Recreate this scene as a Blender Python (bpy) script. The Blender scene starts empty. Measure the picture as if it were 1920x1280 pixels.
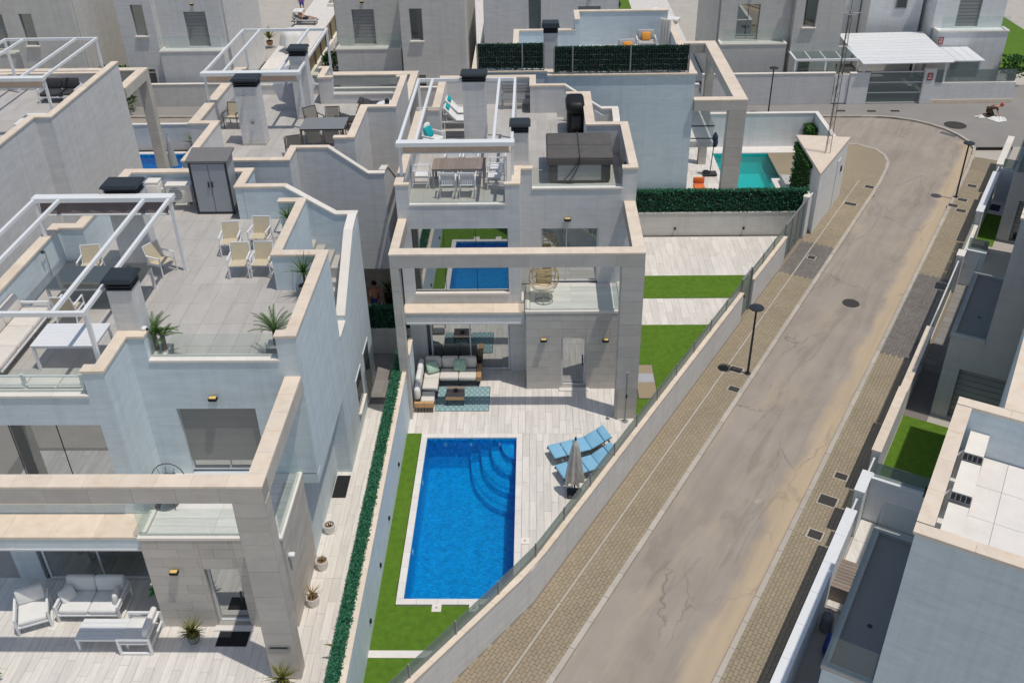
import bpy, math, random
from mathutils import Vector, Matrix
R = math.radians
rnd = random.Random(11)
S = bpy.context.scene
COL = S.collection

# ---------------------------------------------------------------- camera, sky, sun, exposure
def set_camera():
    pitch, yaw, roll = 0.573174, -0.030519, -0.0214406
    cy, sy, cp, sp = math.cos(yaw), math.sin(yaw), math.cos(pitch), math.sin(pitch)
    f = Vector((sy*cp, cy*cp, -sp)); r = Vector((cy, -sy, 0)); u = r.cross(f)
    r2 = r*math.cos(roll) + u*math.sin(roll); u2 = u*math.cos(roll) - r*math.sin(roll)
    cam = bpy.data.cameras.new('camera'); co = bpy.data.objects.new('camera', cam); COL.objects.link(co)
    m = Matrix((r2, u2, -f)).transposed().to_4x4(); m.translation = (0, 0, 20.0)
    co.matrix_world = m
    cam.sensor_width = 36.0; cam.sensor_fit = 'HORIZONTAL'; cam.lens = 1811.09/1920*36
    cam.clip_start = 0.5; cam.clip_end = 900
    S.camera = co
set_camera()
SUN_DIR = Vector((-0.275, 0.137, -1.0)).normalized()
w = bpy.data.worlds.new('World'); S.world = w; w.use_nodes = True
wn = w.node_tree; bg = wn.nodes['Background']
sky = wn.nodes.new('ShaderNodeTexSky'); sky.sky_type = 'NISHITA'; sky.sun_disc = False
sky.sun_elevation = R(73); sky.sun_rotation = R(116.5); sky.air_density = 1.3; sky.dust_density = 1.2; sky.ozone_density = 0.6
wn.links.new(sky.outputs[0], bg.inputs[0]); bg.inputs[1].default_value = 0.10
sl = bpy.data.lights.new('sun', 'SUN'); sl.energy = 3.0; sl.angle = R(0.53); sl.color = (1.0, 0.94, 0.85)
so = bpy.data.objects.new('sun', sl); COL.objects.link(so); so.rotation_euler = SUN_DIR.to_track_quat('-Z', 'Y').to_euler(); so.location = (20, -20, 60)
S.view_settings.view_transform = 'Standard'; S.view_settings.look = 'None'; S.view_settings.gamma = 1.0
S.view_settings.use_curve_mapping = False; S.view_settings.exposure = -0.30
S.render.resolution_x = 1024; S.render.resolution_y = 682

# ---------------------------------------------------------------- materials
MAT = {}
class NT:
    def __init__(s, name):
        m = bpy.data.materials.new(name); m.use_nodes = True; s.m = m; s.t = m.node_tree; s.n = s.t.nodes; s.l = s.t.links
        s.b = s.n['Principled BSDF']; s.out = s.n['Material Output']; MAT[name] = m
        s._pos = None
    def new(s, k, **kw):
        n = s.n.new(k)
        for a, v in kw.items(): setattr(n, a, v)
        return n
    def link(s, a, b): s.l.new(a, b)
    def pos(s):
        if s._pos is None: s._pos = s.new('ShaderNodeNewGeometry')
        return s._pos.outputs['Position']
    def mapped(s, scale=(1, 1, 1), rz=0, src=None):
        n = s.new('ShaderNodeMapping'); n.inputs['Scale'].default_value = scale; n.inputs['Rotation'].default_value = (0, 0, rz)
        s.link(src if src is not None else s.pos(), n.inputs['Vector']); return n.outputs[0]
    def noise(s, vec, scale, detail=5, rough=.55, dist=0):
        n = s.new('ShaderNodeTexNoise'); n.inputs['Scale'].default_value = scale; n.inputs['Detail'].default_value = detail
        n.inputs['Roughness'].default_value = rough; n.inputs['Distortion'].default_value = dist
        s.link(vec, n.inputs['Vector']); return n.outputs['Fac']
    def ramp(s, fac, pts):
        n = s.new('ShaderNodeValToRGB'); cr = n.color_ramp
        while len(cr.elements) > len(pts): cr.elements.remove(cr.elements[-1])
        while len(cr.elements) < len(pts): cr.elements.new(.5)
        for e, (p, c) in zip(cr.elements, pts): e.position = p; e.color = (c, c, c, 1) if isinstance(c, (int, float)) else tuple(c)+(1,)
        s.link(fac, n.inputs[0]); return n.outputs[0]
    def mix(s, fac, a, b, mode='MIX'):
        n = s.new('ShaderNodeMix', data_type='RGBA', blend_type=mode)
        for i, v in ((0, fac), (6, a), (7, b)):
            sk = n.inputs[i]
            if hasattr(v, 'links'): s.link(v, sk)
            elif isinstance(v, (int, float)): sk.default_value = v if i == 0 else (v, v, v, 1)
            else: sk.default_value = tuple(v)+(1,)
        return n.outputs[2]
    def math(s, op, a, b=0.):
        n = s.new('ShaderNodeMath', operation=op)
        for sk, v in ((n.inputs[0], a), (n.inputs[1], b)):
            if hasattr(v, 'links'): s.link(v, sk)
            else: sk.default_value = v
        return n.outputs[0]
    def bump(s, h, strength, dist=.02):
        n = s.new('ShaderNodeBump'); n.inputs['Strength'].default_value = strength; n.inputs['Distance'].default_value = dist
        s.link(h, n.inputs['Height']); s.link(n.outputs[0], s.b.inputs['Normal']); return n
    def rand(s, island=False):
        o = s.new('ShaderNodeObjectInfo').outputs['Random']
        if island:
            s.pos(); o = s.math('FRACT', s.math('ADD', o, s._pos.outputs['Random Per Island']))
        return o
    def scale_by(s, col, v):
        h = s.new('ShaderNodeHueSaturation'); s.link(v, h.inputs['Value']); s.link(col, h.inputs['Color']); return h.outputs[0]

def surf(name, col, rough=.7, var=.10, scale=2.5, stretch=(1, 1, 1), rz=0, fine=.06, fscale=30, bump=0., bscale=60, rand=0., island=False, metal=0., spec=.35, blot=0., blotcol=None, blotscale=.6, bstretch=None, streak=0.):
    t = NT(name); c = Vector(col)
    v = t.mapped(stretch, rz)
    n1 = t.noise(v, scale); base = t.ramp(n1, [(.25, tuple(c*(1-var))), (.75, tuple(c*(1+var)))])
    if fine:
        n2 = t.noise(v, fscale, 3); base = t.mix(1.0, base, t.ramp(n2, [(.2, 1-fine), (.8, 1+fine)]), 'MULTIPLY')
    if blot:
        n3 = t.noise(t.mapped(bstretch or (1, 1, 1), rz), blotscale, 6, .65, .4)
        base = t.mix(t.ramp(n3, [(.52, 0.), (.78, blot)]), base, blotcol)
    if streak:
        n4 = t.noise(t.mapped((2.6, 2.6, .12)), 1.6, 5, .65); base = t.mix(1.0, base, t.ramp(n4, [(.30, 1-streak), (.52, 1.0), (.8, 1.0)]), 'MULTIPLY')
        n5 = t.noise(t.mapped((.5, .5, 5.)), 2.2, 4, .6, .5); base = t.mix(1.0, base, t.ramp(n5, [(.25, 1-streak*.8), (.75, 1+streak*.5)]), 'MULTIPLY')
    if rand:
        r = t.rand(island); base = t.scale_by(base, t.math('ADD', t.math('MULTIPLY', r, 2*rand), 1-rand))
    t.link(base, t.b.inputs['Base Color']); t.b.inputs['Roughness'].default_value = rough
    t.b.inputs['Metallic'].default_value = metal; t.b.inputs['Specular IOR Level'].default_value = spec
    if bump: t.bump(t.noise(v, bscale, 4), bump, .01)
    return t.m

surf('stucco', (.70, .695, .69), .85, .07, 1.6, (1, 1, 3.2), 0, .05, 22, .35, 26, blot=.35, blotcol=(.60, .585, .56), blotscale=.35, streak=.09)
surf('stucco_blue', (.66, .745, .79), .85, .06, 1.6, (1, 1, 3.2), 0, .05, 22, .35, 26, blot=.3, blotcol=(.57, .62, .655), blotscale=.35, streak=.09)
surf('stucco_warm', (.66, .64, .60), .85, .07, 1.4, (1, 1, 3.2), 0, .05, 22, .35, 26, blot=.3, blotcol=(.56, .53, .48), blotscale=.35, streak=.09)
surf('stucco_white', (.80, .81, .81), .8, .05, 1.4, (1, 1, 2.5), 0, .04, 22, .25, 26, streak=.09)
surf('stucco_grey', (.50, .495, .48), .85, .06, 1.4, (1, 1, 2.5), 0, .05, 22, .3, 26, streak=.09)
surf('cap', (.80, .68, .55), .6, .08, 3, fine=.05, fscale=40, bump=.1, bscale=70, rand=.05, blot=.65, blotcol=(.70, .50, .33), blotscale=2.6)
surf('cap_pale', (.82, .77, .70), .6, .05, 3, fine=.04, fscale=40, rand=.05)
surf('stone', (.56, .525, .48), .75, .08, 1.8, (1, 1, 2.2), 0, .08, 26, .2, 50, rand=.06, blot=.4, blotcol=(.50, .43, .36), blotscale=1.1, bstretch=(1, 1, .35))
surf('grout', (.40, .375, .34), .9, .05)
surf('plank', (.74, .70, .65), .55, .12, 1.6, (9, .7, 1), 0, .10, 14, .05, 30, rand=.09, blot=.45, blotcol=(.58, .52, .46), blotscale=1.2, bstretch=(7, .6, 1))
surf('plank_x', (.76, .73, .69), .5, .10, 1.6, (.7, 9, 1), 0, .08, 14, .05, 30, rand=.07, blot=.4, blotcol=(.55, .52, .49), blotscale=1.1, bstretch=(.5, 7, 1))
surf('roof_tile', (.50, .475, .445), .6, .10, 1.3, (2.2, .7, 1), R(18), .06, 12, .05, 30, rand=.06, blot=.3, blotcol=(.42, .39, .36), blotscale=.8)
surf('joint', (.33, .31, .285), .9, .08)
surf('coping', (.78, .74, .70), .6, .06, 3, rand=.04)
surf('steel_grey', (.30, .31, .32), .45, .04, metal=.3)
surf('dark_metal', (.030, .037, .045), .45, .10, 4, rand=.05)
surf('black', (.012, .012, .014), .5, .15, 8)
surf('white_paint', (.82, .83, .84), .4, .03, 4, fine=.02)
surf('white_frame', (.72, .73, .74), .4, .03)
surf('cushion_white', (.80, .79, .77), .9, .04, 5, fine=.04, fscale=80, bump=.2, bscale=18)
surf('cushion_cream', (.74, .69, .63), .9, .05, 5, fine=.05, fscale=80, bump=.2, bscale=18)
surf('cushion_grey', (.46, .45, .44), .9, .06, 5, fine=.05, fscale=80)
surf('sling_beige', (.60, .52, .38), .8, .05, 6, fine=.08, fscale=90)
surf('sling_grey', (.30, .28, .25), .8, .06, 6, fine=.08, fscale=90)
surf('bronze', (.16, .14, .12), .45, .06, metal=.4)
surf('teak', (.52, .31, .15), .55, .18, 3, (8, 1, 1), 0, .12, 14, rand=.08)
surf('wood_grey', (.28, .225, .19), .6, .15, 3, (1.5, 9, 1), 0, .12, 14, rand=.12)
surf('teal', (.01, .38, .42), .85, .08, 6)
surf('orange_fabric', (.85, .36, .06), .85, .06, 6)
surf('orange_cup', (.80, .20, .05), .6, .06, 6)
surf('sky_fabric', (.24, .50, .70), .85, .06, 5, fine=.06, fscale=70, bump=.2, bscale=22)
surf('mint_fabric', (.42, .60, .47), .9, .25, 9, fine=.12, fscale=40)
surf('parasol_cloth', (.56, .52, .46), .9, .12, 5)
surf('parasol_grey', (.42, .43, .47), .9, .10, 5)
surf('navy', (.03, .045, .09), .8, .15, 6)
surf('charcoal', (.055, .055, .06), .8, .15, 6)
surf('cover_brown', (.115, .108, .10), .75, .14, 3, fine=.1, fscale=40, bump=.25, bscale=10)
surf('awning', (.64, .50, .40), .85, .06, 5, (1, 5, 1))
surf('awning_dark', (.20, .165, .165), .85, .08, 5)
surf('cabinet', (.36, .38, .41), .6, .05, 4, (9, 9, 1), 0, .05, 10)
surf('cabinet_roof', (.20, .195, .19), .7, .10, 3, (7, 1, 1))
surf('shutter', (.30, .30, .295), .5, .03, rand=.05)
surf('soil', (.22, .13, .08), .95, .3, 12)
surf('bark', (.16, .105, .065), .9, .3, 14, (1, 1, .5), bump=.6, bscale=30)
surf('terracotta', (.42, .22, .13), .8, .1, 8)
surf('pot_white', (.80, .79, .77), .5, .03)
surf('pot_grey', (.22, .24, .25), .6, .08)
surf('reed', (.30, .24, .15), .9, .25, 6, (14, 14, 1), 0, .2, 20)
surf('panel_white', (.78, .79, .80), .45, .04, 3, rand=.03)
surf('skin', (.55, .30, .20), .6, .06, 8)
surf('shirt_dark', (.10, .065, .04), .85, .2, 9)
surf('shirt_red', (.60, .05, .06), .8, .1, 9)
surf('shorts_blue', (.05, .09, .35), .8, .1, 9)
surf('cloth_white', (.80, .80, .78), .85, .06, 7)
surf('hair_dark', (.02, .015, .012), .7, .2, 30)
surf('concrete', (.50, .46, .41), .9, .08, 1.2, fine=.08, fscale=20, blot=.3, blotcol=(.42, .37, .31), blotscale=.5)
surf('kerb', (.50, .455, .39), .85, .08, 2, fine=.10, fscale=26, bump=.15, bscale=40, rand=.08, blot=.3, blotcol=(.40, .34, .27), blotscale=1.2)
surf('paver', (.345, .285, .20), .9, .09, .5, fine=.10, fscale=30, rand=.055, island=True, blot=.4, blotcol=(.40, .335, .24), blotscale=.35)
surf('paver_dark', (.205, .185, .17), .9, .10, .8, fine=.12, fscale=30, rand=.10, island=True, blot=.3, blotcol=(.27, .24, .21), blotscale=.5)
surf('paver_grey', (.27, .255, .24), .9, .09, .6, fine=.12, fscale=30, rand=.09, island=True, blot=.35, blotcol=(.33, .31, .285), blotscale=.4)
surf('paver_gap', (.285, .235, .17), .95, .10, 2)
surf('iron', (.055, .05, .047), .7, .2, 12, bump=.3, bscale=40)
surf('grass', (.095, .19, .014), .95, .22, 4.5, fine=.30, fscale=60, bump=.8, bscale=120, blot=.5, blotcol=(.14, .235, .022), blotscale=.9)
surf('red_print', (.36, .05, .06), .6, .05); surf('amber', (.80, .56, .18), .4, .05)
surf('mat_black', (.02, .021, .024), .95, .2, 30)
surf('tube_rattan', (.42, .33, .19), .7, .1, 8); surf('mosaic_teal', (.03, .62, .62), .3, .10, 9)
def leafmat(name, a, b, trans=.25):
    t = NT(name)
    base = t.mix(t.rand(True), a, b); t.link(base, t.b.inputs['Base Color']); t.b.inputs['Roughness'].default_value = .5
    t.b.inputs['Specular IOR Level'].default_value = .4
    tr = t.new('ShaderNodeBsdfTranslucent'); t.link(base, tr.inputs[0]); mx = t.new('ShaderNodeMixShader'); mx.inputs[0].default_value = trans
    t.link(t.b.outputs[0], mx.inputs[1]); t.link(tr.outputs[0], mx.inputs[2]); t.link(mx.outputs[0], t.out.inputs[0])
leafmat('leaf_hedge', (.02, .13, .07), (.075, .28, .15), .25)
leafmat('leaf_fence', (.012, .055, .035), (.045, .13, .085), .15)
leafmat('leaf_vine', (.02, .09, .015), (.07, .19, .03))
leafmat('leaf_palm', (.035, .10, .02), (.12, .23, .05))
leafmat('leaf_yucca', (.13, .15, .03), (.26, .24, .07))
leafmat('leaf_bright', (.02, .20, .02), (.05, .34, .04))
leafmat('leaf_dry', (.30, .22, .08), (.40, .30, .13))
def glassmat(name, tint, refl, gl=(.9, .95, .95), haze=0., hz=(.5, .6, .58)):
    t = NT(name); t.n.remove(t.b)
    tr = t.new('ShaderNodeBsdfTransparent'); tr.inputs[0].default_value = tuple(tint)+(1,)
    g = t.new('ShaderNodeBsdfGlossy'); g.inputs[0].default_value = tuple(gl)+(1,); g.inputs['Roughness'].default_value = .01
    lw = t.new('ShaderNodeLayerWeight'); lw.inputs[0].default_value = .5
    f = t.math('ADD', t.math('MULTIPLY', t.math('POWER', lw.outputs['Facing'], 4.), .6), refl)
    mx = t.new('ShaderNodeMixShader'); t.link(f, mx.inputs[0]); t.link(tr.outputs[0], mx.inputs[1]); t.link(g.outputs[0], mx.inputs[2])
    o = mx.outputs[0]
    if haze:
        d = t.new('ShaderNodeBsdfDiffuse'); d.inputs[0].default_value = tuple(hz)+(1,)
        m2 = t.new('ShaderNodeMixShader'); m2.inputs[0].default_value = haze; t.link(o, m2.inputs[1]); t.link(d.outputs[0], m2.inputs[2]); o = m2.outputs[0]
    t.link(o, t.out.inputs[0])
glassmat('glass_rail', (.93, .965, .955), .03, haze=.02)
glassmat('glass_frost', (.74, .81, .80), .02, haze=.4, hz=(.30, .345, .34))
def windowmat(name, dark, refl, tint):
    t = NT(name); t.n.remove(t.b)
    d = t.new('ShaderNodeBsdfDiffuse'); d.inputs[0].default_value = tuple(dark)+(1,)
    g = t.new('ShaderNodeBsdfGlossy'); g.inputs[0].default_value = tuple(tint)+(1,); g.inputs['Roughness'].default_value = .015
    mx = t.new('ShaderNodeMixShader'); mx.inputs[0].default_value = refl
    t.link(d.outputs[0], mx.inputs[1]); t.link(g.outputs[0], mx.inputs[2]); t.link(mx.outputs[0], t.out.inputs[0])
windowmat('window', (.040, .043, .045), .50, (.88, .92, .92)); windowmat('window_dim', (.09, .095, .09), .25, (.8, .9, .87))
def watermat(name, tint, w):
    t = NT(name); t.n.remove(t.b)
    n1 = t.noise(t.mapped((1.2, 1.9, 1), R(32)), 3.6, 4, .6, 1.3); n2 = t.noise(t.mapped((1, 1.5, 1), R(-25)), 10, 3, .5, .5)
    h = t.math('ADD', n1, t.math('MULTIPLY', n2, .3))
    bp = t.new('ShaderNodeBump'); bp.inputs['Strength'].default_value = w; bp.inputs['Distance'].default_value = .05; t.link(h, bp.inputs['Height'])
    tr = t.new('ShaderNodeBsdfTransparent'); tr.inputs[0].default_value = tuple(tint)+(1,)
    rf = t.new('ShaderNodeBsdfRefraction'); rf.inputs['IOR'].default_value = 1.33; rf.inputs[0].default_value = tuple(tint)+(1,); t.link(bp.outputs[0], rf.inputs['Normal'])
    m0 = t.new('ShaderNodeMixShader'); m0.inputs[0].default_value = .35; t.link(tr.outputs[0], m0.inputs[1]); t.link(rf.outputs[0], m0.inputs[2])
    g = t.new('ShaderNodeBsdfGlossy'); g.inputs['Roughness'].default_value = .04; t.link(bp.outputs[0], g.inputs['Normal'])
    fr = t.new('ShaderNodeFresnel'); fr.inputs[0].default_value = 1.33; t.link(bp.outputs[0], fr.inputs['Normal'])
    mx = t.new('ShaderNodeMixShader'); t.link(fr.outputs[0], mx.inputs[0]); t.link(m0.outputs[0], mx.inputs[1]); t.link(g.outputs[0], mx.inputs[2])
    t.link(mx.outputs[0], t.out.inputs[0])
watermat('water', (.55, .92, 1.0), .16); watermat('water_teal', (.80, .97, .96), .10)
def mosaic_ripple_light(name, c1, c2):
    t = NT(name); v = t.new('ShaderNodeTexVoronoi'); v.inputs['Scale'].default_value = 24; t.link(t.mapped((1, 1, 1)), v.inputs['Vector'])
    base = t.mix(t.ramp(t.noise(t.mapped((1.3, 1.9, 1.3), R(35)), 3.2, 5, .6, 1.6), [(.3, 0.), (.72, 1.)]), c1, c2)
    ripple_light = t.noise(t.mapped((1.0, 2.6, 1), R(28)), 7.5, 4, .6, 1.8); base = t.mix(1.0, base, t.ramp(ripple_light, [(.36, .62), (.5, 1.), (.60, 1.5), (.68, 1.0)]), 'MULTIPLY')  # bright and dark ripple light of the water painted into the tile colour
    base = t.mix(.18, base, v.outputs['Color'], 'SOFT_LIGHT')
    t.link(base, t.b.inputs['Base Color']); t.b.inputs['Roughness'].default_value = .3
mosaic_ripple_light('mosaic_ripple_light', (.001, .19, .50), (.004, .45, .80))
def asphalt():
    t = NT('asphalt'); a = R(60.46)
    base = t.ramp(t.noise(t.mapped((1, 1, 1)), .5, 6, .6), [(.3, (.33, .285, .245)), (.7, (.40, .352, .305))])
    v = t.new('ShaderNodeVectorRotate', rotation_type='Z_AXIS'); v.inputs['Angle'].default_value = -a; t.link(t.pos(), v.inputs['Vector'])
    sep = t.new('ShaderNodeSeparateXYZ'); t.link(v.outputs[0], sep.inputs[0]); lat = sep.outputs[1]      # = -t
    wob = t.noise(t.mapped((.22, .22, .22)), 1.0, 4); lat2 = t.math('ADD', lat, t.math('MULTIPLY', t.math('SUBTRACT', wob, .5), 1.6))
    dust = t.ramp(t.math('SUBTRACT', lat2, 3.9), [(.0, 1.), (.55, .85), (.85, 0.)])
    base = t.mix(t.math('MULTIPLY', dust, .85), base, (.56, .44, .30))
    streak = t.noise(t.mapped((.16, 2.2, 1), 0, v.outputs[0]), 1.0, 5, .6, .4)
    base = t.mix(1.0, base, t.ramp(streak, [(.3, .88), (.55, 1.02), (.75, 1.06)]), 'MULTIPLY')
    mot = t.noise(t.mapped((.35, 1.1, 1), 0, v.outputs[0]), .8, 6, .65, .9)
    base = t.mix(t.ramp(mot, [(.52, 0.), (.72, .6)]), base, (.47, .39, .29))
    dk = t.noise(t.mapped((.2, .9, 1), R(8), v.outputs[0]), .9, 5, .6, 1.2)
    base = t.mix(t.ramp(dk, [(.58, 0.), (.64, .35), (.70, 0.)]), base, (.20, .175, .15))
    vo = t.new('ShaderNodeTexVoronoi', feature='DISTANCE_TO_EDGE'); vo.inputs['Scale'].default_value = .42
    dv = t.new('ShaderNodeVectorMath', operation='ADD'); nz = t.new('ShaderNodeTexNoise'); nz.inputs['Scale'].default_value = 2.2; nz.inputs['Detail'].default_value = 5; t.link(t.pos(), nz.inputs['Vector'])
    t.link(t.mapped((.45, 1.2, 1), 0, v.outputs[0]), dv.inputs[0]); nv = t.new('ShaderNodeVectorMath', operation='SCALE'); nv.inputs[3].default_value = .35; t.link(nz.outputs['Color'], nv.inputs[0]); t.link(nv.outputs[0], dv.inputs[1]); t.link(dv.outputs[0], vo.inputs['Vector'])
    msk = t.ramp(t.noise(t.mapped((.3, .3, .3)), 1.0, 3), [(.48, 0.), (.6, 1.)])
    base = t.mix(t.math('MULTIPLY', t.ramp(vo.outputs['Distance'], [(.0, .5), (.010, 0.)]), msk), base, (.11, .095, .08))
    sp_ = t.noise(t.mapped((1, 1, 1)), 1.7, 2); base = t.mix(t.ramp(sp_, [(.73, 0.), (.76, .5)]), base, (.52, .45, .36))
    g = t.noise(t.mapped((1, 1, 1)), 70, 3, .7); base = t.mix(1.0, base, t.ramp(g, [(.25, .80), (.75, 1.2)]), 'MULTIPLY')
    t.link(base, t.b.inputs['Base Color']); t.b.inputs['Roughness'].default_value = .92; t.b.inputs['Specular IOR Level'].default_value = .2
    t.bump(t.noise(t.mapped((1, 1, 1)), 60, 3), .25, .01)
asphalt()
def rugmat():
    t = NT('rug'); sp = t.new('ShaderNodeSeparateXYZ'); t.link(t.pos(), sp.inputs[0])
    fx = t.math('ABSOLUTE', t.math('SUBTRACT', t.math('FRACT', t.math('MULTIPLY', sp.outputs[0], 5.2)), .5)); fy = t.math('ABSOLUTE', t.math('SUBTRACT', t.math('FRACT', t.math('MULTIPLY', sp.outputs[1], 3.6)), .5))
    d = t.math('ADD', fx, fy); b = t.ramp(d, [(.0, (.10, .33, .38)), (.16, (.55, .66, .64)), (.30, (.03, .12, .17)), (.42, (.55, .66, .64)), (.52, (.03, .13, .18)), (.62, (.12, .38, .42)), (.8, (.58, .68, .66)), (.95, (.04, .16, .2))])
    t.link(b, t.b.inputs['Base Color']); t.b.inputs['Roughness'].default_value = .95
rugmat()
def stripemat():
    t = NT('stripe_mat'); w = t.new('ShaderNodeTexWave'); w.inputs['Scale'].default_value = 9; w.inputs['Distortion'].default_value = .3; w.bands_direction = 'Y'
    t.link(t.mapped((1, 1, 1)), w.inputs['Vector']); b = t.mix(w.outputs['Fac'], (.26, .20, .13), (.44, .36, .25))
    t.link(b, t.b.inputs['Base Color']); t.b.inputs['Roughness'].default_value = .95
stripemat()

# ---------------------------------------------------------------- geometry helpers
ORG = {}
class MB:
    def __init__(s): s.v = []; s.f = []
    def add(s, vs, fs):
        o = len(s.v); s.v += [tuple(p) for p in vs]; s.f += [tuple(i+o for i in f) for f in fs]; return s
    def box(s, x0, x1, y0, y1, z0, z1):
        if x0 > x1: x0, x1 = x1, x0
        if y0 > y1: y0, y1 = y1, y0
        if z0 > z1: z0, z1 = z1, z0
        return s.add([(x0, y0, z0), (x1, y0, z0), (x1, y1, z0), (x0, y1, z0), (x0, y0, z1), (x1, y0, z1), (x1, y1, z1), (x0, y1, z1)],
                     [(0, 3, 2, 1), (4, 5, 6, 7), (0, 1, 5, 4), (1, 2, 6, 5), (2, 3, 7, 6), (3, 0, 4, 7)])
    def rbox(s, x0, x1, y0, y1, z0, z1, r=.04):
        n = 3; cx, cy, cz = (x0+x1)/2, (y0+y1)/2, (z0+z1)/2
        hx, hy, hz = abs(x1-x0)/2, abs(y1-y0)/2, abs(z1-z0)/2; r = min(r, hx*.98, hy*.98, hz*.98)
        rings = []
        for zz, k in ((-hz, r), (-hz+r*.3, r*.3), (-hz+r, 0), (hz-r, 0), (hz-r*.3, r*.3), (hz, r)):
            ring = []
            for qx, qy, a0 in ((1, 1, 0), (-1, 1, 90), (-1, -1, 180), (1, -1, 270)):
                for j in range(n):
                    a = R(a0 + 90*j/(n-1)); rr = r
                    ring.append((cx + qx*(hx-r-0*k) + math.cos(a)*(rr-k), cy + qy*(hy-r) + math.sin(a)*(rr-k), cz+zz))
            rings.append(ring)
        m = len(rings[0]); vs = [p for g in rings for p in g]; fs = []
        for i in range(len(rings)-1):
            for j in range(m): fs.append((i*m+j, i*m+(j+1) % m, (i+1)*m+(j+1) % m, (i+1)*m+j))
        fs.append(tuple(range(m))[::-1]); fs.append(tuple((len(rings)-1)*m+j for j in range(m)))
        return s.add(vs, fs)
    def prism(s, poly, z0, z1):
        a = sum(poly[i][0]*poly[(i+1) % len(poly)][1]-poly[(i+1) % len(poly)][0]*poly[i][1] for i in range(len(poly)))
        if a < 0: poly = poly[::-1]
        n = len(poly); za = z0 if isinstance(z0, (list, tuple)) else [z0]*n; zb = z1 if isinstance(z1, (list, tuple)) else [z1]*n
        vs = [(p[0], p[1], za[i]) for i, p in enumerate(poly)]+[(p[0], p[1], zb[i]) for i, p in enumerate(poly)]
        return s.add(vs, [tuple(range(n))[::-1], tuple(range(n, 2*n))]+[(i, (i+1) % n, n+(i+1) % n, n+i) for i in range(n)])
    def hexa(s, b, t):      # four bottom points ccw, four top points ccw
        return s.add(list(b)+list(t), [(0, 3, 2, 1), (4, 5, 6, 7), (0, 1, 5, 4), (1, 2, 6, 5), (2, 3, 7, 6), (3, 0, 4, 7)])
    def bar(s, p, q, w, h=None, up=(0, 0, 1)):
        p = Vector(p); q = Vector(q); h = h or w; d = (q-p).normalized(); u = Vector(up)
        if abs(d.dot(u)) > .98: u = Vector((0, 1, 0))
        a = d.cross(u).normalized()*(w/2); b = a.cross(d).normalized()*(h/2)
        return s.hexa([p-a-b, p+a-b, q+a-b, q-a-b], [p-a+b, p+a+b, q+a+b, q-a+b])
    def cyl(s, p, q, r, r2=None, n=10, cap=True):
        p = Vector(p); q = Vector(q); r2 = r if r2 is None else r2; d = (q-p).normalized()
        u = Vector((0, 0, 1)) if abs(d.z) < .95 else Vector((1, 0, 0)); a = d.cross(u).normalized(); b = d.cross(a)
        vs = [p+(a*math.cos(6.28318*i/n)+b*math.sin(6.28318*i/n))*r for i in range(n)]+[q+(a*math.cos(6.28318*i/n)+b*math.sin(6.28318*i/n))*r2 for i in range(n)]
        fs = [(i, n+i, n+(i+1) % n, (i+1) % n) for i in range(n)]
        if cap: fs += [tuple(range(n)), tuple(range(2*n-1, n-1, -1))]
        return s.add(vs, fs)
    def tube(s, pts, r, n=6):
        for a, b in zip(pts, pts[1:]): s.cyl(a, b, r, n=n)
        return s
    def lathe(s, prof, c=(0, 0), n=16, z0=0):
        vs = []; fs = []
        for r, z in prof:
            for i in range(n): vs.append((c[0]+r*math.cos(6.28318*i/n), c[1]+r*math.sin(6.28318*i/n), z+z0))
        for j in range(len(prof)-1):
            for i in range(n): fs.append((j*n+i, j*n+(i+1) % n, (j+1)*n+(i+1) % n, (j+1)*n+i))
        return s.add(vs, fs)
    def quad(s, a, b, c, d): return s.add([a, b, c, d], [(0, 1, 2, 3)])
    def xf(s, M):
        s.v = [tuple(M @ Vector(p)) for p in s.v]; return s
    def mesh(s, name, mat, smooth=False, org=(0, 0, 0)):
        me = bpy.data.meshes.new(name); me.from_pydata([(a-org[0], b-org[1], c-org[2]) for a, b, c in s.v], [], s.f); me.update()
        me.materials.append(MAT[mat])
        if smooth: me.shade_smooth() if hasattr(me, 'shade_smooth') else [setattr(p, 'use_smooth', True) for p in me.polygons]
        return me
    def build(s, name, mat, parent=None, smooth=False, world=True, angle=None):
        org = ORG.get(parent.name, (0, 0, 0)) if (parent and world) else (0, 0, 0)
        me = s.mesh(name, mat, smooth, org)
        if angle:
            me.set_sharp_from_angle(angle=R(angle))
        o = bpy.data.objects.new(name, me); COL.objects.link(o)
        if parent: o.parent = parent; ORG[o.name] = ORG.get(parent.name, (0, 0, 0))
        return o
def tag(o, label=None, cat=None, group=None, kind=None):
    for k, v in (('label', label), ('category', cat), ('group', group), ('kind', kind)):
        if v: o[k] = v
    return o
def thing(name, label, cat, loc=(0, 0, 0), rz=0, group=None, local=False):
    o = bpy.data.objects.new(name, None); COL.objects.link(o); o.location = loc; o.rotation_euler = (0, 0, rz); o.empty_display_size = .3
    ORG[o.name] = (0, 0, 0) if local else tuple(loc)
    return tag(o, label, cat, group)
def struct(o): return tag(o, kind='structure')
UNIT = {}
def piece(name, mat, parent, x0, x1, y0, y1, z0, z1):
    key = (name, mat)
    if key not in UNIT: UNIT[key] = MB().box(-.5, .5, -.5, .5, -.5, .5).mesh(name, mat)
    o = bpy.data.objects.new(name, UNIT[key]); COL.objects.link(o); o.parent = parent; g = ORG.get(parent.name, (0, 0, 0))
    o.location = ((x0+x1)/2-g[0], (y0+y1)/2-g[1], (z0+z1)/2-g[2]); o.scale = (abs(x1-x0), abs(y1-y0), abs(z1-z0))
    return o
def children(o): return [c for c in bpy.data.objects if c.parent == o]
def copy_tree(o, parent=None):
    c = o.copy(); COL.objects.link(c); c.parent = parent
    for ch in KIDS.get(o.name, []): copy_tree(ch, c)
    return c
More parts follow.
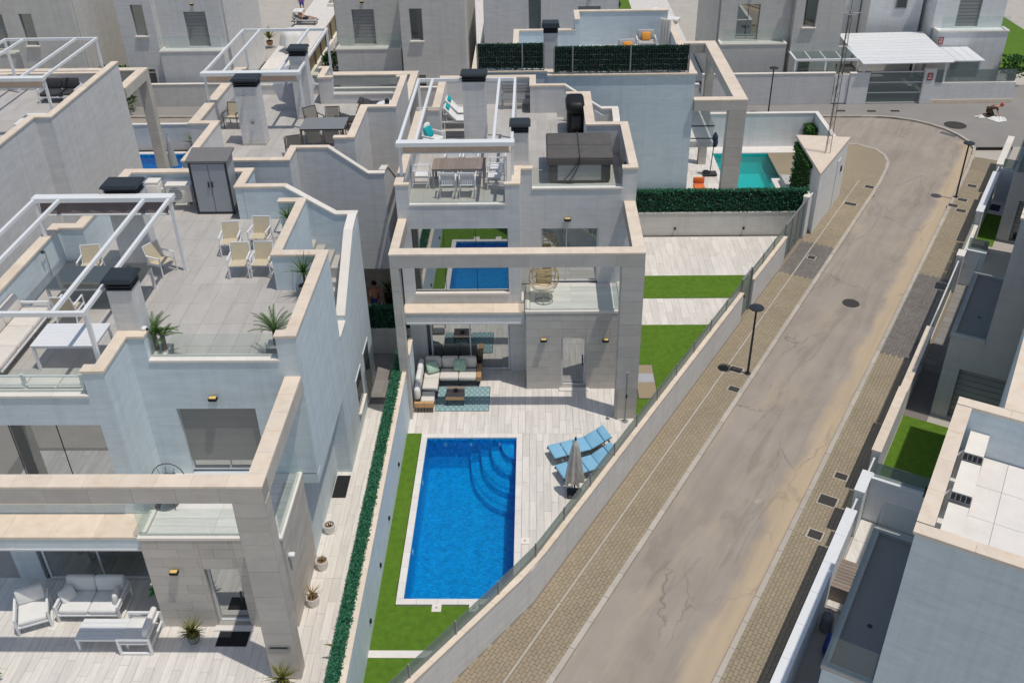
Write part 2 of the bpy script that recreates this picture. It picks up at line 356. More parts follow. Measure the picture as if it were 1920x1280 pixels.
KIDS = {}
def freeze(o):
    ks = children(o); KIDS[o.name] = ks
    for k in ks: freeze(k)
def place(proto, used, loc, rz, label, group=None):
    if used: o = copy_tree(proto)
    else: o = proto
    o.location = loc; o.rotation_euler = (0, 0, rz); o['label'] = label
    if group: o['group'] = group
    return o
def grid_cuts(u0, u1, v0, v1, holes):
    us = sorted({u0, u1} | {h[i] for h in holes for i in (0, 1) if u0 < h[i] < u1}); vs = sorted({v0, v1} | {h[i] for h in holes for i in (2, 3) if v0 < h[i] < v1})
    for a, b in zip(us, us[1:]):
        run = None
        for c, d in zip(vs, vs[1:]):
            m, n = (a+b)/2, (c+d)/2
            if any(h[0] < m < h[1] and h[2] < n < h[3] for h in holes):
                if run: yield (a, b)+run; run = None
            else: run = (run[0], d) if run else (c, d)
        if run: yield (a, b)+run
def clip(poly, a, b, c):    # keep a*x+b*y <= c
    out = []
    for i, p in enumerate(poly):
        q = poly[(i+1) % len(poly)]; dp = a*p[0]+b*p[1]-c; dq = a*q[0]+b*q[1]-c
        if dp <= 0: out.append(p)
        if dp*dq < 0: k = dp/(dp-dq); out.append((p[0]+(q[0]-p[0])*k, p[1]+(q[1]-p[1])*k))
    return out
def area(p): return abs(sum(p[i][0]*p[(i+1) % len(p)][1]-p[(i+1) % len(p)][0]*p[i][1] for i in range(len(p))))/2
def floor_pieces(name, mat, parent, x0, x1, y0, y1, z, wx, wy, halves=(), th=.02, gap=.006, stag=.5, along='y'):
    nx = max(1, round((x1-x0)/wx)); wx = (x1-x0)/nx; k = 0
    if along == 'x':
        ny = max(1, round((y1-y0)/wy)); wy = (y1-y0)/ny
        cells = []
        for j in range(ny):
            x = x0-(j*stag % 1)*wx0(wx)
            while x < x1:
                cells.append((max(x, x0), min(x+wx, x1), y0+j*wy, y0+(j+1)*wy)); x += wx
    else:
        cells = []
        for i in range(nx):
            y = y0-((i*stag*1.37) % 1)*wy if stag else y0
            while y < y1-1e-6:
                cells.append((x0+i*wx, x0+(i+1)*wx, max(y, y0), min(y+wy, y1))); y += wy
    for a, b, c, d in cells:
        if b-a < .03 or d-c < .03: continue
        dz = rnd.uniform(-.0015, .0015)
        poly = [(a+gap/2, c+gap/2), (b-gap/2, c+gap/2), (b-gap/2, d-gap/2), (a+gap/2, d-gap/2)]; A0 = area(poly)
        for h in halves: poly = clip(poly, *h) if poly else poly
        if len(poly) < 3 or area(poly) < .004: continue
        if area(poly) > A0*.999: piece(name, mat, parent, a+gap/2, b-gap/2, c+gap/2, d-gap/2, z-th, z+dz)
        else: MB().prism(poly, z-th, z+dz).build(name, mat, parent)
        k += 1
    return k
def wx0(w): return w
SU = Vector((0.493, 0.870)).normalized(); SN = Vector((SU.y, -SU.x))
def st(s, t): p = SU*s+SN*t; return (p.x, p.y)
def stz(s, t, z): return st(s, t)+(z,)

# ================================================================ SETTING
gm = MB()
for a, b, c, d in grid_cuts(-250, 250, -60, 400, [(-3.8, -.5, 18.0, 25.25), (9.4, 14.45, 44.15, 49.75), (-24.65, -18.85, 46.85, 50.45)]): gm.quad((a, c, -.22), (b, c, -.22), (b, d, -.22), (a, d, -.22))
struct(gm.build('ground', 'concrete'))
LK = [st(4, -7.32)]+[st(s, -7.32) for s in range(6, 50, 2)]+[(17.9, 46.45), (18.45, 47.7), (18.78, 48.7), (18.62, 49.9), (18.1, 50.6), (17.3, 51.0), (16, 51.25)]+[(x, 51.2+(16-x)*.004) for x in range(14, -45, -2)]
LK = [p for p in LK if not (p[1] > 46.2 and p[1] < 46.6 and p[0] < 17.8) and not (p[0]*SU.x+p[1]*SU.y > 49.2 and abs(p[0]*SN.x+p[1]*SN.y+7.32) < .02)]
RK = [st(s, -3.93) for s in range(4, 54, 2)]+[(23.3, 49.25), (23.72, 50.2), (23.74, 51.1), (23.5, 52.3), (23.0, 53.3), (22.2, 54.2), (21.2, 54.8), (20.0, 55.1)]+[(x, 55.15+(19-x)*.028) for x in range(18, -45, -2)]
RK = [p for p in RK if not (p[0]*SU.x+p[1]*SU.y > 54 and abs(p[0]*SN.x+p[1]*SN.y+3.93) < .02)]
road = MB(); n = min(len(LK), len(RK))
def resample(P, n):
    L = [0]
    for a, b in zip(P, P[1:]): L.append(L[-1]+math.dist(a, b))
    out = []
    for i in range(n):
        d = L[-1]*i/(n-1); j = max(k for k in range(len(L)) if L[k] <= d+1e-9); j = min(j, len(P)-2); k = (d-L[j])/(L[j+1]-L[j])
        out.append((P[j][0]+(P[j+1][0]-P[j][0])*k, P[j][1]+(P[j+1][1]-P[j][1])*k))
    return out
a_, b_ = resample(LK, 120), resample(RK, 120)
for i in range(119): road.quad(a_[i]+(-.1,), b_[i]+(-.1,), b_[i+1]+(-.1,), a_[i+1]+(-.1,))
struct(road.build('road', 'asphalt'))
def kerb(P, side, name):
    root = MB().prism([P[0], P[1], (P[1][0], P[1][1]+.1), (P[0][0], P[0][1]+.1)], -.21, -.2).build(name, 'joint'); struct(root)
    L = sum(math.dist(a, b) for a, b in zip(P, P[1:])); N = int(L/.98); Q = resample(P, N+1)
    for i in range(N):
        p, q = Vector(Q[i]), Vector(Q[i+1])
        def nrm(j):
            a = Vector(Q[max(j-1, 0)]); b = Vector(Q[min(j+1, N)]); d = (b-a).normalized(); return Vector((-d.y, d.x))*side
        n0, n1 = nrm(i), nrm(i+1); d = (q-p).normalized()*.005; z = .004+rnd.uniform(-.004, .004)
        w = .15
        MB().prism([tuple(p+d), tuple(q-d), tuple(q-d+n1*w), tuple(p+d+n0*w)], -.2, z).build('kerb_stone', 'kerb', root)
kerb(LK, 1, 'kerb_beside_villas'); kerb(RK, -1, 'kerb_opposite')
pv = MB(); WL = lambda s: -9.0-max(0, 15.64-s)*.148
for s in range(6, 50, 2): pv.quad(stz(s, WL(s)-.3, -.03), stz(s, -7.4, -.03), stz(s+2, -7.4, -.03), stz(s+2, WL(s+2)-.3, -.03))

pav1 = struct(pv.build('pavement_beside_villas', 'paver_gap'))
struct(MB().prism([(15.3, 44.6), (16.55, 44.0), (17.75, 46.6), (18.3, 47.8), (18.62, 48.7), (18.47, 49.8), (17.97, 50.45), (17.2, 50.85), (15.9, 51.1), (12.5, 51.1), (12.5, 46)], -.1, -.006).build('pavement_corner', 'paver'))
pv = MB()
for s in range(6, 54, 2): pv.quad(stz(s, -3.8, -.03), stz(s, -2.2, -.03), stz(s+2, -2.2, -.03), stz(s+2, -3.8, -.03))
pav2 = struct(pv.build('pavement_opposite', 'paver_gap'))
far = [(p[0], p[1]) for p in RK if p[1] > 50.0]
pv = MB().prism(far+[(-45, 60.5), (34, 60.5), (34, 50.0)], -.06, -.008)
struct(pv.build('pavement_far', 'paver_grey'))
cells = []; dark = lambda s, t: (36.6 < s < 39.9 and t < -7.3) or (32.4 < s < 39.3 and t > -4)
for t0, t1, s0, s1 in ((-9.6, -7.47, 10, 49), (-3.78, -2.4, 11, 52)):
    nt = round((t1-t0)/.105); wt = (t1-t0)/nt; j = 0
    ns = int((s1-s0)/.21)
    for i in range(ns):
        for j in range(nt):
            s = s0+i*.21+(.105 if j % 2 else 0); t = t0+j*wt
            if t < -7 and t+.02 < WL(s): continue
            cells.append((s, t, wt))
cells.sort(key=lambda c: (0 if 13.2 < c[0] < 60 else 1, abs(c[0]-14.5)*1+(0 if c[1] < -6 else 2.2)))
PM = {}
for mt in ('paver', 'paver_dark'): PM[mt] = MB().box(-.1, .1, -.049, .049, -.05, 0).mesh('paver', mt)
rest = {('l', 'paver'): MB(), ('l', 'paver_dark'): MB(), ('r', 'paver'): MB(), ('r', 'paver_dark'): MB()}
cnt = {'l': 0, 'r': 0}; ang = math.atan2(SU.y, SU.x)
for s, t, wt in cells:
    k = 'l' if t < -6 else 'r'; mt = 'paver_dark' if dark(s, t) else 'paver'; dz = rnd.uniform(-.003, .002)
    if cnt[k] < 290:
        o = bpy.data.objects.new('paver', PM[mt]); COL.objects.link(o); o.parent = pav1 if k == 'l' else pav2
        o.location = stz(s+.105, t+wt/2, dz); o.rotation_euler = (0, 0, ang); cnt[k] += 1
    else:
        g = .004; a, b, c, d = st(s+g, t+g), st(s+.21-g, t+g), st(s+.21-g, t+wt-g), st(s+g, t+wt-g)
        rest[k, mt].add([p+(-.02,) for p in (a, b, c, d)]+[p+(dz,) for p in (a, b, c, d)], [(7, 6, 5, 4), (0, 4, 5, 1), (1, 5, 6, 2), (2, 6, 7, 3), (3, 7, 4, 0)])
for (k, mt), m in rest.items():
    m.f = [f[::-1] for f in m.f]
    tag(m.build('pavers', mt, pav1 if k == 'l' else pav2), kind='stuff')
strip = MB()
for s in range(10, 48): strip.hexa([stz(s, -8.40, 0), stz(s+.98, -8.40, 0), stz(s+.98, -8.34, 0), stz(s, -8.34, 0)], [stz(s, -8.40, .004), stz(s+.98, -8.40, .004), stz(s+.98, -8.34, .004), stz(s, -8.34, .004)])
strip.f = [f[::-1] for f in strip.f]; strip.build('edging_strip', 'kerb', pav1)

# utility covers in the pavements and the road
def cover(s, t, ws, wt, label, z=.0, rz=None):
    o = thing('utility_cover', label, 'cover', stz(s, t, z), ang if rz is None else rz, 'metal covers set in the paving', local=True)
    MB().box(-ws/2-.04, ws/2+.04, -wt/2-.04, wt/2+.04, -.01, .006).build('frame', 'kerb', o)
    MB().box(-ws/2, ws/2, -wt/2, wt/2, 0, .011).build('lid', 'iron', o)
    return o
def xy2st(x, y): return (x*SU.x+y*SU.y, x*SN.x+y*SN.y)
cover(38.61, -8.1, .3, .3, 'small square cover in the dark paving before the driveway gate')
cover(28.8, -8.02, .34, .42, 'square cover right behind the near street lamp')
cover(27.61, -7.68, .28, .36, 'square cover in front of the near street lamp')
cover(24.8, -3.2, .28, .36, 'small cover nearest the grass yard on the opposite pavement')
cover(23.49, -3.26, .42, .5, 'largest cover of the three on the opposite pavement nearest the camera')
cover(21.88, -3.18, .34, .38, 'cover on the opposite pavement closest to the camera')
for (s, t), l in zip(((49.86, -3.31), (47.92, -3.44), (47.04, -3.72), (46.61, -3.29)), ('farthest of the four covers round the far street lamp', 'widest cover just beside the far street lamp foot', 'cover closest to the kerb near the far street lamp', 'cover nearest the camera of the four round the far street lamp')): cover(s, t, .32, .42, l)
cover(44.91, -8.03, .3, .55, 'long cover beside the white corner wall'); cover(47.36, -7.72, .3, .42, 'cover on the pavement at the inside of the street bend')
for (x, y), l in zip(((14.12, 55.64), (18.15, 56.06), (19.92, 55.94), (21.3, 55.93)), ('cover left of the far kerb lamp on the far pavement', 'cover in front of the white pedestrian gate', 'cover in front of the left end of the driveway gate', 'cover in front of the right end of the driveway gate')):
    s, t = xy2st(x, y); cover(s, t, .55, .32, l, z=-.004, rz=0)
def manhole(x, y, z, r, label):
    o = thing('manhole_cover', label, 'manhole', (x, y, z), local=True)
    MB().lathe([(r*1.12, -.02), (r*1.12, .006), (r, .008)], n=28).build('ring', 'iron', o)
    m = MB().lathe([(r*.985, 0), (r*.985, .010), (r*.9, .012), (0.001, .012)], n=28); m.build('lid', 'iron', o)
    return o
manhole(*st(35.7, -5.65), -.1, .30, 'round dark manhole cover in the middle of the road')
manhole(*st(28.67, -8.45), 0, .17, 'round cover on the pavement beside the street lamp')
manhole(23.95, 53.5, -.008, .55, 'big round cover on the grey pavement near the kneeling worker')
dr = thing('drain_grate', 'dark drain grate in the gutter of the outer street bend', 'drain', (23.15, 52.3, -.1), R(-52), local=True)
MB().box(-.5, .5, -.16, .16, -.02, .012).build('frame', 'steel_grey', dr)
for i in range(8): MB().box(-.42+i*.11, -.37+i*.11, -.13, .13, 0, .02).build('bar', 'iron', dr)

# street lamps
def lamp_proto():
    o = thing('street_lamp', '', 'street lamp', local=True)
    MB().cyl((0, 0, 0), (0, 0, .03), .11, n=14).build('base_plate', 'dark_metal', o)
    MB().cyl((0, 0, .0), (0, 0, 2.7), .045, .035, 12).build('pole', 'dark_metal', o, True, angle=40)
    MB().lathe([(.001, 2.66), (.05, 2.66), (.06, 2.72), (.25, 2.735), (.26, 2.76), (.24, 2.785), (.10, 2.81), (.001, 2.815)], n=24).build('lamp_head', 'dark_metal', o, True, angle=40)
    return o
lp = lamp_proto(); freeze(lp)
GL = 'black street lamps with flat round heads'
place(lp, 0, stz(28.77, -7.58, 0), 0, 'black street lamp on the pavement beside the pool villa wall', GL)
place(lp, 1, stz(48.12, -3.78, 0), 0, 'black street lamp on the opposite kerb just before the street bend', GL)
place(lp, 1, (13.75, 55.6, 0), 0, 'black street lamp on the far pavement behind the turquoise pool', GL)

# ---------------------------------------------------------------- garden grounds
HW = (SN.x, SN.y, -9.2)          # half plane inside of the street wall
HW2 = (SN.x-.148*SU.x, SN.y-.148*SU.y, -9.2-.148*15.64)
def wallhalf(p): return clip(clip(p, *HW), *HW2)
def bed(name, polys, z=-.045):
    m = MB()
    for p in polys: m.prism(p, -.08, z)
    return struct(m.build(name, 'joint'))
deckB = bed('pool_terrace', [wallhalf([(-.66, 17.9), (6, 17.9), (6, 28.2), (-.66, 28.2)]), [(-4.33, 25.2), (-.661, 25.2), (-.661, 30.5), (-4.33, 30.5)]])
floor_pieces('plank', 'plank', deckB, -4.33, -.4, 25.32, 29.3, 0, .225, 1.25, (HW, HW2), th=.03)
floor_pieces('plank', 'plank', deckB, -.476, 4.2, 17.9, 25.32, 0, .225, 1.25, (HW, HW2), th=.03)
floor_pieces('plank', 'plank', deckB, -.4, 4.2, 25.32, 28.1, 0, .225, 1.25, (HW, HW2), th=.03)
drive = bed('driveway', [wallhalf([(3.3, 36.05), (14, 36.05), (14, 39.9), (3.3, 39.9)])])
floor_pieces('plank', 'plank', drive, 3.4, 11.5, 36.06, 39.66, 0, .3, 1.2, (HW, HW2), th=.03)
path = bed('garden_path', [wallhalf([(3.3, 32.11), (10, 32.11), (10, 34.16), (3.3, 34.16)])])
floor_pieces('plank', 'plank', path, 3.4, 9, 32.12, 34.15, 0, .3, 1.05, (HW, HW2), th=.03)
def lawn(name, poly, z=.012, half=True):
    p = wallhalf(poly) if half else poly
    return tag(MB().prism(p, -.05, z).build(name, 'grass'), kind='stuff')
lawn('pool_lawn', [(-4.33, 16.42), (2, 16.42), (2, 17.9), (-4.33, 17.9)])
tag(MB().box(-4.33, -3.86, 17.9, 25.34, -.05, .012).build('lawn_strip', 'grass'), kind='stuff')
lawn('corner_lawn', [(-4.33, 10), (2, 10), (2, 16.18), (-4.33, 16.18)])
lawn('side_lawn', [(3.36, 24), (9, 24), (9, 32.1), (3.36, 32.1)])
lawn('entrance_lawn', [(3.4, 34.17), (11, 34.17), (11, 36.04), (3.4, 36.04)])
struct(MB().prism(wallhalf([(-4.33, 16.185), (2, 16.185), (2, 16.415), (-4.33, 16.415)]), -.05, .02).build('garden_edging', 'coping'))
deckA = bed('villa_terrace', [[(-17, 12), (-4.6, 12), (-4.6, 18.9), (-17, 18.9)]])
floor_pieces('plank', 'plank', deckA, -16.5, -4.75, 12.2, 18.9, 0, .235, 1.3, th=.03)
sideA = bed('side_passage', [[(-6.5, 18.91), (-4.5, 18.91), (-4.5, 31.2), (-6.5, 31.2)]])
floor_pieces('plank', 'plank', sideA, -6.4, -4.75, 18.9, 27.0, 0, .236, 1.3, th=.03)
floor_pieces('tile', 'paver_grey', sideA, -6.4, -4.55, 27.0, 31.0, -.002, .45, .45, th=.03)

# swimming pools
def pool(x0, x1, y0, y1, tint, water, cop, label, depth=1.3, lights=()):
    o = thing('swimming_pool', label, 'swimming pool', (x0, y0, 0))
    t = .12; m = MB()
    m.box(x0-t, x1+t, y0-t, y1+t, -depth-.15, -depth); m.box(x0-t, x0, y0-t, y1+t, -depth, -.03); m.box(x1, x1+t, y0-t, y1+t, -depth, -.03)
    m.box(x0, x1, y0-t, y0, -depth, -.03); m.box(x0, x1, y1, y1+t, -depth, -.03); m.build('basin', tint, o)
    for a, b, c, d, ln, ax in ((x0-cop, x1+cop, y0-cop, y0, .6, 0), (x0-cop, x1+cop, y1, y1+cop, .6, 0), (x0-cop, x0, y0, y1, .6, 1), (x1, x1+cop, y0, y1, .6, 1)):
        L = (b-a) if ax == 0 else (d-c); N = max(1, round(L/ln))
        for i in range(N):
            if ax == 0: piece('coping_stone', 'coping', o, a+L*i/N+.003, a+L*(i+1)/N-.003, c+.002, d-.002, -.05, .022)
            else: piece('coping_stone', 'coping', o, a+.002, b-.002, c+L*i/N+.003, c+L*(i+1)/N-.003, -.05, .022)
    N = 1; MB().quad((x0, y0, -.11), (x1, y0, -.11), (x1, y1, -.11), (x0, y1, -.11)).build('water', water, o)
    for x, y, ax in lights:
        m = MB().cyl((x, y, -.32), (x+(.02 if ax == 'x' else 0), y-(.02 if ax == 'y' else 0), -.32), .085, n=14); m.build('pool_light', 'white_paint', o)
    return o
PB = pool(-3.64, -.68, 18.14, 25.10, 'mosaic_ripple_light', 'water', .2, 'long blue pool with curved corner steps beside the terrace', lights=((-3.635, 23.2, 'x'), (-3.635, 20.2, 'x')))
for rx, ry, z in ((1.55, 2.45, -1.05), (1.2, 1.85, -.8), (.86, 1.25, -.55), (.5, .72, -.3)):
    pts = [(-.685, 25.095)]+[(-.685-rx*math.cos(R(a)), 25.095-ry*math.sin(R(a))) for a in range(0, 91, 6)]
    MB().prism(pts, -1.3, z).build('step', 'mosaic_ripple_light', PB); 
for x in (-3.05, -2.2, -1.25): MB().cyl((x, 25.085, -.3), (x, 25.10, -.3), .05, n=12).build('inlet', 'white_paint', PB)
for x, y in ((-2.72, 17.82), (-.37, 20.33), (-1.72, 17.82)):
    o = tag(MB().rbox(x-.13, x+.13, y-.13, y+.13, .0, .03, .015).build('skimmer_lid', 'cap_pale'), {-2.72: 'pale square skimmer lid on the lawn at the pool end', -.37: 'pale square lid in the terrace right of the pool', -1.72: 'pale lid half hidden by the street wall glass at the pool end'}[x], 'lid', 'skimmer lids round the blue pool')
    o.location = (0, 0, 0)
    MB().cyl((x, y, .03), (x, y, .036), .03, n=10).build('lid_knob', 'joint', o)

# ================================================================ VILLAS
def interp(pairs):
    P = sorted(pairs)
    def f(v):
        if v <= P[0][0]: return P[0][1]+(v-P[0][0])*(1 if P[1][1] > P[0][1] else -1)
        if v >= P[-1][0]: return P[-1][1]+(v-P[-1][0])*(1 if P[-1][1] > P[-2][1] else -1)
        for (a, b), (c, d) in zip(P, P[1:]):
            if a <= v <= c: return b+(d-b)*(v-a)/(c-a)
    return f
class House:
    """maps master plan coordinates to the place of one house"""
    def __init__(h, root, fx=None, fy=None, swap=False): h.o = root; h.fx = fx or (lambda v: v); h.fy = fy or (lambda v: v); h.swap = swap
    def pt(h, x, y): return (h.fy(y), h.fx(x)) if h.swap else (h.fx(x), h.fy(y))
    def bx(h, m, x0, x1, y0, y1, z0, z1):
        a, b = h.pt(x0, y0), h.pt(x1, y1); return m.box(a[0], b[0], a[1], b[1], z0, z1)
    def part(h, name, mat, boxes, parent=None):
        m = MB()
        for b in boxes: h.bx(m, *b)
        return m.build(name, mat, parent or h.o)
    def pc(h, name, mat, x0, x1, y0, y1, z0, z1, parent=None):
        a, b = h.pt(x0, y0), h.pt(x1, y1); return piece(name, mat, parent or h.o, a[0], b[0], a[1], b[1], z0, z1)
    def cap(h, x0, x1, y0, y1, z, mat='cap', ov=.03, ln=.9, th=.06):
        """coping of separate stones on a wall top"""
        lx, ly = x1-x0, y1-y0; N = max(1, round(max(lx, ly)/ln))
        for i in range(N):
            if lx >= ly: h.pc('coping_stone', mat, x0+lx*i/N-(ov if i == 0 else 0)+.002, x0+lx*(i+1)/N+(ov if i == N-1 else 0)-.002, y0-ov, y1+ov, z, z+th)
            else: h.pc('coping_stone', mat, x0-ov, x1+ov, y0+ly*i/N-(ov if i == 0 else 0)+.002, y0+ly*(i+1)/N+(ov if i == N-1 else 0)-.002, z, z+th)
    def clad_y(h, parent, y, x0, x1, z0, z1, holes=(), pw=.9, ph=.31, f=-1, mat='stone'):
        """stone panels on a wall facing along y (f = -1 faces the front)"""
        nz = max(1, round((z1-z0)/ph)); nx = max(1, round((x1-x0)/pw)); k = 0
        for j in range(nz):
            c, d = z0+(z1-z0)*j/nz, z0+(z1-z0)*(j+1)/nz; off = (j % 2)*.5 if nx > 1 else 0
            xs = [x0]+[x0+(x1-x0)*(i+off)/nx for i in range(1 if off == 0 else 0, nx) if x0+(x1-x0)*(i+off)/nx > x0+.05]+[x1]
            for a, b in zip(xs, xs[1:]):
                for (p, q, r, s) in grid_cuts(a, b, c, d, holes):
                    if q-p > .03 and s-r > .02: h.pc('cladding_panel', mat, p+.003, q-.003, y, y+f*(.012+rnd.uniform(0, .003)), r+.003, s-.003, parent)
    def clad_x(h, parent, x, y0, y1, z0, z1, holes=(), pw=.9, ph=.31, f=1, mat='stone'):
        nz = max(1, round((z1-z0)/ph)); nx = max(1, round((y1-y0)/pw))
        for j in range(nz):
            c, d = z0+(z1-z0)*j/nz, z0+(z1-z0)*(j+1)/nz; off = (j % 2)*.5 if nx > 1 else 0
            ys = [y0]+[y0+(y1-y0)*(i+off)/nx for i in range(1 if off == 0 else 0, nx) if y0+(y1-y0)*(i+off)/nx > y0+.05]+[y1]
            for a, b in zip(ys, ys[1:]):
                for (p, q, r, s) in grid_cuts(a, b, c, d, holes):
                    if q-p > .03 and s-r > .02: h.pc('cladding_panel', mat, x, x+f*(.012+rnd.uniform(0, .003)), p+.003, q-.003, r+.003, s-.003, parent)
    def window(h, x0, x1, y, z0, z1, nm='window', panes=2, frame='white_frame', glass='window', f=-1, fw=.05, dep=.06, kind=None, rail=False):
        """framed window in a wall facing along y; y = plane of the pane"""
        fr = [(x0, x0+fw, y, y+f*dep, z0, z1), (x1-fw, x1, y, y+f*dep, z0, z1), (x0+fw, x1-fw, y, y+f*dep, z0, z0+fw), (x0+fw, x1-fw, y, y+f*dep, z1-fw, z1)]
        for i in range(1, panes):
            xm = x0+(x1-x0)*i/panes; fr.append((xm-fw*.4, xm+fw*.4, y, y+f*dep*.9, z0+fw, z1-fw))
        w = h.part(nm, frame, fr)
        for i in range(panes):
            a, b = x0+(x1-x0)*i/panes, x0+(x1-x0)*(i+1)/panes
            h.pc('pane', glass, a+fw*.5, b-fw*.5, y-f*.01, y+f*.015, z0+fw*.5, z1-fw*.5, w)
        return w
    def glassrow(h, x0, x1, y, z0, z1, n, axis='x', mat='glass_rail', th=.012):
        for i in range(n):
            a, b = (x0+(x1-x0)*i/n, x0+(x1-x0)*(i+1)/n)
            if axis == 'x': h.pc('glass_panel', mat, a+.006, b-.006, y-th/2, y+th/2, z0, z1)
            else: h.pc('glass_panel', mat, y-th/2, y+th/2, a+.006, b-.006, z0, z1)
    def lamp(h, x, y, z, f=-1, nm='wall_lamp'):
        px, py = h.pt(x, y); m = MB(); g = f if not h.swap else f
        m.rbox(px-.12, px+.12, py+(f*.16 if f < 0 else 0), py+(0 if f < 0 else f*.16), z-.05, z+.05, .045)
        o = m.build(nm, 'black', h.o, True, angle=50); MB().rbox(px-.09, px+.09, py+f*.14, py+f*.03, z+.046, z+.066, .02).build('lamp_glass', 'amber', o, True)
    def tiles(h, x0, x1, y0, y1, z=6.35, wx=.6, wy=1.2, name='roof_tile', mat='roof_tile', holes=()):
        nx, ny = max(1, round((x1-x0)/wx)), max(1, round((y1-y0)/wy))
        for i in range(nx):
            for j in range(ny):
                a, b, c, d = x0+(x1-x0)*i/nx, x0+(x1-x0)*(i+1)/nx, y0+(y1-y0)*j/ny, y0+(y1-y0)*(j+1)/ny
                for (p, q, r, s) in grid_cuts(a, b, c, d, holes):
                    if q-p > .04 and s-r > .04: h.pc(name, mat, p+.003, q-.003, r+.003, s-.003, z-.02, z+rnd.uniform(-.001, .001))
    def chimney(h, x0, x1, y0, y1, z0, z1, mat='stucco', capz=.32):
        c = h.part('chimney', mat, [(x0, x1, y0, y1, z0, z1)])
        h.part('skirting', 'stone', [(x0-.012, x1+.012, y0-.012, y1+.012, z0, z0+.09)], c)
        h.part('flue', 'black', [(x0+.06, x1-.06, y0+.06, y1-.06, z1, z1+capz-.04)], c)
        for i in range(3): h.part('louvre', 'dark_metal', [(x0-.01, x1+.01, y0-.01, y1+.01, z1+.02+i*.075, z1+.05+i*.075)], c)
        a, b = h.pt(x0-.08, y0-.08), h.pt(x1+.08, y1+.08); xa, xb, ya, yb = min(a[0], b[0]), max(a[0], b[0]), min(a[1], b[1]), max(a[1], b[1])
        m = MB().hexa([(xa, ya, z1+.24), (xb, ya, z1+.24), (xb, yb, z1+.24), (xa, yb, z1+.24)], [(xa+.05, ya+.05, z1+capz), (xb-.05, ya+.05, z1+capz), (xb-.05, yb-.05, z1+capz), (xa+.05, yb-.05, z1+capz)])
        m.build('cowl', 'dark_metal', c)
        return c

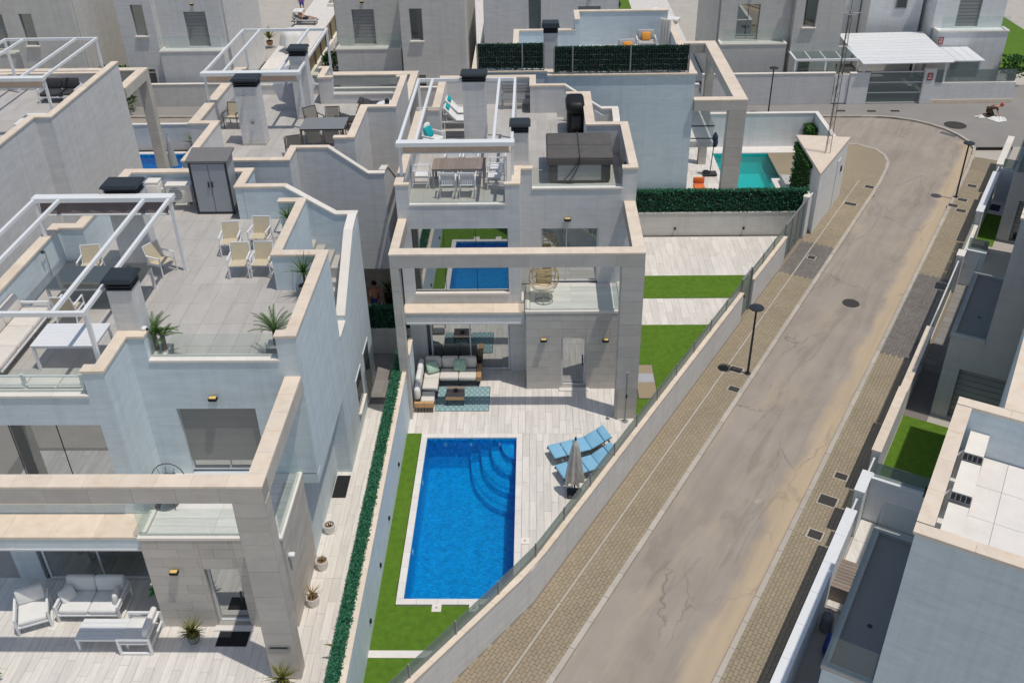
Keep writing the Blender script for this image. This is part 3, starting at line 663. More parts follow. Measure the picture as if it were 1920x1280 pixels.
def villa(h, front=True, wall='stucco', left_open=False, back_windows=(), shutter=False, c1=True, c2=True, porch=False):
    P = h.part; ZR, ZC = 6.35, 7.44; G0 = 2.66 if porch else 0
    # --- walls
    holesL = [(-14.0, -10.48, 3.5, 5.92)]
    P('left_wing_front', wall, [(x0, x1, 18.2, 18.42, z0, z1) for x0, x1, z0, z1 in grid_cuts(-14.49, -10.03, 2.62, 6.3, holesL)])
    P('left_wing', wall, [(-14.49, -10.03, 18.42, 18.95, 5.93, 6.30), (-14.49, -10.03, 18.42, 18.95, 2.62, 3.49), (-14.49, -14.0, 18.42, 18.95, 3.49, 5.93), (-10.48, -10.03, 18.42, 18.95, 3.49, 5.93), (-14.49, -10.03, 18.95, 25.98, 2.62, 6.30), (-14.46, -13.75, 18.85, 25.98, 0, 2.62), (-13.78, -10.03, 25.98, 30.12, 0, 6.30), (-10.03, -9.45, 28.6, 30.12, 0, 6.3), (-13.75, -10.06, 19.3, 25.98, 0, 2.62), (-10.5, -9.85, 18.75, 19.3, 0, 2.62)])
    holesB = [(-9.24, -7.2, 3.15, 5.3)]
    P('right_wing_front', wall, [(x0, x1, 19.67, 19.87, z0, z1) for x0, x1, z0, z1 in grid_cuts(-10.03, -5.87, 3.15, 6.3, holesB)])
    P('right_wing', wall, [(-10.03, -5.87, 20.05, 24.15, 3.10, 6.30), (-10.06, -6.33, 18.95, 24.0, 0, 2.8), (-10.03, -7.2, 24.15, 27.68, G0, 6.30), (-10.03, -8.4, 27.68, 28.6, G0, 6.30)])
    if porch: P('porch_wall', wall, [(-10.03, -6.2, 24.15, 25.6, 0, 2.65)]); P('porch_soffit', wall, [(-10.0, -6.12, 24.2, 28.58, 2.65, 2.75)])
    P('soffit', wall, [(-10.03, -5.87, 19.67, 24.15, 2.8, 3.10)])
    P('inner_reveal', 'black', [(-9.26, -7.18, 19.9, 20.05, 3.15, 5.32), (-14.0, -10.48, 18.7, 18.94, 3.5, 5.92)])
    P('wall_return', wall, [(-10.03, -9.26, 19.87, 20.05, 3.15, 6.3), (-7.18, -5.87, 19.87, 20.05, 3.15, 6.3), (-9.26, -7.18, 19.87, 20.05, 5.32, 6.3)])
    # --- stair on the side
    prof = [(23.6, G0), (28.6, G0), (28.6, 6.48), (27.65, 6.35), (25.05, 4.73), (25.05, 4.55), (24.15, 4.55), (24.15, 2.8), (23.6, 2.8)]
    if porch: prof = prof[:-2]; prof[0] = (24.15, G0)
    m = MB()
    for xx in ((-6.1, -5.87),):
        A = [h.pt(xx[0], y)+(z,) for y, z in prof]; B = [h.pt(xx[1], y)+(z,) for y, z in prof]; k = len(prof)
        m.add(A+B, [tuple(range(k)), tuple(range(2*k-1, k-1, -1))]+[(i, k+i, k+(i+1) % k, (i+1) % k) for i in range(k)])
    m.build('stair_wall', wall, h.o)
    P('stair_end_wall', wall, [(-6.33, -5.87, 23.4, 23.6, 0, 2.8)])
    prof = [(-9.44, G0), (-5.87, G0), (-5.87, 6.46), (-6.55, 6.46), (-8.07, 7.44), (-9.44, 7.44)]; m = MB(); k = len(prof)
    A = [h.pt(x, 28.6)+(z,) for x, z in prof]; B = [h.pt(x, 28.82)+(z,) for x, z in prof]
    m.add(A+B, [tuple(range(k)), tuple(range(2*k-1, k-1, -1))]+[(i, k+i, k+(i+1) % k, (i+1) % k) for i in range(k)]); m.build('stair_back_wall', wall, h.o)
    def slopecap(p, q, x0, x1, nm='coping_stone'):
        (ya, za), (yb, zb) = p, q; A, B, C, D = h.pt(x0, ya), h.pt(x1, ya), h.pt(x1, yb), h.pt(x0, yb)
        MB().hexa([A+(za,), B+(za,), C+(zb,), D+(zb,)], [A+(za+.06,), B+(za+.06,), C+(zb+.06,), D+(zb+.06,)]).build(nm, 'cap_pale', h.o)
    slopecap((28.55, 6.49), (27.65, 6.36), -6.13, -5.84); slopecap((27.65, 6.36), (25.05, 4.74), -6.13, -5.84); slopecap((25.05, 4.56), (24.15, 4.56), -6.13, -5.84)
    for i in range(7): P('stair_tread', 'roof_tile', [(-8.4+.28*i, -8.4+.28*(i+1), 27.69, 28.6, 3.5, 6.15-.19*i)])
    P('stair_landing', 'roof_tile', [(-6.44, -6.1, 27.69, 28.6, 3.5, 4.83)])
    for i in range(12):      # flight along the side, down towards the front
        z = 4.65-i*.19; y = 27.68-i*.29
        P('stair_tread', 'roof_tile', [(-7.2, -6.1, y-.29, y, z-.5, z)])
    # --- roof terrace
    P('roof_slab', 'joint', [(-14.4, -10.1, 18.3, 25.9, 6.28, 6.33), (-13.7, -10.1, 25.9, 30.0, 6.28, 6.33), (-10.1, -6.0, 19.75, 24.1, 6.28, 6.33), (-10.1, -7.3, 24.1, 27.6, 6.28, 6.33), (-10.1, -8.4, 27.6, 28.65, 6.28, 6.33), (-10.1, -9.6, 28.7, 30.0, 6.28, 6.33)])
    h.tiles(-14.23, -10.29, 18.42, 25.72); h.tiles(-13.5, -10.03, 25.72, 29.87); h.tiles(-10.29, -6.13, 19.9, 24.27, holes=[(-7.43, -6, 23.9, 24.3)]); h.tiles(-10.03, -7.43, 24.27, 27.68); h.tiles(-10.03, -8.4, 27.68, 28.6); h.tiles(-10.29, -10.03, 24.27, 25.72)
    par = [(-14.49, -14.23, 18.2, 25.98), (-14.23, -13.5, 25.72, 25.98), (-13.78, -13.5, 25.98, 30.12), (-13.5, -9.45, 29.87, 30.12), (-9.7, -9.45, 28.6, 29.87),
           (-7.43, -7.2, 24.15, 27.68), (-8.03, -7.43, 27.46, 27.68), (-7.43, -5.87, 23.9, 24.15), (-6.13, -5.87, 19.67, 23.9), (-6.37, -6.13, 19.67, 19.9), (-10.29, -10.03, 18.2, 19.9), (-10.03, -9.6, 19.67, 19.9), (-10.55, -10.29, 18.2, 18.44), (-14.23, -13.97, 18.2, 18.44)]
    for x0, x1, y0, y1 in par: P('parapet', wall, [(x0, x1, y0, y1, 6.30, ZC)])
    for i, q in enumerate(par):
        e = .0018*(i % 3); h.cap(*q, ZC, th=.06+e, ov=.03 - e)
    # sloping parapet of the stair mouth
    z0, z1 = 7.44, 6.46; h.cap(-9.40, -8.09, 28.6, 28.82, 7.441, ov=.02)
    A2 = [h.pt(*p) for p in [(-8.07, 28.57), (-6.55, 28.57), (-6.55, 28.85), (-8.07, 28.85)]]
    MB().hexa([A2[0]+(z0,), A2[1]+(z1,), A2[2]+(z1,), A2[3]+(z0,)], [A2[0]+(z0+.06,), A2[1]+(z1+.06,), A2[2]+(z1+.06,), A2[3]+(z0+.06,)]).build('coping_stone', 'cap_pale', h.o)
    h.cap(-6.55, -5.87, 28.6, 28.82, 6.46, 'cap_pale')
    # low kerbs with glass
    P('railing_kerb', wall, [(-9.6, -6.37, 19.67, 19.9, 6.3, 6.74), (-13.97, -10.55, 18.2, 18.44, 6.3, 6.74)])
    h.cap(-9.58, -6.39, 19.67, 19.9, 6.74, 'cap_pale'); h.cap(-13.95, -10.57, 18.2, 18.44, 6.741, 'cap_pale')
    h.glassrow(-9.58, -6.39, 19.82, 6.8, 7.46, 2); h.glassrow(-13.95, -10.57, 18.34, 6.8, 7.46, 2)
    # --- openings in the side wall under the stair
    if front:
        w = P('side_window', 'white_frame', [(-5.87, -5.845, 25.38, 25.44, .85, 2.1), (-5.87, -5.845, 26.36, 26.42, .85, 2.1), (-5.87, -5.845, 25.44, 26.36, 2.04, 2.1), (-5.87, -5.845, 25.44, 26.36, .85, .91)])
        h.pc('pane', 'window_dim', -5.868, -5.858, 25.42, 26.38, .88, 2.07, w); P('sill', 'cap_pale', [(-5.87, -5.77, 25.33, 26.47, .78, .845)], w)
        w = P('side_door', 'white_frame', [(-5.87, -5.845, 26.93, 27.0, .02, 2.12), (-5.87, -5.845, 27.95, 28.02, .02, 2.12), (-5.87, -5.845, 27.0, 27.95, 2.05, 2.12), (-5.87, -5.845, 27.0, 27.95, .02, .1)])
        h.pc('pane', 'window_dim', -5.868, -5.858, 26.97, 27.98, .05, 2.08, w)
    # --- chimneys
    if c1: h.chimney(-10.32, -9.72, 19.93, 20.5, ZR, 8.62)
    if c2: h.chimney(-12.45, -11.5, 25.45, 26.05, ZR, 8.62)
    if not front:
        h.window(-9.2, -8.4, 28.83, 4.3, 4.9, panes=1, f=1, glass='window_dim', frame='steel_grey')
        for (x0, x1, z0, z1) in back_windows: h.window(x0, x1, 30.125, z0, z1, panes=1, f=1, glass='window_dim')
        P('frame_side_beam', 'stone', [(-6.28, -5.9, 15.95, 19.67, 5.82, 6.24)]); P('frame_column', 'stone', [(-6.61, -5.9, 15.55, 15.95, 0, 6.24)]); P('frame_beam', 'stone', [(-14.49, -6.61, 15.55, 15.95, 5.82, 6.24), (-14.6, -14.3, 15.55, 15.95, 0, 5.82)])
        h.cap(-14.4, -5.9, 15.55, 15.95, 6.24, ov=.01); h.cap(-6.28, -5.9, 15.97, 19.67, 6.24, ov=.01)
        P('balcony_block', 'stone', [(-9.85, -6.3, 17.2, 19.9, 0, 3.1)])
        return
    # --- door block, balcony and ledge
    D = (-8.42, -7.55, 0.06, 2.12)
    blk = P('door_block', 'grout', [(x0, x1, 17.2, 17.5, z0, z1) for x0, x1, z0, z1 in grid_cuts(-9.85, -6.3, 0, 3.12, [D])]+[(-9.85, -6.3, 17.5, 19.67, 2.5, 3.12), (-6.5, -6.3, 17.5, 19.67, 0, 2.5), (-9.85, -9.6, 17.5, 19.2, 0, 2.5)])
    h.clad_y(blk, 17.2, -9.85, -6.3, 0, 3.12, [D]); h.clad_x(blk, -6.3, 17.2, 19.67, 0, 3.12); h.clad_x(blk, -9.85, 17.2, 18.75, 0, 2.9, f=-1)
    P('door_step', 'coping', [(-8.5, -7.45, 17.02, 17.45, 0, .05)])
    d = h.window(D[0], D[1], 17.38, D[2], D[3], nm='glass_door', panes=1, fw=.06); hp = h.pt(-7.66, 17.28)
    MB().rbox(hp[0]-.02, hp[0]+.02, hp[1]-.06, hp[1], .95, 1.25, .015).build('door_handle', 'dark_metal', d)
    h.lamp(-9.16, 17.185, 2.08); h.lamp(-6.95, 17.185, 2.06)
    h.tiles(-9.7, -6.42, 17.36, 19.67, 3.15, 1.6, .3, 'balcony_plank', 'plank_x'); P('balcony_bed', 'joint', [(-9.84, -6.31, 17.21, 19.66, 3.12, 3.128)])
    P('balcony_lip', 'cap_pale', [(-9.88, -6.27, 17.17, 17.35, 3.122, 3.2), (-6.42, -6.27, 17.35, 19.66, 3.122, 3.2), (-9.88, -9.72, 17.35, 18.19, 3.122, 3.2)])
    h.glassrow(-9.82, -6.36, 17.27, 3.2, 4.1, 2); h.glassrow(17.32, 19.6, -6.34, 3.2, 4.1, 1, 'y'); h.glassrow(17.3, 18.15, -9.82, 3.2, 4.1, 1, 'y')
    if shutter:
        w = h.window(-9.24, -7.2, 19.86, 3.17, 5.28, 'balcony_window', 2)
        for i in range(42):
            z = 5.28-i*.042
            if z < 3.55: break
            h.pc('shutter_slat', 'shutter', -9.2, -7.24, 19.80-.004*(i % 2), 19.77, z-.038, z, w)
    else: h.window(-9.24, -7.2, 19.86, 3.17, 5.28, 'balcony_window', 2)
    h.lamp(-8.2, 19.665, 5.66)
    w = h.window(-14.0, -10.48, 18.36, 3.52, 5.92, 'picture_window', 3, fw=.02, frame='dark_metal', dep=.03)
    P('window_sill', 'cap_pale', [(-14.02, -10.46, 18.12, 18.35, 3.44, 3.505)], w)
    P('ledge', wall, [(-14.49, -9.90, 17.36, 18.19, 2.66, 3.0)]); h.cap(-14.49, -9.92, 17.36, 18.17, 3.0, 'cap', .02, 1.1, .07)
    P('ledge_gutter', 'white_frame', [(-14.4, -9.93, 17.34, 17.42, 2.6, 2.66)])
    h.window(-13.6, -10.52, 18.9, .03, 2.3, 'sliding_door', 2, fw=.06); P('door_lintel', wall, [(-13.75, -10.5, 18.85, 19.3, 2.3, 2.62)])
    # --- frame in front
    fr = P('frame', 'grout', [(-6.61, -5.9, 15.56, 15.95, 0, 6.24), (-14.47, -6.61, 15.56, 15.95, 5.82, 6.24), (-6.28, -5.9, 15.95, 19.67, 5.82, 6.24), (-14.47, -14.15, 15.95, 18.2, 5.82, 6.24), (-14.47, -14.15, 15.56, 15.95, 0, 5.82)])
    h.clad_y(fr, 15.56, -6.61, -5.9, 0, 5.82, ph=.42); h.clad_x(fr, -5.9, 15.56, 15.95, 0, 5.82, ph=.42); h.clad_x(fr, -6.61, 15.56, 15.95, 0, 5.82, ph=.42, f=-1)
    h.clad_y(fr, 15.56, -14.47, -14.15, 0, 5.82, ph=.42); h.clad_x(fr, -14.15, 15.56, 15.95, 0, 5.82, ph=.42)
    h.clad_y(fr, 15.56, -14.47, -5.9, 5.82, 6.24, ph=.45, pw=.95); h.clad_x(fr, -5.9, 15.95, 19.66, 5.82, 6.24, ph=.45, pw=.95)
    h.cap(-14.47, -5.9, 15.56, 15.95, 6.24, ov=.015, ln=.8); h.cap(-6.28, -5.9, 15.98, 19.66, 6.24, ov=.013, ln=.8); h.cap(-14.47, -14.15, 15.98, 18.18, 6.24, ov=.013)

XA = interp([(-14.49, -14.49), (-5.87, -5.87)]); YA = interp([(15.55, 15.55), (30.12, 30.12)])
hA = House(thing('villa', 'nearest villa on the left with rooftop dining terrace and grey storage cabinet', 'villa', (-10, 22, 0))); villa(hA, shutter=True, wall='stucco_blue')
XB = interp([(-14.49, -4.53), (-13.78, -3.95), (-10.03, -.53), (-9.6, -.13), (-9.24, .3), (-8.42, .85), (-7.55, 1.68), (-7.2, 2.16), (-6.3, 2.69), (-5.9, 3.32), (-5.87, 3.35)])
XB = interp([(-14.49, -4.53), (-13.78, -3.95), (-10.03, -.53), (-9.6, -.13), (-8.42, .85), (-7.55, 1.70), (-7.2, 2.15), (-6.61, 2.62), (-6.37, 2.88), (-5.9, 3.32), (-5.87, 3.35)])
YB = interp([(15.55, 26.13), (15.95, 26.53), (17.2, 27.89), (17.36, 28.05), (18.2, 28.65), (18.9, 29.1), (19.67, 29.87), (24.15, 34.15), (27.6, 37.5), (28.7, 38.5), (30.12, 39.77)])
hB = House(thing('villa', 'central villa with stone frame, hot tub roof and blue pool in front', 'villa', (-1, 33, 0)), XB, YB); villa(hB)
XC = interp([(-14.49, -12.97), (-13.78, -12.1), (-10.03, -8.9), (-9.5, -8.44), (-8.03, -7.24), (-7.43, -6.76), (-7.2, -6.5), (-5.87, -5.4)])
YC = interp([(30.12, 30.83), (28.7, 32.05), (27.58, 32.95), (25.85, 34.6), (24.15, 36.1), (19.67, 40.0), (18.2, 41.3), (15.55, 44.4)])
hC = House(thing('villa', 'villa behind the left one, seen from the back, with two tall rooftop chimneys', 'villa', (-9, 37, 0)), XC, YC); villa(hC, front=False, c1=False, c2=False, porch=True)

# ================================================================ FOLIAGE HELPERS
def leaf_cloud(m, rg, n, size, flat=None):
    """n small bent leaves at points given by rg()"""
    for _ in range(n):
        c = Vector(rg()); s = size*rnd.uniform(.6, 1.3); a = rnd.uniform(0, 6.283); tl = rnd.uniform(-.9, 1.1)
        d = Vector((math.cos(a)*math.cos(tl), math.sin(a)*math.cos(tl), math.sin(tl))); u = d.cross(Vector((rnd.uniform(-1, 1), rnd.uniform(-1, 1), 1))).normalized()*s*.38
        k = d.cross(u).normalized()*s*.12
        m.add([c, c+d*s*.5+u+k, c+d*s, c+d*s*.5-u+k], [(0, 1, 2), (0, 2, 3)])
def hedge(parent, x0, x1, y0, y1, z0, z1, size=.07, dens=900, mat='leaf_hedge', name='foliage', rot=None):
    m = MB(); A = 2*(abs(x1-x0)+abs(y1-y0))*(z1-z0)+abs(x1-x0)*abs(y1-y0)
    def rg():
        f = rnd.random(); x, y, z = rnd.uniform(x0, x1), rnd.uniform(y0, y1), rnd.uniform(z0, z1); w = rnd.uniform(0, .04)
        if f < .3: z = z1-w+rnd.uniform(-.01, .03)
        elif f < .65:
            if abs(x1-x0) > abs(y1-y0): y = rnd.choice((y0+w, y1-w))
            else: x = rnd.choice((x0+w, x1-w))
        return (x, y, z)
    leaf_cloud(m, rg, int(A*dens), size)
    o = m.build(name, mat, parent); o['kind'] = 'stuff'; return o
def spiky(parent, c, z, n, L, wid, mat, up=(.1, 1.3), droop=.5, name='frond', feather=False):
    for i in range(n):
        m = MB(); a = i*2.39996+rnd.uniform(-.2, .2); e = up[0]+(up[1]-up[0])*rnd.random(); l = L*rnd.uniform(.75, 1.1); p = Vector((c[0], c[1], z)); pts = []
        for k in range(6):
            pts.append(p.copy()); d = Vector((math.cos(a)*math.cos(e), math.sin(a)*math.cos(e), math.sin(e))); p = p+d*l/5; e -= droop*.22*(k+1)*.5
        sd = Vector((-math.sin(a), math.cos(a), 0))
        if feather:
            for k in range(1, 6):
                for q in (0., .33, .66):
                    b = pts[k-1].lerp(pts[k], q); dd = (pts[k]-pts[k-1]).normalized(); ll = wid*(1-abs((k-3+q)/4.2))*1.0
                    for sg in (-1, 1):
                        tip = b+sd*sg*ll+dd*ll*.7+Vector((0, 0, .25*ll)); m.add([b-dd*.012, tip, b+dd*.02], [(0, 1, 2)])
            m.tube(pts, .006, 4)
        else:
            for k in range(5):
                w0, w1 = wid*(1-k/5)**.7, wid*(1-(k+1)/5)**.7 if k < 4 else 0.002
                m.quad(pts[k]-sd*w0, pts[k]+sd*w0, pts[k+1]+sd*w1, pts[k+1]-sd*w1)
        m.build(name, mat, parent)

# ================================================================ OTHER BUILDINGS
def wallbox(h, name, mat, boxes): return h.part(name, mat, boxes)
# --- villa beyond the central one (front turned to the right) with fenced roof
hE = House(thing('villa', 'villa behind the central one with green screened roof fence and blank side wall', 'villa', (3, 44, 0)))
hE.part('wall', 'stucco_blue', [(.53, 6.7, 40.08, 40.32, 0, 7.34), (.53, 6.7, 40.32, 48.6, 0, 6.3), (6.45, 6.7, 40.32, 48.6, 6.3, 7.34), (-2.5, .53, 40.62, 40.84, 0, 7.34), (-2.5, .53, 40.84, 44.6, 0, 6.3), (-2.7, -2.5, 40.62, 44.6, 0, 7.34), (-2.5, -.8, 44.38, 44.6, 6.3, 7.4), (-.8, .53, 44.6, 47.0, 0, 6.3), (-1.0, -.8, 44.38, 46.95, 0, 7.4), (-.8, 1.9, 46.75, 46.95, 6.3, 7.4), (1.9, 2.1, 46.75, 48.4, 6.3, 7.9), (2.1, 6.45, 48.2, 48.4, 6.3, 7.9)])
hE.cap(.55, 6.7, 40.08, 40.32, 7.34, ov=.06); hE.cap(-2.7, .5, 40.62, 40.84, 7.342, ov=.04); hE.cap(.53, .75, 40.36, 40.84, 7.338); hE.cap(-2.7, -2.5, 40.9, 44.6, 7.34); hE.cap(-2.48, -.8, 44.38, 44.6, 7.4); hE.cap(-1.0, -.8, 44.64, 46.95, 7.401); hE.cap(-.76, 1.9, 46.75, 46.95, 7.4); hE.cap(1.9, 2.1, 46.75, 48.4, 7.9); hE.cap(2.12, 6.45, 48.2, 48.4, 7.9); hE.cap(6.45, 6.7, 40.4, 48.5, 7.34)
hE.tiles(.75, 6.4, 40.4, 48.1, 6.34, .9, 1.2); hE.tiles(-2.4, .6, 40.9, 44.3, 6.34, .9, 1.2)
hE.chimney(.35, .95, 41.4, 41.95, 6.34, 8.75, 'stucco', .42)
fr = hE.part('frame', 'grout', [(6.7, 8.95, 39.92, 40.3, 5.82, 6.24), (8.2, 8.95, 39.92, 40.3, 0, 5.82), (8.42, 8.95, 40.3, 48.3, 5.82, 6.24), (8.55, 8.95, 48.1, 48.5, 0, 5.82), (5.6, 8.95, 48.3, 48.7, 5.82, 6.24)])
hE.clad_y(fr, 39.92, 8.2, 8.95, 0, 5.82, ph=.42); hE.clad_y(fr, 39.92, 6.72, 8.95, 5.82, 6.24, ph=.45); hE.clad_x(fr, 8.42, 40.3, 48.3, 5.82, 6.24, ph=.45, f=-1); hE.clad_y(fr, 48.1, 8.55, 8.95, 0, 5.82, ph=.42); hE.clad_x(fr, 8.2, 39.92, 40.3, 0, 5.82, ph=.42, f=-1)
hE.cap(6.72, 8.95, 39.92, 40.3, 6.24, ov=.015); hE.cap(8.42, 8.95, 40.32, 48.3, 6.24, ov=.014); hE.cap(5.6, 8.95, 48.33, 48.7, 6.24, ov=.012)
hE.part('balcony', 'stucco_warm', [(6.7, 8.3, 43.2, 48.4, 2.9, 3.15)]); hE.glassrow(43.2, 48.3, 8.26, 3.15, 4.0, 3, 'y'); hE.part('balcony_rail', 'dark_metal', [(6.72, 8.3, 43.2, 43.24, 3.9, 3.95), (6.72, 8.3, 43.2, 43.24, 3.3, 3.34)])
d = hE.part('terrace_door', 'charcoal', [(6.7, 6.76, 46.0, 47.6, 3.2, 5.4)])
def fencerow(xs, y, z0, z1, label):
    f = thing('roof_fence', label, 'fence', ((xs[0]+xs[-1])/2, y, z0), group='wire fences with leafy screens along the roof')
    for x in xs: MB().box(x-.03, x+.03, y-.09, y-.03, z0-.04, z1+.03).build('post', 'steel_grey', f)
    for k in range(5): MB().cyl((xs[0], y-.04, z0+.12+k*(z1-z0-.2)/4), (xs[-1], y-.04, z0+.12+k*(z1-z0-.2)/4), .0035, n=4).build('wire', 'steel_grey', f)
    m = MB(); x = xs[0]+.1
    while x < xs[-1]: m.cyl((x, y-.035, z0+.05), (x, y-.035, z1-.02), .003, n=3, cap=False); x += .1
    o = m.build('vertical_wires', 'steel_grey', f); o['kind'] = 'stuff'
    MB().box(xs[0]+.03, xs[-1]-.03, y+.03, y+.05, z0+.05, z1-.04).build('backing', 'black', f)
    hedge(f, xs[0]+.03, xs[-1]-.03, y-.05, y+.07, z0+.02, z1, .055, 1500, 'leaf_fence')
fencerow([-2.45, -.55, .35], 40.73, 7.42, 8.5, 'leafy wire fence on the shorter left roof edge of the screened villa')
fencerow([.78, 1.55, 3.95, 6.38], 40.2, 7.42, 8.5, 'long leafy wire fence on the right roof edge of the screened villa')
# --- garden of that villa
gE = bed('screened_villa_terrace', [[(6.7, 40.1), (9.2, 40.1), (9.2, 50.5), (6.7, 50.5)]], -.03); floor_pieces('tile', 'plank', gE, 6.7, 9.3, 40.3, 50.5, 0, .6, .6, th=.02)
PE = pool(9.55, 14.3, 44.3, 49.58, 'mosaic_teal', 'water_teal', .3, 'turquoise pool behind the green hedge wall', 1.2)
MB().box(12.0, 14.3, 44.3, 46.2, -1.2, .0).build('shallow_bench', 'coping', PE); MB().box(12.35, 14.3, 44.3, 45.85, .0, .35).build('bench_wall', 'stucco_grey', PE)
struct(MB().box(9.3, 15.2, 49.9, 50.5, -.06, .012).build('pool_surround', 'coping'))
def gwall(name, boxes, label, mat='stucco_white', capm='cap_pale', cat='wall', axis=None, ln=1.0, group=None):
    h = House(thing(name, label, cat, ((boxes[0][0]+boxes[0][1])/2, (boxes[0][2]+boxes[0][3])/2, 0), group=group))
    h.part('masonry', mat, boxes)
    for i, (x0, x1, y0, y1, z0, z1) in enumerate(boxes): h.cap(x0+(.03 if i else 0), x1, y0+(.03 if i else 0), y1, z1, capm, .025, ln, .05+.001*i)
    return h
gwall('garden_wall', [(9.0, 15.2, 50.5, 50.7, 0, 1.85), (15.0, 15.2, 45.2, 50.47, 0, 1.85)], 'white garden wall round the turquoise pool')
# hedge wall between the driveway and the turquoise pool
hw = gwall('hedge_wall', [(4.4, 12.0, 39.80, 39.97, 0, 1.12)], 'low cream wall with green hedge behind the driveway', 'stucco_warm')
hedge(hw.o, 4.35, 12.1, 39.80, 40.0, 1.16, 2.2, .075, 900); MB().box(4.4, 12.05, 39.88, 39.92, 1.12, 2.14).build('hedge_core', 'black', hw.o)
for x in (6.3, 9.4): MB().box(x-.04, x+.04, 39.72, 39.8, .32, .42).build('wall_light', 'black', hw.o)
# triangular block with mast
TB = [(12.5, 44.3), (14.85, 43.95), (12.5, 39.85)]
kb = thing('corner_block', 'triangular stone topped block at the street corner', 'block', (13.2, 42, 0))
MB().prism(TB, 0, 2.9).build('wall', 'stucco_white', kb); c = Vector((13.4, 42.5)); MB().prism([tuple(c+(Vector(p)-c)*1.06) for p in TB], 2.9, 3.0).build('top_slab', 'cap', kb)
p0, p1 = Vector(TB[2]), Vector(TB[1]); dd = (p1-p0).normalized(); nn = Vector((dd.y, -dd.x))
q = p0+dd*3.1; MB().prism([tuple(q+nn*.002), tuple(q+dd*.5+nn*.002), tuple(q+dd*.5+nn*.03), tuple(q+nn*.03)], 0, 2.4).build('meter_door', 'panel_white', kb)
q = p0+dd*3.9; MB().prism([tuple(q+nn*.002), tuple(q+dd*.14+nn*.002), tuple(q+dd*.14+nn*.05), tuple(q+nn*.05)], 1.6, 1.85).build('lock_box', 'black', kb)
ms = thing('antenna_mast', 'thin lattice antenna mast standing on the triangular corner block', 'mast', (13.33, 42.1, 3.0))
L3 = [(13.33+.13*math.cos(a), 42.1+.13*math.sin(a)) for a in (R(90), R(210), R(330))]
for x, y in L3: MB().cyl((x, y, 3.0), (x+(13.33-x)*.4, y+(42.1-y)*.4, 9.3), .014, n=5).build('leg', 'bronze', ms)
for k in range(14):
    z = 3.3+k*.43
    for i in range(3):
        a, b = L3[i], L3[(i+1) % 3]; f = 1-.4*(z-3.12)/6.2; g = 1-.4*(z+.43-3.12)/6.2
        MB().cyl((13.33+(a[0]-13.33)*f, 42.1+(a[1]-42.1)*f, z), (13.33+(b[0]-13.33)*g, 42.1+(b[1]-42.1)*g, z+.43), .007, n=4).build('lacing', 'bronze', ms)
MB().cyl((13.33, 42.1, 9.2), (13.33, 42.1, 10.6), .012, n=5).build('rod', 'bronze', ms)
MB().tube([(13.33+.32*math.cos(R(a)), 42.1+.32*math.sin(R(a)), 9.25) for a in range(0, 361, 30)], .012, 4).build('ring', 'steel_grey', ms)
for a in (0, 60, 120): MB().cyl((13.33-.42*math.cos(R(a)), 42.1-.42*math.sin(R(a)), 9.25), (13.33+.42*math.cos(R(a)), 42.1+.42*math.sin(R(a)), 9.25), .008, n=4).build('element', 'steel_grey', ms)
vn = thing('climbing_vine', 'green climber covering the pool side of the triangular block', 'plant', (12.4, 42.5, 0))
hedge(vn, 12.38, 12.56, 41.2, 44.1, .1, 2.7, .11, 420, 'leaf_vine'); MB().tube([(12.45, 42, 0), (12.4, 41.8, 1.2), (12.42, 42.2, 2.6)], .02).build('stem', 'bark', vn)
vn = thing('climbing_vine', 'small climber in the far corner of the turquoise pool wall', 'plant', (14.8, 49.9, 0)); hedge(vn, 14.5, 15, 49.4, 50.45, .1, 1.3, .12, 300, 'leaf_vine'); MB().cyl((14.8, 50, 0), (14.8, 50, 1), .02, n=5).build('stem', 'bark', vn)

# ---------------------------------------------------------------- street wall of the pool villa
def stwall(name, label, s0, s1, t0, t1, h, mat='stucco', capm='cap', group=None, glass=None, tf=None, ln=1.1, z0=0, posts=True, seg=None, cat='wall'):
    o = thing(name, label, cat, stz((s0+s1)/2, t0, 0), group=group)
    tf = tf or (lambda s: 0); S_ = [s0]+[s for s in (seg or []) if s0 < s < s1]+[s1]; m = MB()
    for a, b in zip(S_, S_[1:]): m.prism([st(a, t0+tf(a)), st(b, t0+tf(b)), st(b, t1+tf(b)), st(a, t1+tf(a))], z0, h)
    m.build('masonry', mat, o)
    N = max(1, round((s1-s0)/ln))
    for i in range(N):
        a, b = s0+(s1-s0)*i/N+.003, s0+(s1-s0)*(i+1)/N-.003
        MB().prism([st(a, t0-.025+tf(a)), st(b, t0-.025+tf(b)), st(b, t1+.025+tf(b)), st(a, t1+.025+tf(a))], h, h+.05).build('coping_stone', capm, o)
    if glass:
        gh, n, gm = glass; tm = (t0+t1)/2-.03
        for i in range(n):
            a, b = s0+(s1-s0)*i/n+.03, s0+(s1-s0)*(i+1)/n-.03
            MB().prism([st(a, tm-.006+tf(a)), st(b, tm-.006+tf(b)), st(b, tm+.006+tf(b)), st(a, tm+.006+tf(a))], h+.07, h+gh).build('glass_panel', gm, o)
            if posts: MB().prism([st(a-.05, tm-.02+tf(a)), st(a-.005, tm-.02+tf(a)), st(a-.005, tm+.02+tf(a)), st(a-.05, tm+.02+tf(a))], h, h+gh+.02).build('post', 'steel_grey', o)
    return o
TF = lambda s: -max(0, 15.64-s)*.148
stwall('street_wall', 'long grey street wall topped with frosted glass beside the blue pool', 9.6, 32.0, -9.2, -9.0, 1.27, glass=(.5, 14, 'glass_frost'), tf=TF, seg=[15.64])
stwall('street_wall', 'short grey street wall with glass between the two entrance gates', 33.2, 37.45, -9.2, -9.0, 1.27, glass=(.5, 3, 'glass_frost'))
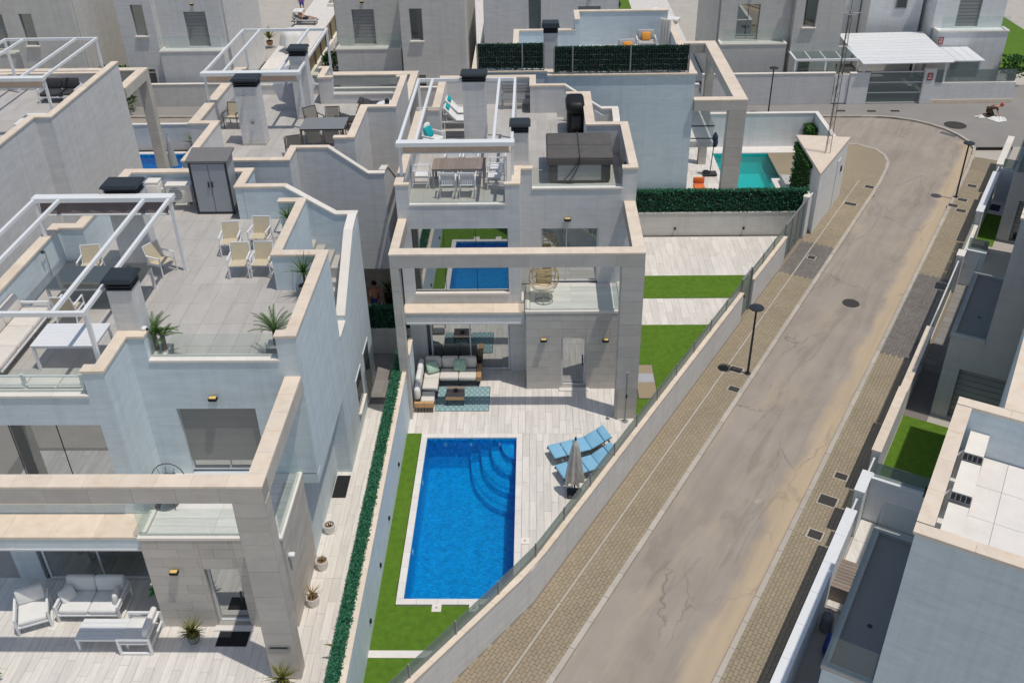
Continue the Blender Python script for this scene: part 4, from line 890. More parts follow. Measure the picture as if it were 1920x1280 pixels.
g = thing('pedestrian_gate', 'narrow grey glass gate in the pool villa street wall', 'gate', stz(32.6, -9.1, 0))
MB().prism([st(32.06, -9.14), st(33.1, -9.14), st(33.1, -9.1), st(32.06, -9.1)], .08, 1.8).build('gate_leaf', 'glass_frost', g)
for s in (32.03, 33.12): MB().prism([st(s, -9.16), st(s+.07, -9.16), st(s+.07, -9.06), st(s, -9.06)], 0, 1.85).build('gate_post', 'steel_grey', g)
MB().prism([st(32.1, -9.15), st(33.1, -9.15), st(33.1, -9.09), st(32.1, -9.09)], 1.8, 1.84).build('top_rail', 'steel_grey', g); MB().prism([st(32.25, -9.09), st(32.3, -9.09), st(32.3, -9.03), st(32.25, -9.03)], .95, 1.05).build('handle', 'black', g)
g = thing('sliding_gate', 'grey sliding driveway gate beside the white corner wall', 'gate', stz(38.8, -9.1, 0))
for i in range(3): MB().prism([st(37.6+i*.86, -9.13), st(38.42+i*.86, -9.13), st(38.42+i*.86, -9.09), st(37.6+i*.86, -9.09)], .1, 1.75).build('gate_panel', 'glass_frost', g)
for s in (37.52, 38.43, 39.29, 40.15): MB().prism([st(s, -9.15), st(s+.06, -9.15), st(s+.06, -9.07), st(s, -9.07)], .05, 1.8).build('upright', 'steel_grey', g)
for z in (.05, 1.76): MB().prism([st(37.52, -9.14), st(40.2, -9.14), st(40.2, -9.08), st(37.52, -9.08)], z, z+.05).build('rail', 'steel_grey', g)
o = stwall('corner_wall', 'plain white wall along the street before the triangular block', 40.25, 40.95, -9.22, -8.98, 1.95, 'stucco_white', 'cap_pale')

# wall and hedge between the two front gardens
bw = gwall('boundary_wall', [(-4.46, -4.33, 11.5, 28.2, 0, 1.9)], 'pale blue wall between the left villa and the blue pool', 'stucco_blue', 'cap')
for y in (16.9, 18.85, 20.7, 23.1): MB().rbox(-4.33, -4.28, y-.05, y+.05, .5, .62, .02).build('wall_light', 'black', bw.o)
hd = thing('artificial_hedge', 'long dark green artificial hedge along the side passage', 'hedge', (-4.68, 20, 0))
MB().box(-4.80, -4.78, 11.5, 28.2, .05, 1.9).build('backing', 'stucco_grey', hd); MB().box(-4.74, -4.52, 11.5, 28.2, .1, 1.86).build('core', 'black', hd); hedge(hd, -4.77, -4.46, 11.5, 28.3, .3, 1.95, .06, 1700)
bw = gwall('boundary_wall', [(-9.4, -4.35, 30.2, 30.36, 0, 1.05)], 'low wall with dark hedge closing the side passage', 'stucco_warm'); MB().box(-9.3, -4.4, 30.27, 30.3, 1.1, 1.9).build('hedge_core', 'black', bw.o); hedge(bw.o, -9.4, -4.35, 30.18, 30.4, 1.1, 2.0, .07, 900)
gwall('boundary_wall', [(-4.75, -4.58, 30.7, 44.0, 0, 1.9)], 'tall wall running back between the rear villa and the central villa', 'stucco_warm', 'cap')

# ---------------------------------------------------------------- villa at the left edge (seen from its side)
hW = House(thing('villa', 'villa at the upper left edge with white rooftop pergola and two narrow side windows', 'villa', (-22, 38, 0)))
wins = [(36.75, 37.15, 1.5, 3.3), (38.3, 38.7, 1.5, 3.3)]
hW.part('side_wall', 'stucco', [(-18.78, -18.55, a, b, c, d) for a, b, c, d in grid_cuts(35.35, 42.4, 0, 6.3, [(36.35, 36.95, .85, 2.5), (38.0, 38.6, .95, 2.6)])])
hW.part('wall', 'stucco', [(-27, -18.9, 35.35, 42.4, 0, 6.3), (-27, -19.2, 29.5, 35.35, 0, 6.3), (-18.9, -18.78, 35.35, 42.4, 2.7, 6.3), (-18.9, -18.78, 35.35, 42.4, 0, .84)])
for y0, z0 in ((36.35, .85), (38.0, .95)):
    w = hW.part('window', 'white_frame', [(-18.76, -18.7, y0, y0+.06, z0, z0+1.65), (-18.76, -18.7, y0+.54, y0+.6, z0, z0+1.65), (-18.76, -18.7, y0+.06, y0+.54, z0, z0+.06), (-18.76, -18.7, y0+.06, y0+.54, z0+1.59, z0+1.65)])
    hW.pc('pane', 'window_dim', -18.76, -18.74, y0+.05, y0+.55, z0+.05, z0+1.6, w); hW.part('sill', 'cap_pale', [(-18.72, -18.3, y0-.06, y0+.66, z0-.14, z0-.001)], w)
hW.part('parapet', 'stucco', [(-18.8, -18.55, 35.35, 42.4, 6.3, 7.44), (-19.2, -18.8, 35.35, 35.6, 6.3, 7.44), (-19.45, -19.2, 29.5, 35.6, 6.3, 7.44), (-27, -18.8, 42.15, 42.4, 6.3, 7.0)])
hW.cap(-18.8, -18.55, 35.35, 42.4, 7.44); hW.cap(-19.2, -18.83, 35.35, 35.6, 7.441); hW.cap(-19.45, -19.2, 29.5, 35.57, 7.442); hW.cap(-27, -18.86, 42.15, 42.4, 7.0)
hW.tiles(-26.5, -18.82, 35.6, 42.1, 6.34, .9, 1.3); hW.tiles(-26.5, -19.5, 29.8, 35.6, 6.34, .9, 1.3)
fr = hW.part('frame', 'grout', [(-18.95, -18.5, 45.0, 45.45, 0, 5.82), (-27, -18.5, 45.05, 45.45, 5.82, 6.24), (-18.9, -18.5, 42.4, 45.05, 5.82, 6.24)]); hW.clad_x(fr, -18.5, 45.0, 45.45, 0, 5.82, ph=.42); hW.clad_x(fr, -18.5, 42.42, 45.45, 5.82, 6.24, ph=.45); hW.clad_y(fr, 45.0, -18.95, -18.5, 0, 5.82, ph=.42)
hW.cap(-27, -18.5, 45.05, 45.45, 6.24, ov=.01); hW.cap(-18.9, -18.5, 42.42, 45.02, 6.24, ov=.012)
hW.chimney(-23.6, -22.7, 36.4, 37.0, 6.34, 8.7)
MB().box(-23.3, -22.5, 32.6, 33.4, 6.34, 8.2).build('chimney_stack', 'stucco', hW.o)
# gardens and street walls behind
gwall('garden_wall', [(-40, -5.2, 50.9, 51.08, 0, 1.45)], 'grey garden wall along the back street behind the rear villas', 'stucco', 'cap_pale')
pool(-24.5, -19.0, 47.0, 50.3, 'mosaic_ripple_light', 'water', .3, 'deep blue pool glimpsed between the rear villas')
tag(MB().box(-19.0, -13.5, 45.5, 50.85, -.1, .0).build('rear_lawn', 'grass'), kind='stuff')
struct(MB().box(-13.5, -5.2, 44.4, 50.85, -.1, .0).build('rear_terrace', 'plank'))

# ---------------------------------------------------------------- far row of villas
def farhouse(xb0, mir, label, mat='stucco', xw=3.9, wing=(4.25, 7.4), y0=59.0, depth=9, zt=7.2, lower=True, shut=True):
    """block with balcony, set-back upper storey with a tall window, and a wing with a slit window"""
    o = thing('villa', label, 'villa', (xb0, y0+2, 0)); f = (lambda v: xb0+v) if not mir else (lambda v: xb0-v); h = House(o, f)
    P = h.part
    P('balcony_block', mat, [(0, xw, y0, y0+.9, 0, 3.12)]); P('balcony_lip', 'cap_pale', [(-.03, xw+.03, y0-.03, y0+.12, 3.12, 3.2), (-.03, .1, y0+.12, y0+.9, 3.12, 3.2), (xw-.1, xw+.03, y0+.12, y0+.9, 3.12, 3.2)])
    P('upper_storey', mat, [(a, b, y0+.9, y0+1.1, c, d) for a, b, c, d in grid_cuts(0, xw+.2, 3.0, zt, [(1.0, 2.35, 3.2, 5.3)])]+[(-.1, xw+.3, y0+1.2, y0+depth, 0, zt)])
    if shut:
        w = P('balcony_shutter', 'shutter', [(1.0, 2.35, y0+1.05, y0+1.12, 3.2, 5.3)])
        for i in range(10): h.pc('slat', 'shutter', 1.03, 2.32, y0+1.03, y0+1.06, 3.25+i*.2, 3.43+i*.2, w)
    else: h.window(1.0, 2.35, y0+1.05, 3.2, 5.3, panes=2, frame='steel_grey')
    h.glassrow(.06, xw-.06, y0+.05, 3.2, 4.05, 3); h.lamp(1.7, y0+.89, 5.75)
    a, b = wing
    ys = y0-1.5 if lower else y0+.3
    P('wing', mat, [(p, q, ys, ys+.22, r, s) for p, q, r, s in grid_cuts(a, b, 0, zt, [(a+.55, a+1.3, 4.05, 5.9), (a+.6, a+1.3, .9, 2.0)])]+[(a, b, ys+.3, y0+depth, 0, zt)])
    w = h.window(a+.55, a+1.3, ys+.18, 4.05, 5.9, panes=1, glass='window_dim', frame='steel_grey'); P('sill', 'cap_pale', [(a+.5, a+1.35, ys-.12, ys+.1, 3.98, 4.045)], w)
    h.window(a+.6, a+1.3, ys+.18, .9, 2.0, panes=1, glass='window_dim', frame='steel_grey')
    P('link_wall', mat, [(xw+.02, a-.02, y0+.95, y0+1.15, 0, zt)] if a > xw+.1 else [(xw+.05, a+.1, y0+1.0, y0+1.2, 0, zt)])
    return h
farhouse(-19.1, True, 'far villa of pale render behind the rear villa pergola', 'stucco', 3.95, (4.0, 6.2), lower=False)
farhouse(-12.15, False, 'far villa with glass balcony left of the screened roof fence', 'stucco_warm', 3.95, (4.25, 8.05))
farhouse(4.95, True, 'far villa rising behind the orange cushioned roof terrace', 'stucco', 3.95, (4.05, 8.05), lower=False)
farhouse(11.2, False, 'far villa with narrow glass balcony above the garden room', 'stucco_warm', 3.95, (4.3, 7.2), shut=False, lower=False)
farhouse(-35.0, False, 'far villa at the top left corner behind the pergola', 'stucco_warm', 3.95, (4.1, 7.9))
hh = House(thing('villa', 'white far villa at the top right beside the carport', 'villa', (26, 62, 0)))
hh.part('wall', 'stucco_white', [(25.05, 29.3, 61.2, 62.2, 0, 3.12), (24.9, 29.2, 62.35, 70, 0, 7.2), (21.3, 24.6, 63.6, 70, 0, 7.2), (18.6, 21.2, 65.2, 72, 0, 7.2)]+[(a, b, 62.13, 62.34, c, d) for a, b, c, d in grid_cuts(24.9, 29.2, 3.12, 7.2, [(26.3, 27.7, 3.2, 5.6)])]); hh.part('balcony_lip', 'cap_pale', [(25, 29.35, 61.15, 61.3, 3.12, 3.2), (29.2, 29.35, 61.3, 62.1, 3.12, 3.2), (25.0, 25.12, 61.3, 62.1, 3.12, 3.2)])
w = hh.part('balcony_shutter', 'shutter', [(26.3, 27.7, 62.25, 62.33, 3.2, 5.6)])
for i in range(11): hh.pc('slat', 'shutter', 26.34, 27.66, 62.22, 62.26, 3.24+i*.21, 3.42+i*.21, w)
hh.glassrow(25.1, 29.25, 61.22, 3.2, 4.05, 3); hh.window(22.9, 23.6, 63.59, 4.0, 6.3, panes=1, glass='window_dim', frame='steel_grey')
cn = thing('carport_roof', 'white corrugated carport roof behind the far driveway gate', 'carport', (22, 59.5, 0))
for i in range(11):
    y = 57.0+i*.52; MB().hexa([(19.3, y+.004, 2.45+i*.02), (24.6, y+.004+.05*i*0, 2.5+i*.02), (24.6, y+.5, 2.52+i*.02), (19.3, y+.5, 2.47+i*.02)], [(19.3, y+.004, 2.5+i*.02), (24.6, y+.004, 2.55+i*.02), (24.6, y+.5, 2.57+i*.02), (19.3, y+.5, 2.52+i*.02)]).build('roof_sheet', 'panel_white', cn)
for x in (19.5, 24.3):
    for y in (57.3, 62.2): MB().box(x-.06, x+.06, y-.06, y+.06, 0, 2.46).build('post', 'white_paint', cn)
cn = thing('carport_roof', 'small white lean-to roof right of the large carport roof', 'carport', (25.6, 59, 0))
for i in range(4): MB().box(24.75+i*.55, 25.28+i*.55, 58.2, 61.1, 2.2, 2.25).build('roof_sheet', 'panel_white', cn)
for x in (24.9, 26.7): MB().box(x-.05, x+.05, 58.35, 58.45, 0, 2.2).build('post', 'white_paint', cn)
MB().box(24.9, 26.7, 58.42, 58.46, 1.2, 2.1).build('side_screen', 'glass_frost', cn)
# street walls of the far row
gwall('street_wall', [(-45, -13.0, 58.2, 58.4, 0, 1.35)], 'grey wall along the far side of the back street at the left', 'stucco_warm', 'cap_pale')
gwall('street_wall', [(-12.4, 9.8, 57.2, 57.4, 0, 1.3)], 'grey wall on the far side of the back street behind the screened villa', 'stucco_warm', 'cap_pale')
gwall('street_wall', [(10.0, 17.85, 57.3, 57.5, 0, 1.85)], 'tall grey wall in front of the far villa with the garden room', 'stucco', 'cap_pale')
gwall('gate_pillar', [(18.75, 19.9, 57.2, 57.4, 0, 1.85)], 'wall pier between the pedestrian gate and the driveway gate', 'stucco_white', 'cap_pale', 'pillar')
x0 = 17.9; g = thing('pedestrian_gate', 'pale grey solid gate beside the wall pier at the back street', 'gate', (18.3, 57.3, 0))
MB().box(17.9, 18.7, 57.28, 57.33, .06, 1.8).build('gate_leaf', 'panel_white', g); MB().box(18.0, 18.06, 57.22, 57.28, .9, 1.1).build('handle', 'steel_grey', g)
g = thing('sliding_gate', 'wide grey panelled driveway gate under the carport', 'gate', (21.5, 57.3, 0))
for i in range(3): MB().box(19.95, 23.05, 57.3, 57.34, .08+i*.62, .66+i*.62).build('gate_panel', 'glass_frost', g)
for i in range(4): MB().box(19.95, 23.05, 57.27, 57.37, .02+i*.62, .08+i*.62).build('rail', 'white_frame', g)
gp = gwall('street_wall', [(23.1, 23.75, 57.15, 57.4, 0, 2.05), (23.75, 28.6, 57.2, 57.4, 0, 1.2)], 'white wall with frosted glass at the top right corner of the street', 'stucco_white', 'cap_pale')
gp.glassrow(23.85, 28.55, 57.3, 1.27, 2.0, 4, mat='glass_frost'); gp.part('plinth', 'cap', [(23.08, 28.62, 57.17, 57.198, 0, .22)])
# red and white notice plates
def notice(x, y, z, label):
    s = thing('notice_plate', label, 'sign', (x, y, z), group='red notice plates'); MB().box(x-.16, x+.16, y-.02, y-.005, z-.22, z+.22).build('plate', 'red_print', s)
    for k in range(4): MB().box(x-.11, x+.11, y-.024, y-.021, z+.12-k*.085, z+.15-k*.085).build('text_line', 'cloth_white', s)
notice(23.42, 57.14, 1.65, 'small red notice on the pier right of the wide driveway gate'); notice(25.25, 61.19, 2.6, 'small red notice on the white far villa wall')
# glazed garden room
gr = thing('garden_room', 'white framed glass garden room behind the tall grey wall', 'garden room', (17.5, 58.5, 0))
for x in (15.5, 17.3, 19.2):
    for y in (57.7, 60.3): MB().box(x-.05, x+.05, y-.05, y+.05, 0, 2.5).build('post', 'white_paint', gr)
for a, b in (((15.45, 57.7), (19.25, 57.7)), ((15.45, 60.3), (19.25, 60.3)), ((15.5, 57.75), (15.5, 60.25)), ((19.2, 57.75), (19.2, 60.25))): MB().bar(a+(2.55,), b+(2.55,), .12, .12).build('roof_beam', 'white_paint', gr)
for x in (16.4, 17.3, 18.25): MB().bar((x, 57.76, 2.56), (x, 60.24, 2.56), .05, .06).build('rafter', 'white_paint', gr)
for i, (a, b) in enumerate(((15.55, 16.37), (16.43, 17.27), (17.33, 18.22), (18.28, 19.15))):
    MB().box(a, b, 57.77, 60.23, 2.60, 2.612).build('roof_pane', 'glass_rail', gr); MB().box(a, b, 57.72, 57.732, .1, 2.46).build('front_pane', 'glass_rail', gr)

# ---------------------------------------------------------------- houses on the opposite side of the street
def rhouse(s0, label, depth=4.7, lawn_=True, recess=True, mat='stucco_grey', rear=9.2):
    o = thing('villa', label, 'villa', stz(s0, 1.5, 0), group=None)
    def blk(nm, mt, s1, s2, t1, t2, z1, z2, par=None): return MB().prism([st(s1, t1), st(s2, t1), st(s2, t2), st(s1, t2)], z1, z2).build(nm, mt, par or o)
    sb = s0+depth; T = 9
    m = MB()
    for a, b, c, d in grid_cuts(-1.45, T, 0, 3.1, [(-.94, .56, .05, 2.0)] if recess else []): m.prism([st(s0, a), st(s0+.22, a), st(s0+.22, b), st(s0, b)], c, d)
    m.prism([st(s0+.4, -1.45), st(sb, -1.45), st(sb, T), st(s0+.4, T)], 0, 3.1); m.build('ground_storey', mat, o)
    if recess:
        w = blk('entrance_shutter', 'shutter', s0+.2, s0+.26, -.94, .56, .05, 2.0)
        for i in range(9): blk('slat', 'shutter', s0+.17, s0+.2, -.92, .54, .08+i*.212, .27+i*.212, w)
    m = MB()
    for a, b, c, d in ((-.44, T, 3.1, 6.3), (-.44, -.2, 6.3, 7.44)): m.prism([st(s0+.003, a), st(sb, a), st(sb, b), st(s0+.003, b)], c, d)
    m.prism([st(s0+.003, -.2), st(s0+.25, -.2), st(s0+.25, T), st(s0+.003, T)], 6.3, 7.44); m.prism([st(sb-.25, -.2), st(sb, -.2), st(sb, T), st(sb-.25, T)], 6.3, 7.44)
    m.build('upper_storey', mat, o)
    for a, b, c, d in ((s0-.02, s0+.27, -.48, T), (sb-.27, sb+.02, -.48, T), (s0+.3, sb-.3, -.48, -.17)):
        L, ax = max((b-a, 0), (d-c, 1)); N = round(L/1.0)
        for i in range(N):
            if ax: q = [st(a, c+L*i/N+.002), st(b, c+L*i/N+.002), st(b, c+L*(i+1)/N-.002), st(a, c+L*(i+1)/N-.002)]
            else: q = [st(a+L*i/N+.002, c), st(a+L*(i+1)/N-.002, c), st(a+L*(i+1)/N-.002, d), st(a+L*i/N+.002, d)]
            MB().prism(q, 7.44, 7.50).build('coping_stone', 'cap', o)
    for i in range(4):
        for j in range(8):
            a, b, c, d = s0+.27+(depth-.54)*i/4, s0+.27+(depth-.54)*(i+1)/4, -.18+j*1.0, -.18+(j+1)*1.0
            MB().prism([st(a+.004, c+.004), st(b-.004, c+.004), st(b-.004, d-.004), st(a+.004, d-.004)], 6.3, 6.34).build('roof_tile', 'coping', o)
    if rear: blk('rear_wing', mat, sb+.02, sb+rear, .45, T, 0, 7.44); blk('rear_coping', 'cap', sb+.03, sb+rear+.03, .42, T, 7.44, 7.5)
    # side balcony
    blk('balcony_floor', 'paver_grey', s0+.1, sb-.1, -1.35, -.44, 3.1, 3.13)
    for a, b, c, d in ((s0-.02, sb+.02, -1.48, -1.34), (s0-.02, s0+.12, -1.34, -.45), (sb-.12, sb+.02, -1.34, -.45)): blk('balcony_lip', 'stucco_grey', a, b, c, d, 3.1, 3.22)
    for i in range(3): blk('glass_panel', 'glass_rail', s0+.03+(depth-.06)*i/3+.01, s0+.03+(depth-.06)*(i+1)/3-.01, -1.42, -1.408, 3.22, 4.1)
    blk('glass_panel', 'glass_rail', s0+.03, s0+.042, -1.38, -.47, 3.22, 4.1); blk('glass_panel', 'glass_rail', sb-.042, sb-.03, -1.38, -.47, 3.22, 4.1)
    c = st(s0+1.6, -.85); MB().cyl(c+(3.13,), c+(3.137,), .06, n=12).build('floor_drain', 'iron', o)
    p = st(sb-.35, -.5); MB().cyl(p+(5.0,), st(sb-.35, -.62)+(5.0,), .13, n=14).build('wall_lamp', 'black', o)
    return o
r1 = rhouse(14.65, 'nearest villa across the street with three air conditioners on its roof', recess=False, mat='stucco_blue')
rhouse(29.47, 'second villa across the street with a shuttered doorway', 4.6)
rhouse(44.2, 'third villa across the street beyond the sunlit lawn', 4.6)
struct(MB().prism([st(8, -2.24), st(60, -2.24), st(60, 10), st(8, 10)], -.1, -.012).build('opposite_yards', 'concrete'))
def sheet(nm, mt, s1, s2, t1, t2, z=.004, k=None):
    o = MB().prism([st(s1, t1), st(s2, t1), st(s2, t2), st(s1, t2)], -.05, z).build(nm, mt); return tag(o, kind=k or 'structure')
yd = sheet('yard_paving', 'joint', 19.3, 23.2, -2.2, 1, .004)
for i in range(4):
    for j in range(3): MB().prism([st(19.4+i*.94, -2.18+j*.6), st(20.33+i*.94, -2.18+j*.6), st(20.33+i*.94, -1.59+j*.6), st(19.4+i*.94, -1.59+j*.6)], 0, .025).build('tile', 'plank', yd)
sheet('yard_lawn', 'grass', 23.5, 28.95, -2.2, 3, .01, 'stuff'); sheet('yard_lawn_far', 'grass', 43.4, 46.9, -2.2, -1.46, .01, 'stuff')
yd = sheet('carport_paving', 'paver_gap', 32, 39.2, -2.24, -1.46, .002)
for i in range(17): 
    for j in range(2): MB().prism([st(32.05+i*.42, -2.2+j*.37), st(32.46+i*.42, -2.2+j*.37), st(32.46+i*.42, -1.84+j*.37), st(32.05+i*.42, -1.84+j*.37)], 0, .02).build('tile', 'paver_grey', yd)
sheet('yard_slab', 'plank', 46.9, 48.6, -2.2, -1.46, .01); sheet('yard_slab_dark', 'paver_dark', 28.95, 32, -2.22, -1.46, .004)
G2 = 'yard walls along the opposite pavement'
stwall('yard_wall', 'long white yard wall at the bottom right along the pavement', 10, 21.55, -2.45, -2.2, 1.6, 'stucco_white', 'white_paint', G2)
stwall('yard_pillar', 'white gate pillar beside the frosted glass yard divider', 22.35, 23.35, -2.45, -2.2, 1.62, 'stucco_white', 'white_paint', G2, cat='pillar')
stwall('yard_wall', 'stone capped yard wall in front of the shaded lawn', 24.4, 28.1, -2.45, -2.22, 1.6, 'stucco', 'cap', G2)
stwall('yard_wall', 'shaded yard wall just before the white sliding gate', 28.12, 32.6, -2.43, -2.22, 1.45, 'stucco', 'cap', G2)
stwall('yard_pillar', 'pillar at the far end of the white sliding gate', 38.4, 39.0, -2.45, -2.2, 1.6, 'stucco', 'cap_pale', G2, cat='pillar')
stwall('yard_wall', 'low wall with frosted glass beyond the white sliding gate', 39.05, 43.2, -2.45, -2.25, .9, 'stucco_white', 'cap_pale', G2, glass=(.75, 4, 'glass_frost'), posts=False)
stwall('yard_wall', 'white topped wall beside the sunlit far lawn', 43.3, 48.3, -2.45, -2.2, 1.5, 'stucco_white', 'white_paint', G2)
stwall('yard_wall', 'last yard wall on the right before the street bend', 49.3, 53.5, -2.45, -2.2, 1.5, 'stucco_white', 'cap_pale', G2)
def railgate(s0, s1, label):
    g = thing('yard_gate', label, 'gate', stz((s0+s1)/2, -2.33, 0))
    for s in (s0+.02, s1-.08): MB().prism([st(s, -2.37), st(s+.06, -2.37), st(s+.06, -2.3), st(s, -2.3)], .05, 1.45).build('upright', 'white_frame', g)
    for z in (.05, 1.4): MB().prism([st(s0+.08, -2.36), st(s1-.08, -2.36), st(s1-.08, -2.31), st(s0+.08, -2.31)], z, z+.06).build('rail', 'white_frame', g)
    MB().prism([st(s0+.09, -2.34), st(s1-.09, -2.34), st(s1-.09, -2.33), st(s0+.09, -2.33)], .12, 1.4).build('gate_panel', 'glass_frost', g)
railgate(21.6, 22.3, 'narrow gate between the long white wall and the white pillar'); railgate(23.4, 24.35, 'narrow gate beside the stone capped yard wall'); railgate(32.7, 38.35, 'long white sliding gate across the dark driveway paving'); railgate(48.35, 49.25, 'narrow far gate next to the last yard wall')
def divider(s, t0, t1, label, h=1.55):
    d = thing('yard_divider', label, 'divider', stz(s, (t0+t1)/2, 0)); MB().prism([st(s, t0), st(s+.18, t0), st(s+.18, t1), st(s, t1)], 0, h).build('masonry', 'stucco_white', d)
    MB().prism([st(s-.03, t0-.0), st(s+.21, t0), st(s+.21, t1), st(s-.03, t1)], h, h+.05).build('coping', 'white_paint', d); MB().prism([st(s+.08, t0+.05), st(s+.092, t0+.05), st(s+.092, t1), st(s+.08, t1)], h+.05, h+.55).build('glass_panel', 'glass_frost', d)
divider(23.2, -2.19, 4, 'frosted glass topped divider between the nearest yard and the shaded lawn'); divider(48.6, -2.19, 2, 'glass topped divider beyond the sunlit far lawn'); divider(39.2, -2.24, -1.46, 'short divider at the end of the driveway opposite')

# ================================================================ FURNITURE PROTOTYPES (front of a seat faces local -y)
def sling_chair(name, frame, cloth, cat='chair', hb=.88, w=.56):
    o = thing(name, '', cat, local=True); h = w/2
    MB().hexa([(-h+.03, -.25, .40), (h-.03, -.25, .40), (h-.03, .2, .37), (-h+.03, .2, .37)], [(-h+.03, -.25, .415), (h-.03, -.25, .415), (h-.03, .2, .385), (-h+.03, .2, .385)]).build('seat', cloth, o)
    MB().hexa([(-h+.03, .20, .38), (h-.03, .20, .38), (h-.03, .215, .38), (-h+.03, .215, .38)], [(-h+.03, .33, hb), (h-.03, .33, hb), (h-.03, .345, hb), (-h+.03, .345, hb)]).build('backrest', cloth, o)
    for s in (-1, 1):
        MB().bar((s*h, -.27, 0), (s*h, -.27, .62), .03).build('leg', frame, o); MB().bar((s*h, .34, 0), (s*h, .2, .62), .03).build('leg', frame, o)
        MB().bar((s*h, -.28, .63), (s*h, .26, .61), .045, .025).build('armrest', frame, o); MB().bar((s*h, .19, .36), (s*h, .345, hb+.01), .028).build('back_post', frame, o)
        MB().bar((s*h, -.26, .39), (s*h, .2, .37), .028).build('seat_rail', frame, o)
    MB().bar((-h, .34, hb+.01), (h, .34, hb+.01), .028).build('top_rail', frame, o)
    freeze(o); return o
def slat_chair(name):
    o = thing(name, '', 'chair', local=True)
    for i in range(6): MB().box(-.24, .24, -.25+i*.078, -.18+i*.078, .43, .45).build('seat_slat', 'white_paint', o)
    for i in range(7): MB().hexa([(-.22+i*.065, .22, .48), (-.165+i*.065, .22, .48), (-.165+i*.065, .235, .48), (-.22+i*.065, .235, .48)], [(-.22+i*.065, .30, .90), (-.165+i*.065, .30, .90), (-.165+i*.065, .315, .90), (-.22+i*.065, .315, .90)]).build('back_slat', 'white_frame', o)
    MB().box(-.26, .26, .285, .325, .88, .94).build('top_rail', 'white_paint', o)
    for s in (-1, 1):
        MB().bar((s*.26, -.26, 0), (s*.26, -.26, .66), .03).build('leg', 'white_frame', o); MB().bar((s*.26, .31, 0), (s*.26, .31, .92), .03).build('leg', 'white_frame', o); MB().bar((s*.26, -.28, .67), (s*.26, .31, .67), .05, .025).build('armrest', 'white_paint', o)
        MB().bar((s*.26, -.26, .2), (s*.26, .31, .2), .022).build('stretcher', 'white_frame', o)
    freeze(o); return o
def table(name, label, x0, x1, y0, y1, z, h, top, frame, slats=0, leg=.06, cat='table', grp=None, apron=True, along='x'):
    o = thing(name, label, cat, ((x0+x1)/2, (y0+y1)/2, z), group=grp)
    if slats:
        for i in range(slats):
            if along == 'x': a, b = y0+(y1-y0)*i/slats, y0+(y1-y0)*(i+1)/slats; piece('top_slat', top, o, x0, x1, a+.004, b-.004, z+h-.025, z+h)
            else: a, b = x0+(x1-x0)*i/slats, x0+(x1-x0)*(i+1)/slats; piece('top_slat', top, o, a+.004, b-.004, y0, y1, z+h-.025, z+h)
    else: MB().rbox(x0, x1, y0, y1, z+h-.03, z+h, .012).build('table_top', top, o)
    if apron:
        for a, b, c, d in ((x0+.03, x1-.03, y0+.03, y0+.06), (x0+.03, x1-.03, y1-.06, y1-.03), (x0+.03, x0+.06, y0+.07, y1-.07), (x1-.06, x1-.03, y0+.07, y1-.07)): MB().box(a, b, c, d, z+h-.09, z+h-.032).build('apron', frame, o)
    for a in (x0+.02, x1-.02-leg):
        for b in (y0+.02, y1-.02-leg): MB().box(a, a+leg, b, b+leg, z, z+h-.03).build('leg', frame, o)
    return o
def lounger(name, label, frame, cush, loc, rz, pillow=None, back=35, L=1.95, grp=None, w=.64, legh=.28, th=.07):
    """head end at local +y"""
    o = thing(name, label, 'lounger', loc, rz, grp, local=True); h = w/2
    for s in (-1, 1):
        MB().bar((s*(h-.03), -L/2, legh), (s*(h-.03), L/2, legh), .045, .05).build('side_rail', frame, o)
        for y in (-L/2+.15, L/2-.25): MB().bar((s*(h-.03), y, 0), (s*(h-.03), y, legh), .04).build('leg', frame, o)
    for y in (-L/2+.05, L/2-.05): MB().bar((-h+.03, y, legh), (h-.03, y, legh), .045, .045).build('cross_rail', frame, o)
    yb = L*.13; c, s_ = math.cos(R(back)), math.sin(R(back)); lb = L/2-yb
    n = 3; z0 = legh+.03
    for i in range(n):
        a, b = -L/2+.01+(yb+L/2)*i/n, -L/2+(yb+L/2)*(i+1)/n-.008; MB().rbox(-h, h, a, b, z0, z0+th, .03).build('seat_cushion', cush, o, True, angle=60)
    for i in range(2):
        a, b = lb*i/2*1.2*(1 if i else 0)+.01, (lb*.62 if i == 0 else lb); a = .01 if i == 0 else lb*.62+.01
        m = MB().rbox(-h, h, a, b, 0, th, .03); m.xf(Matrix.Translation((0, yb, z0)) @ Matrix.Rotation(R(back), 4, 'X')); m.build('back_cushion', cush, o, True, angle=60)
    m = MB().box(-h+.04, h-.04, .0, lb, -.04, -.005); m.xf(Matrix.Translation((0, yb, z0)) @ Matrix.Rotation(R(back), 4, 'X')); m.build('back_frame', frame, o)
    MB().bar((0, yb+lb*.7*c, z0+lb*.7*s_), (0, L/2-.08, legh), .03).build('prop', frame, o)
    if pillow:
        m = MB().rbox(-h*.72, h*.72, lb*.72, lb*.98, th, th+.08, .04); m.xf(Matrix.Translation((0, yb, z0)) @ Matrix.Rotation(R(back), 4, 'X')); m.build('head_pillow', pillow, o, True)
    return o
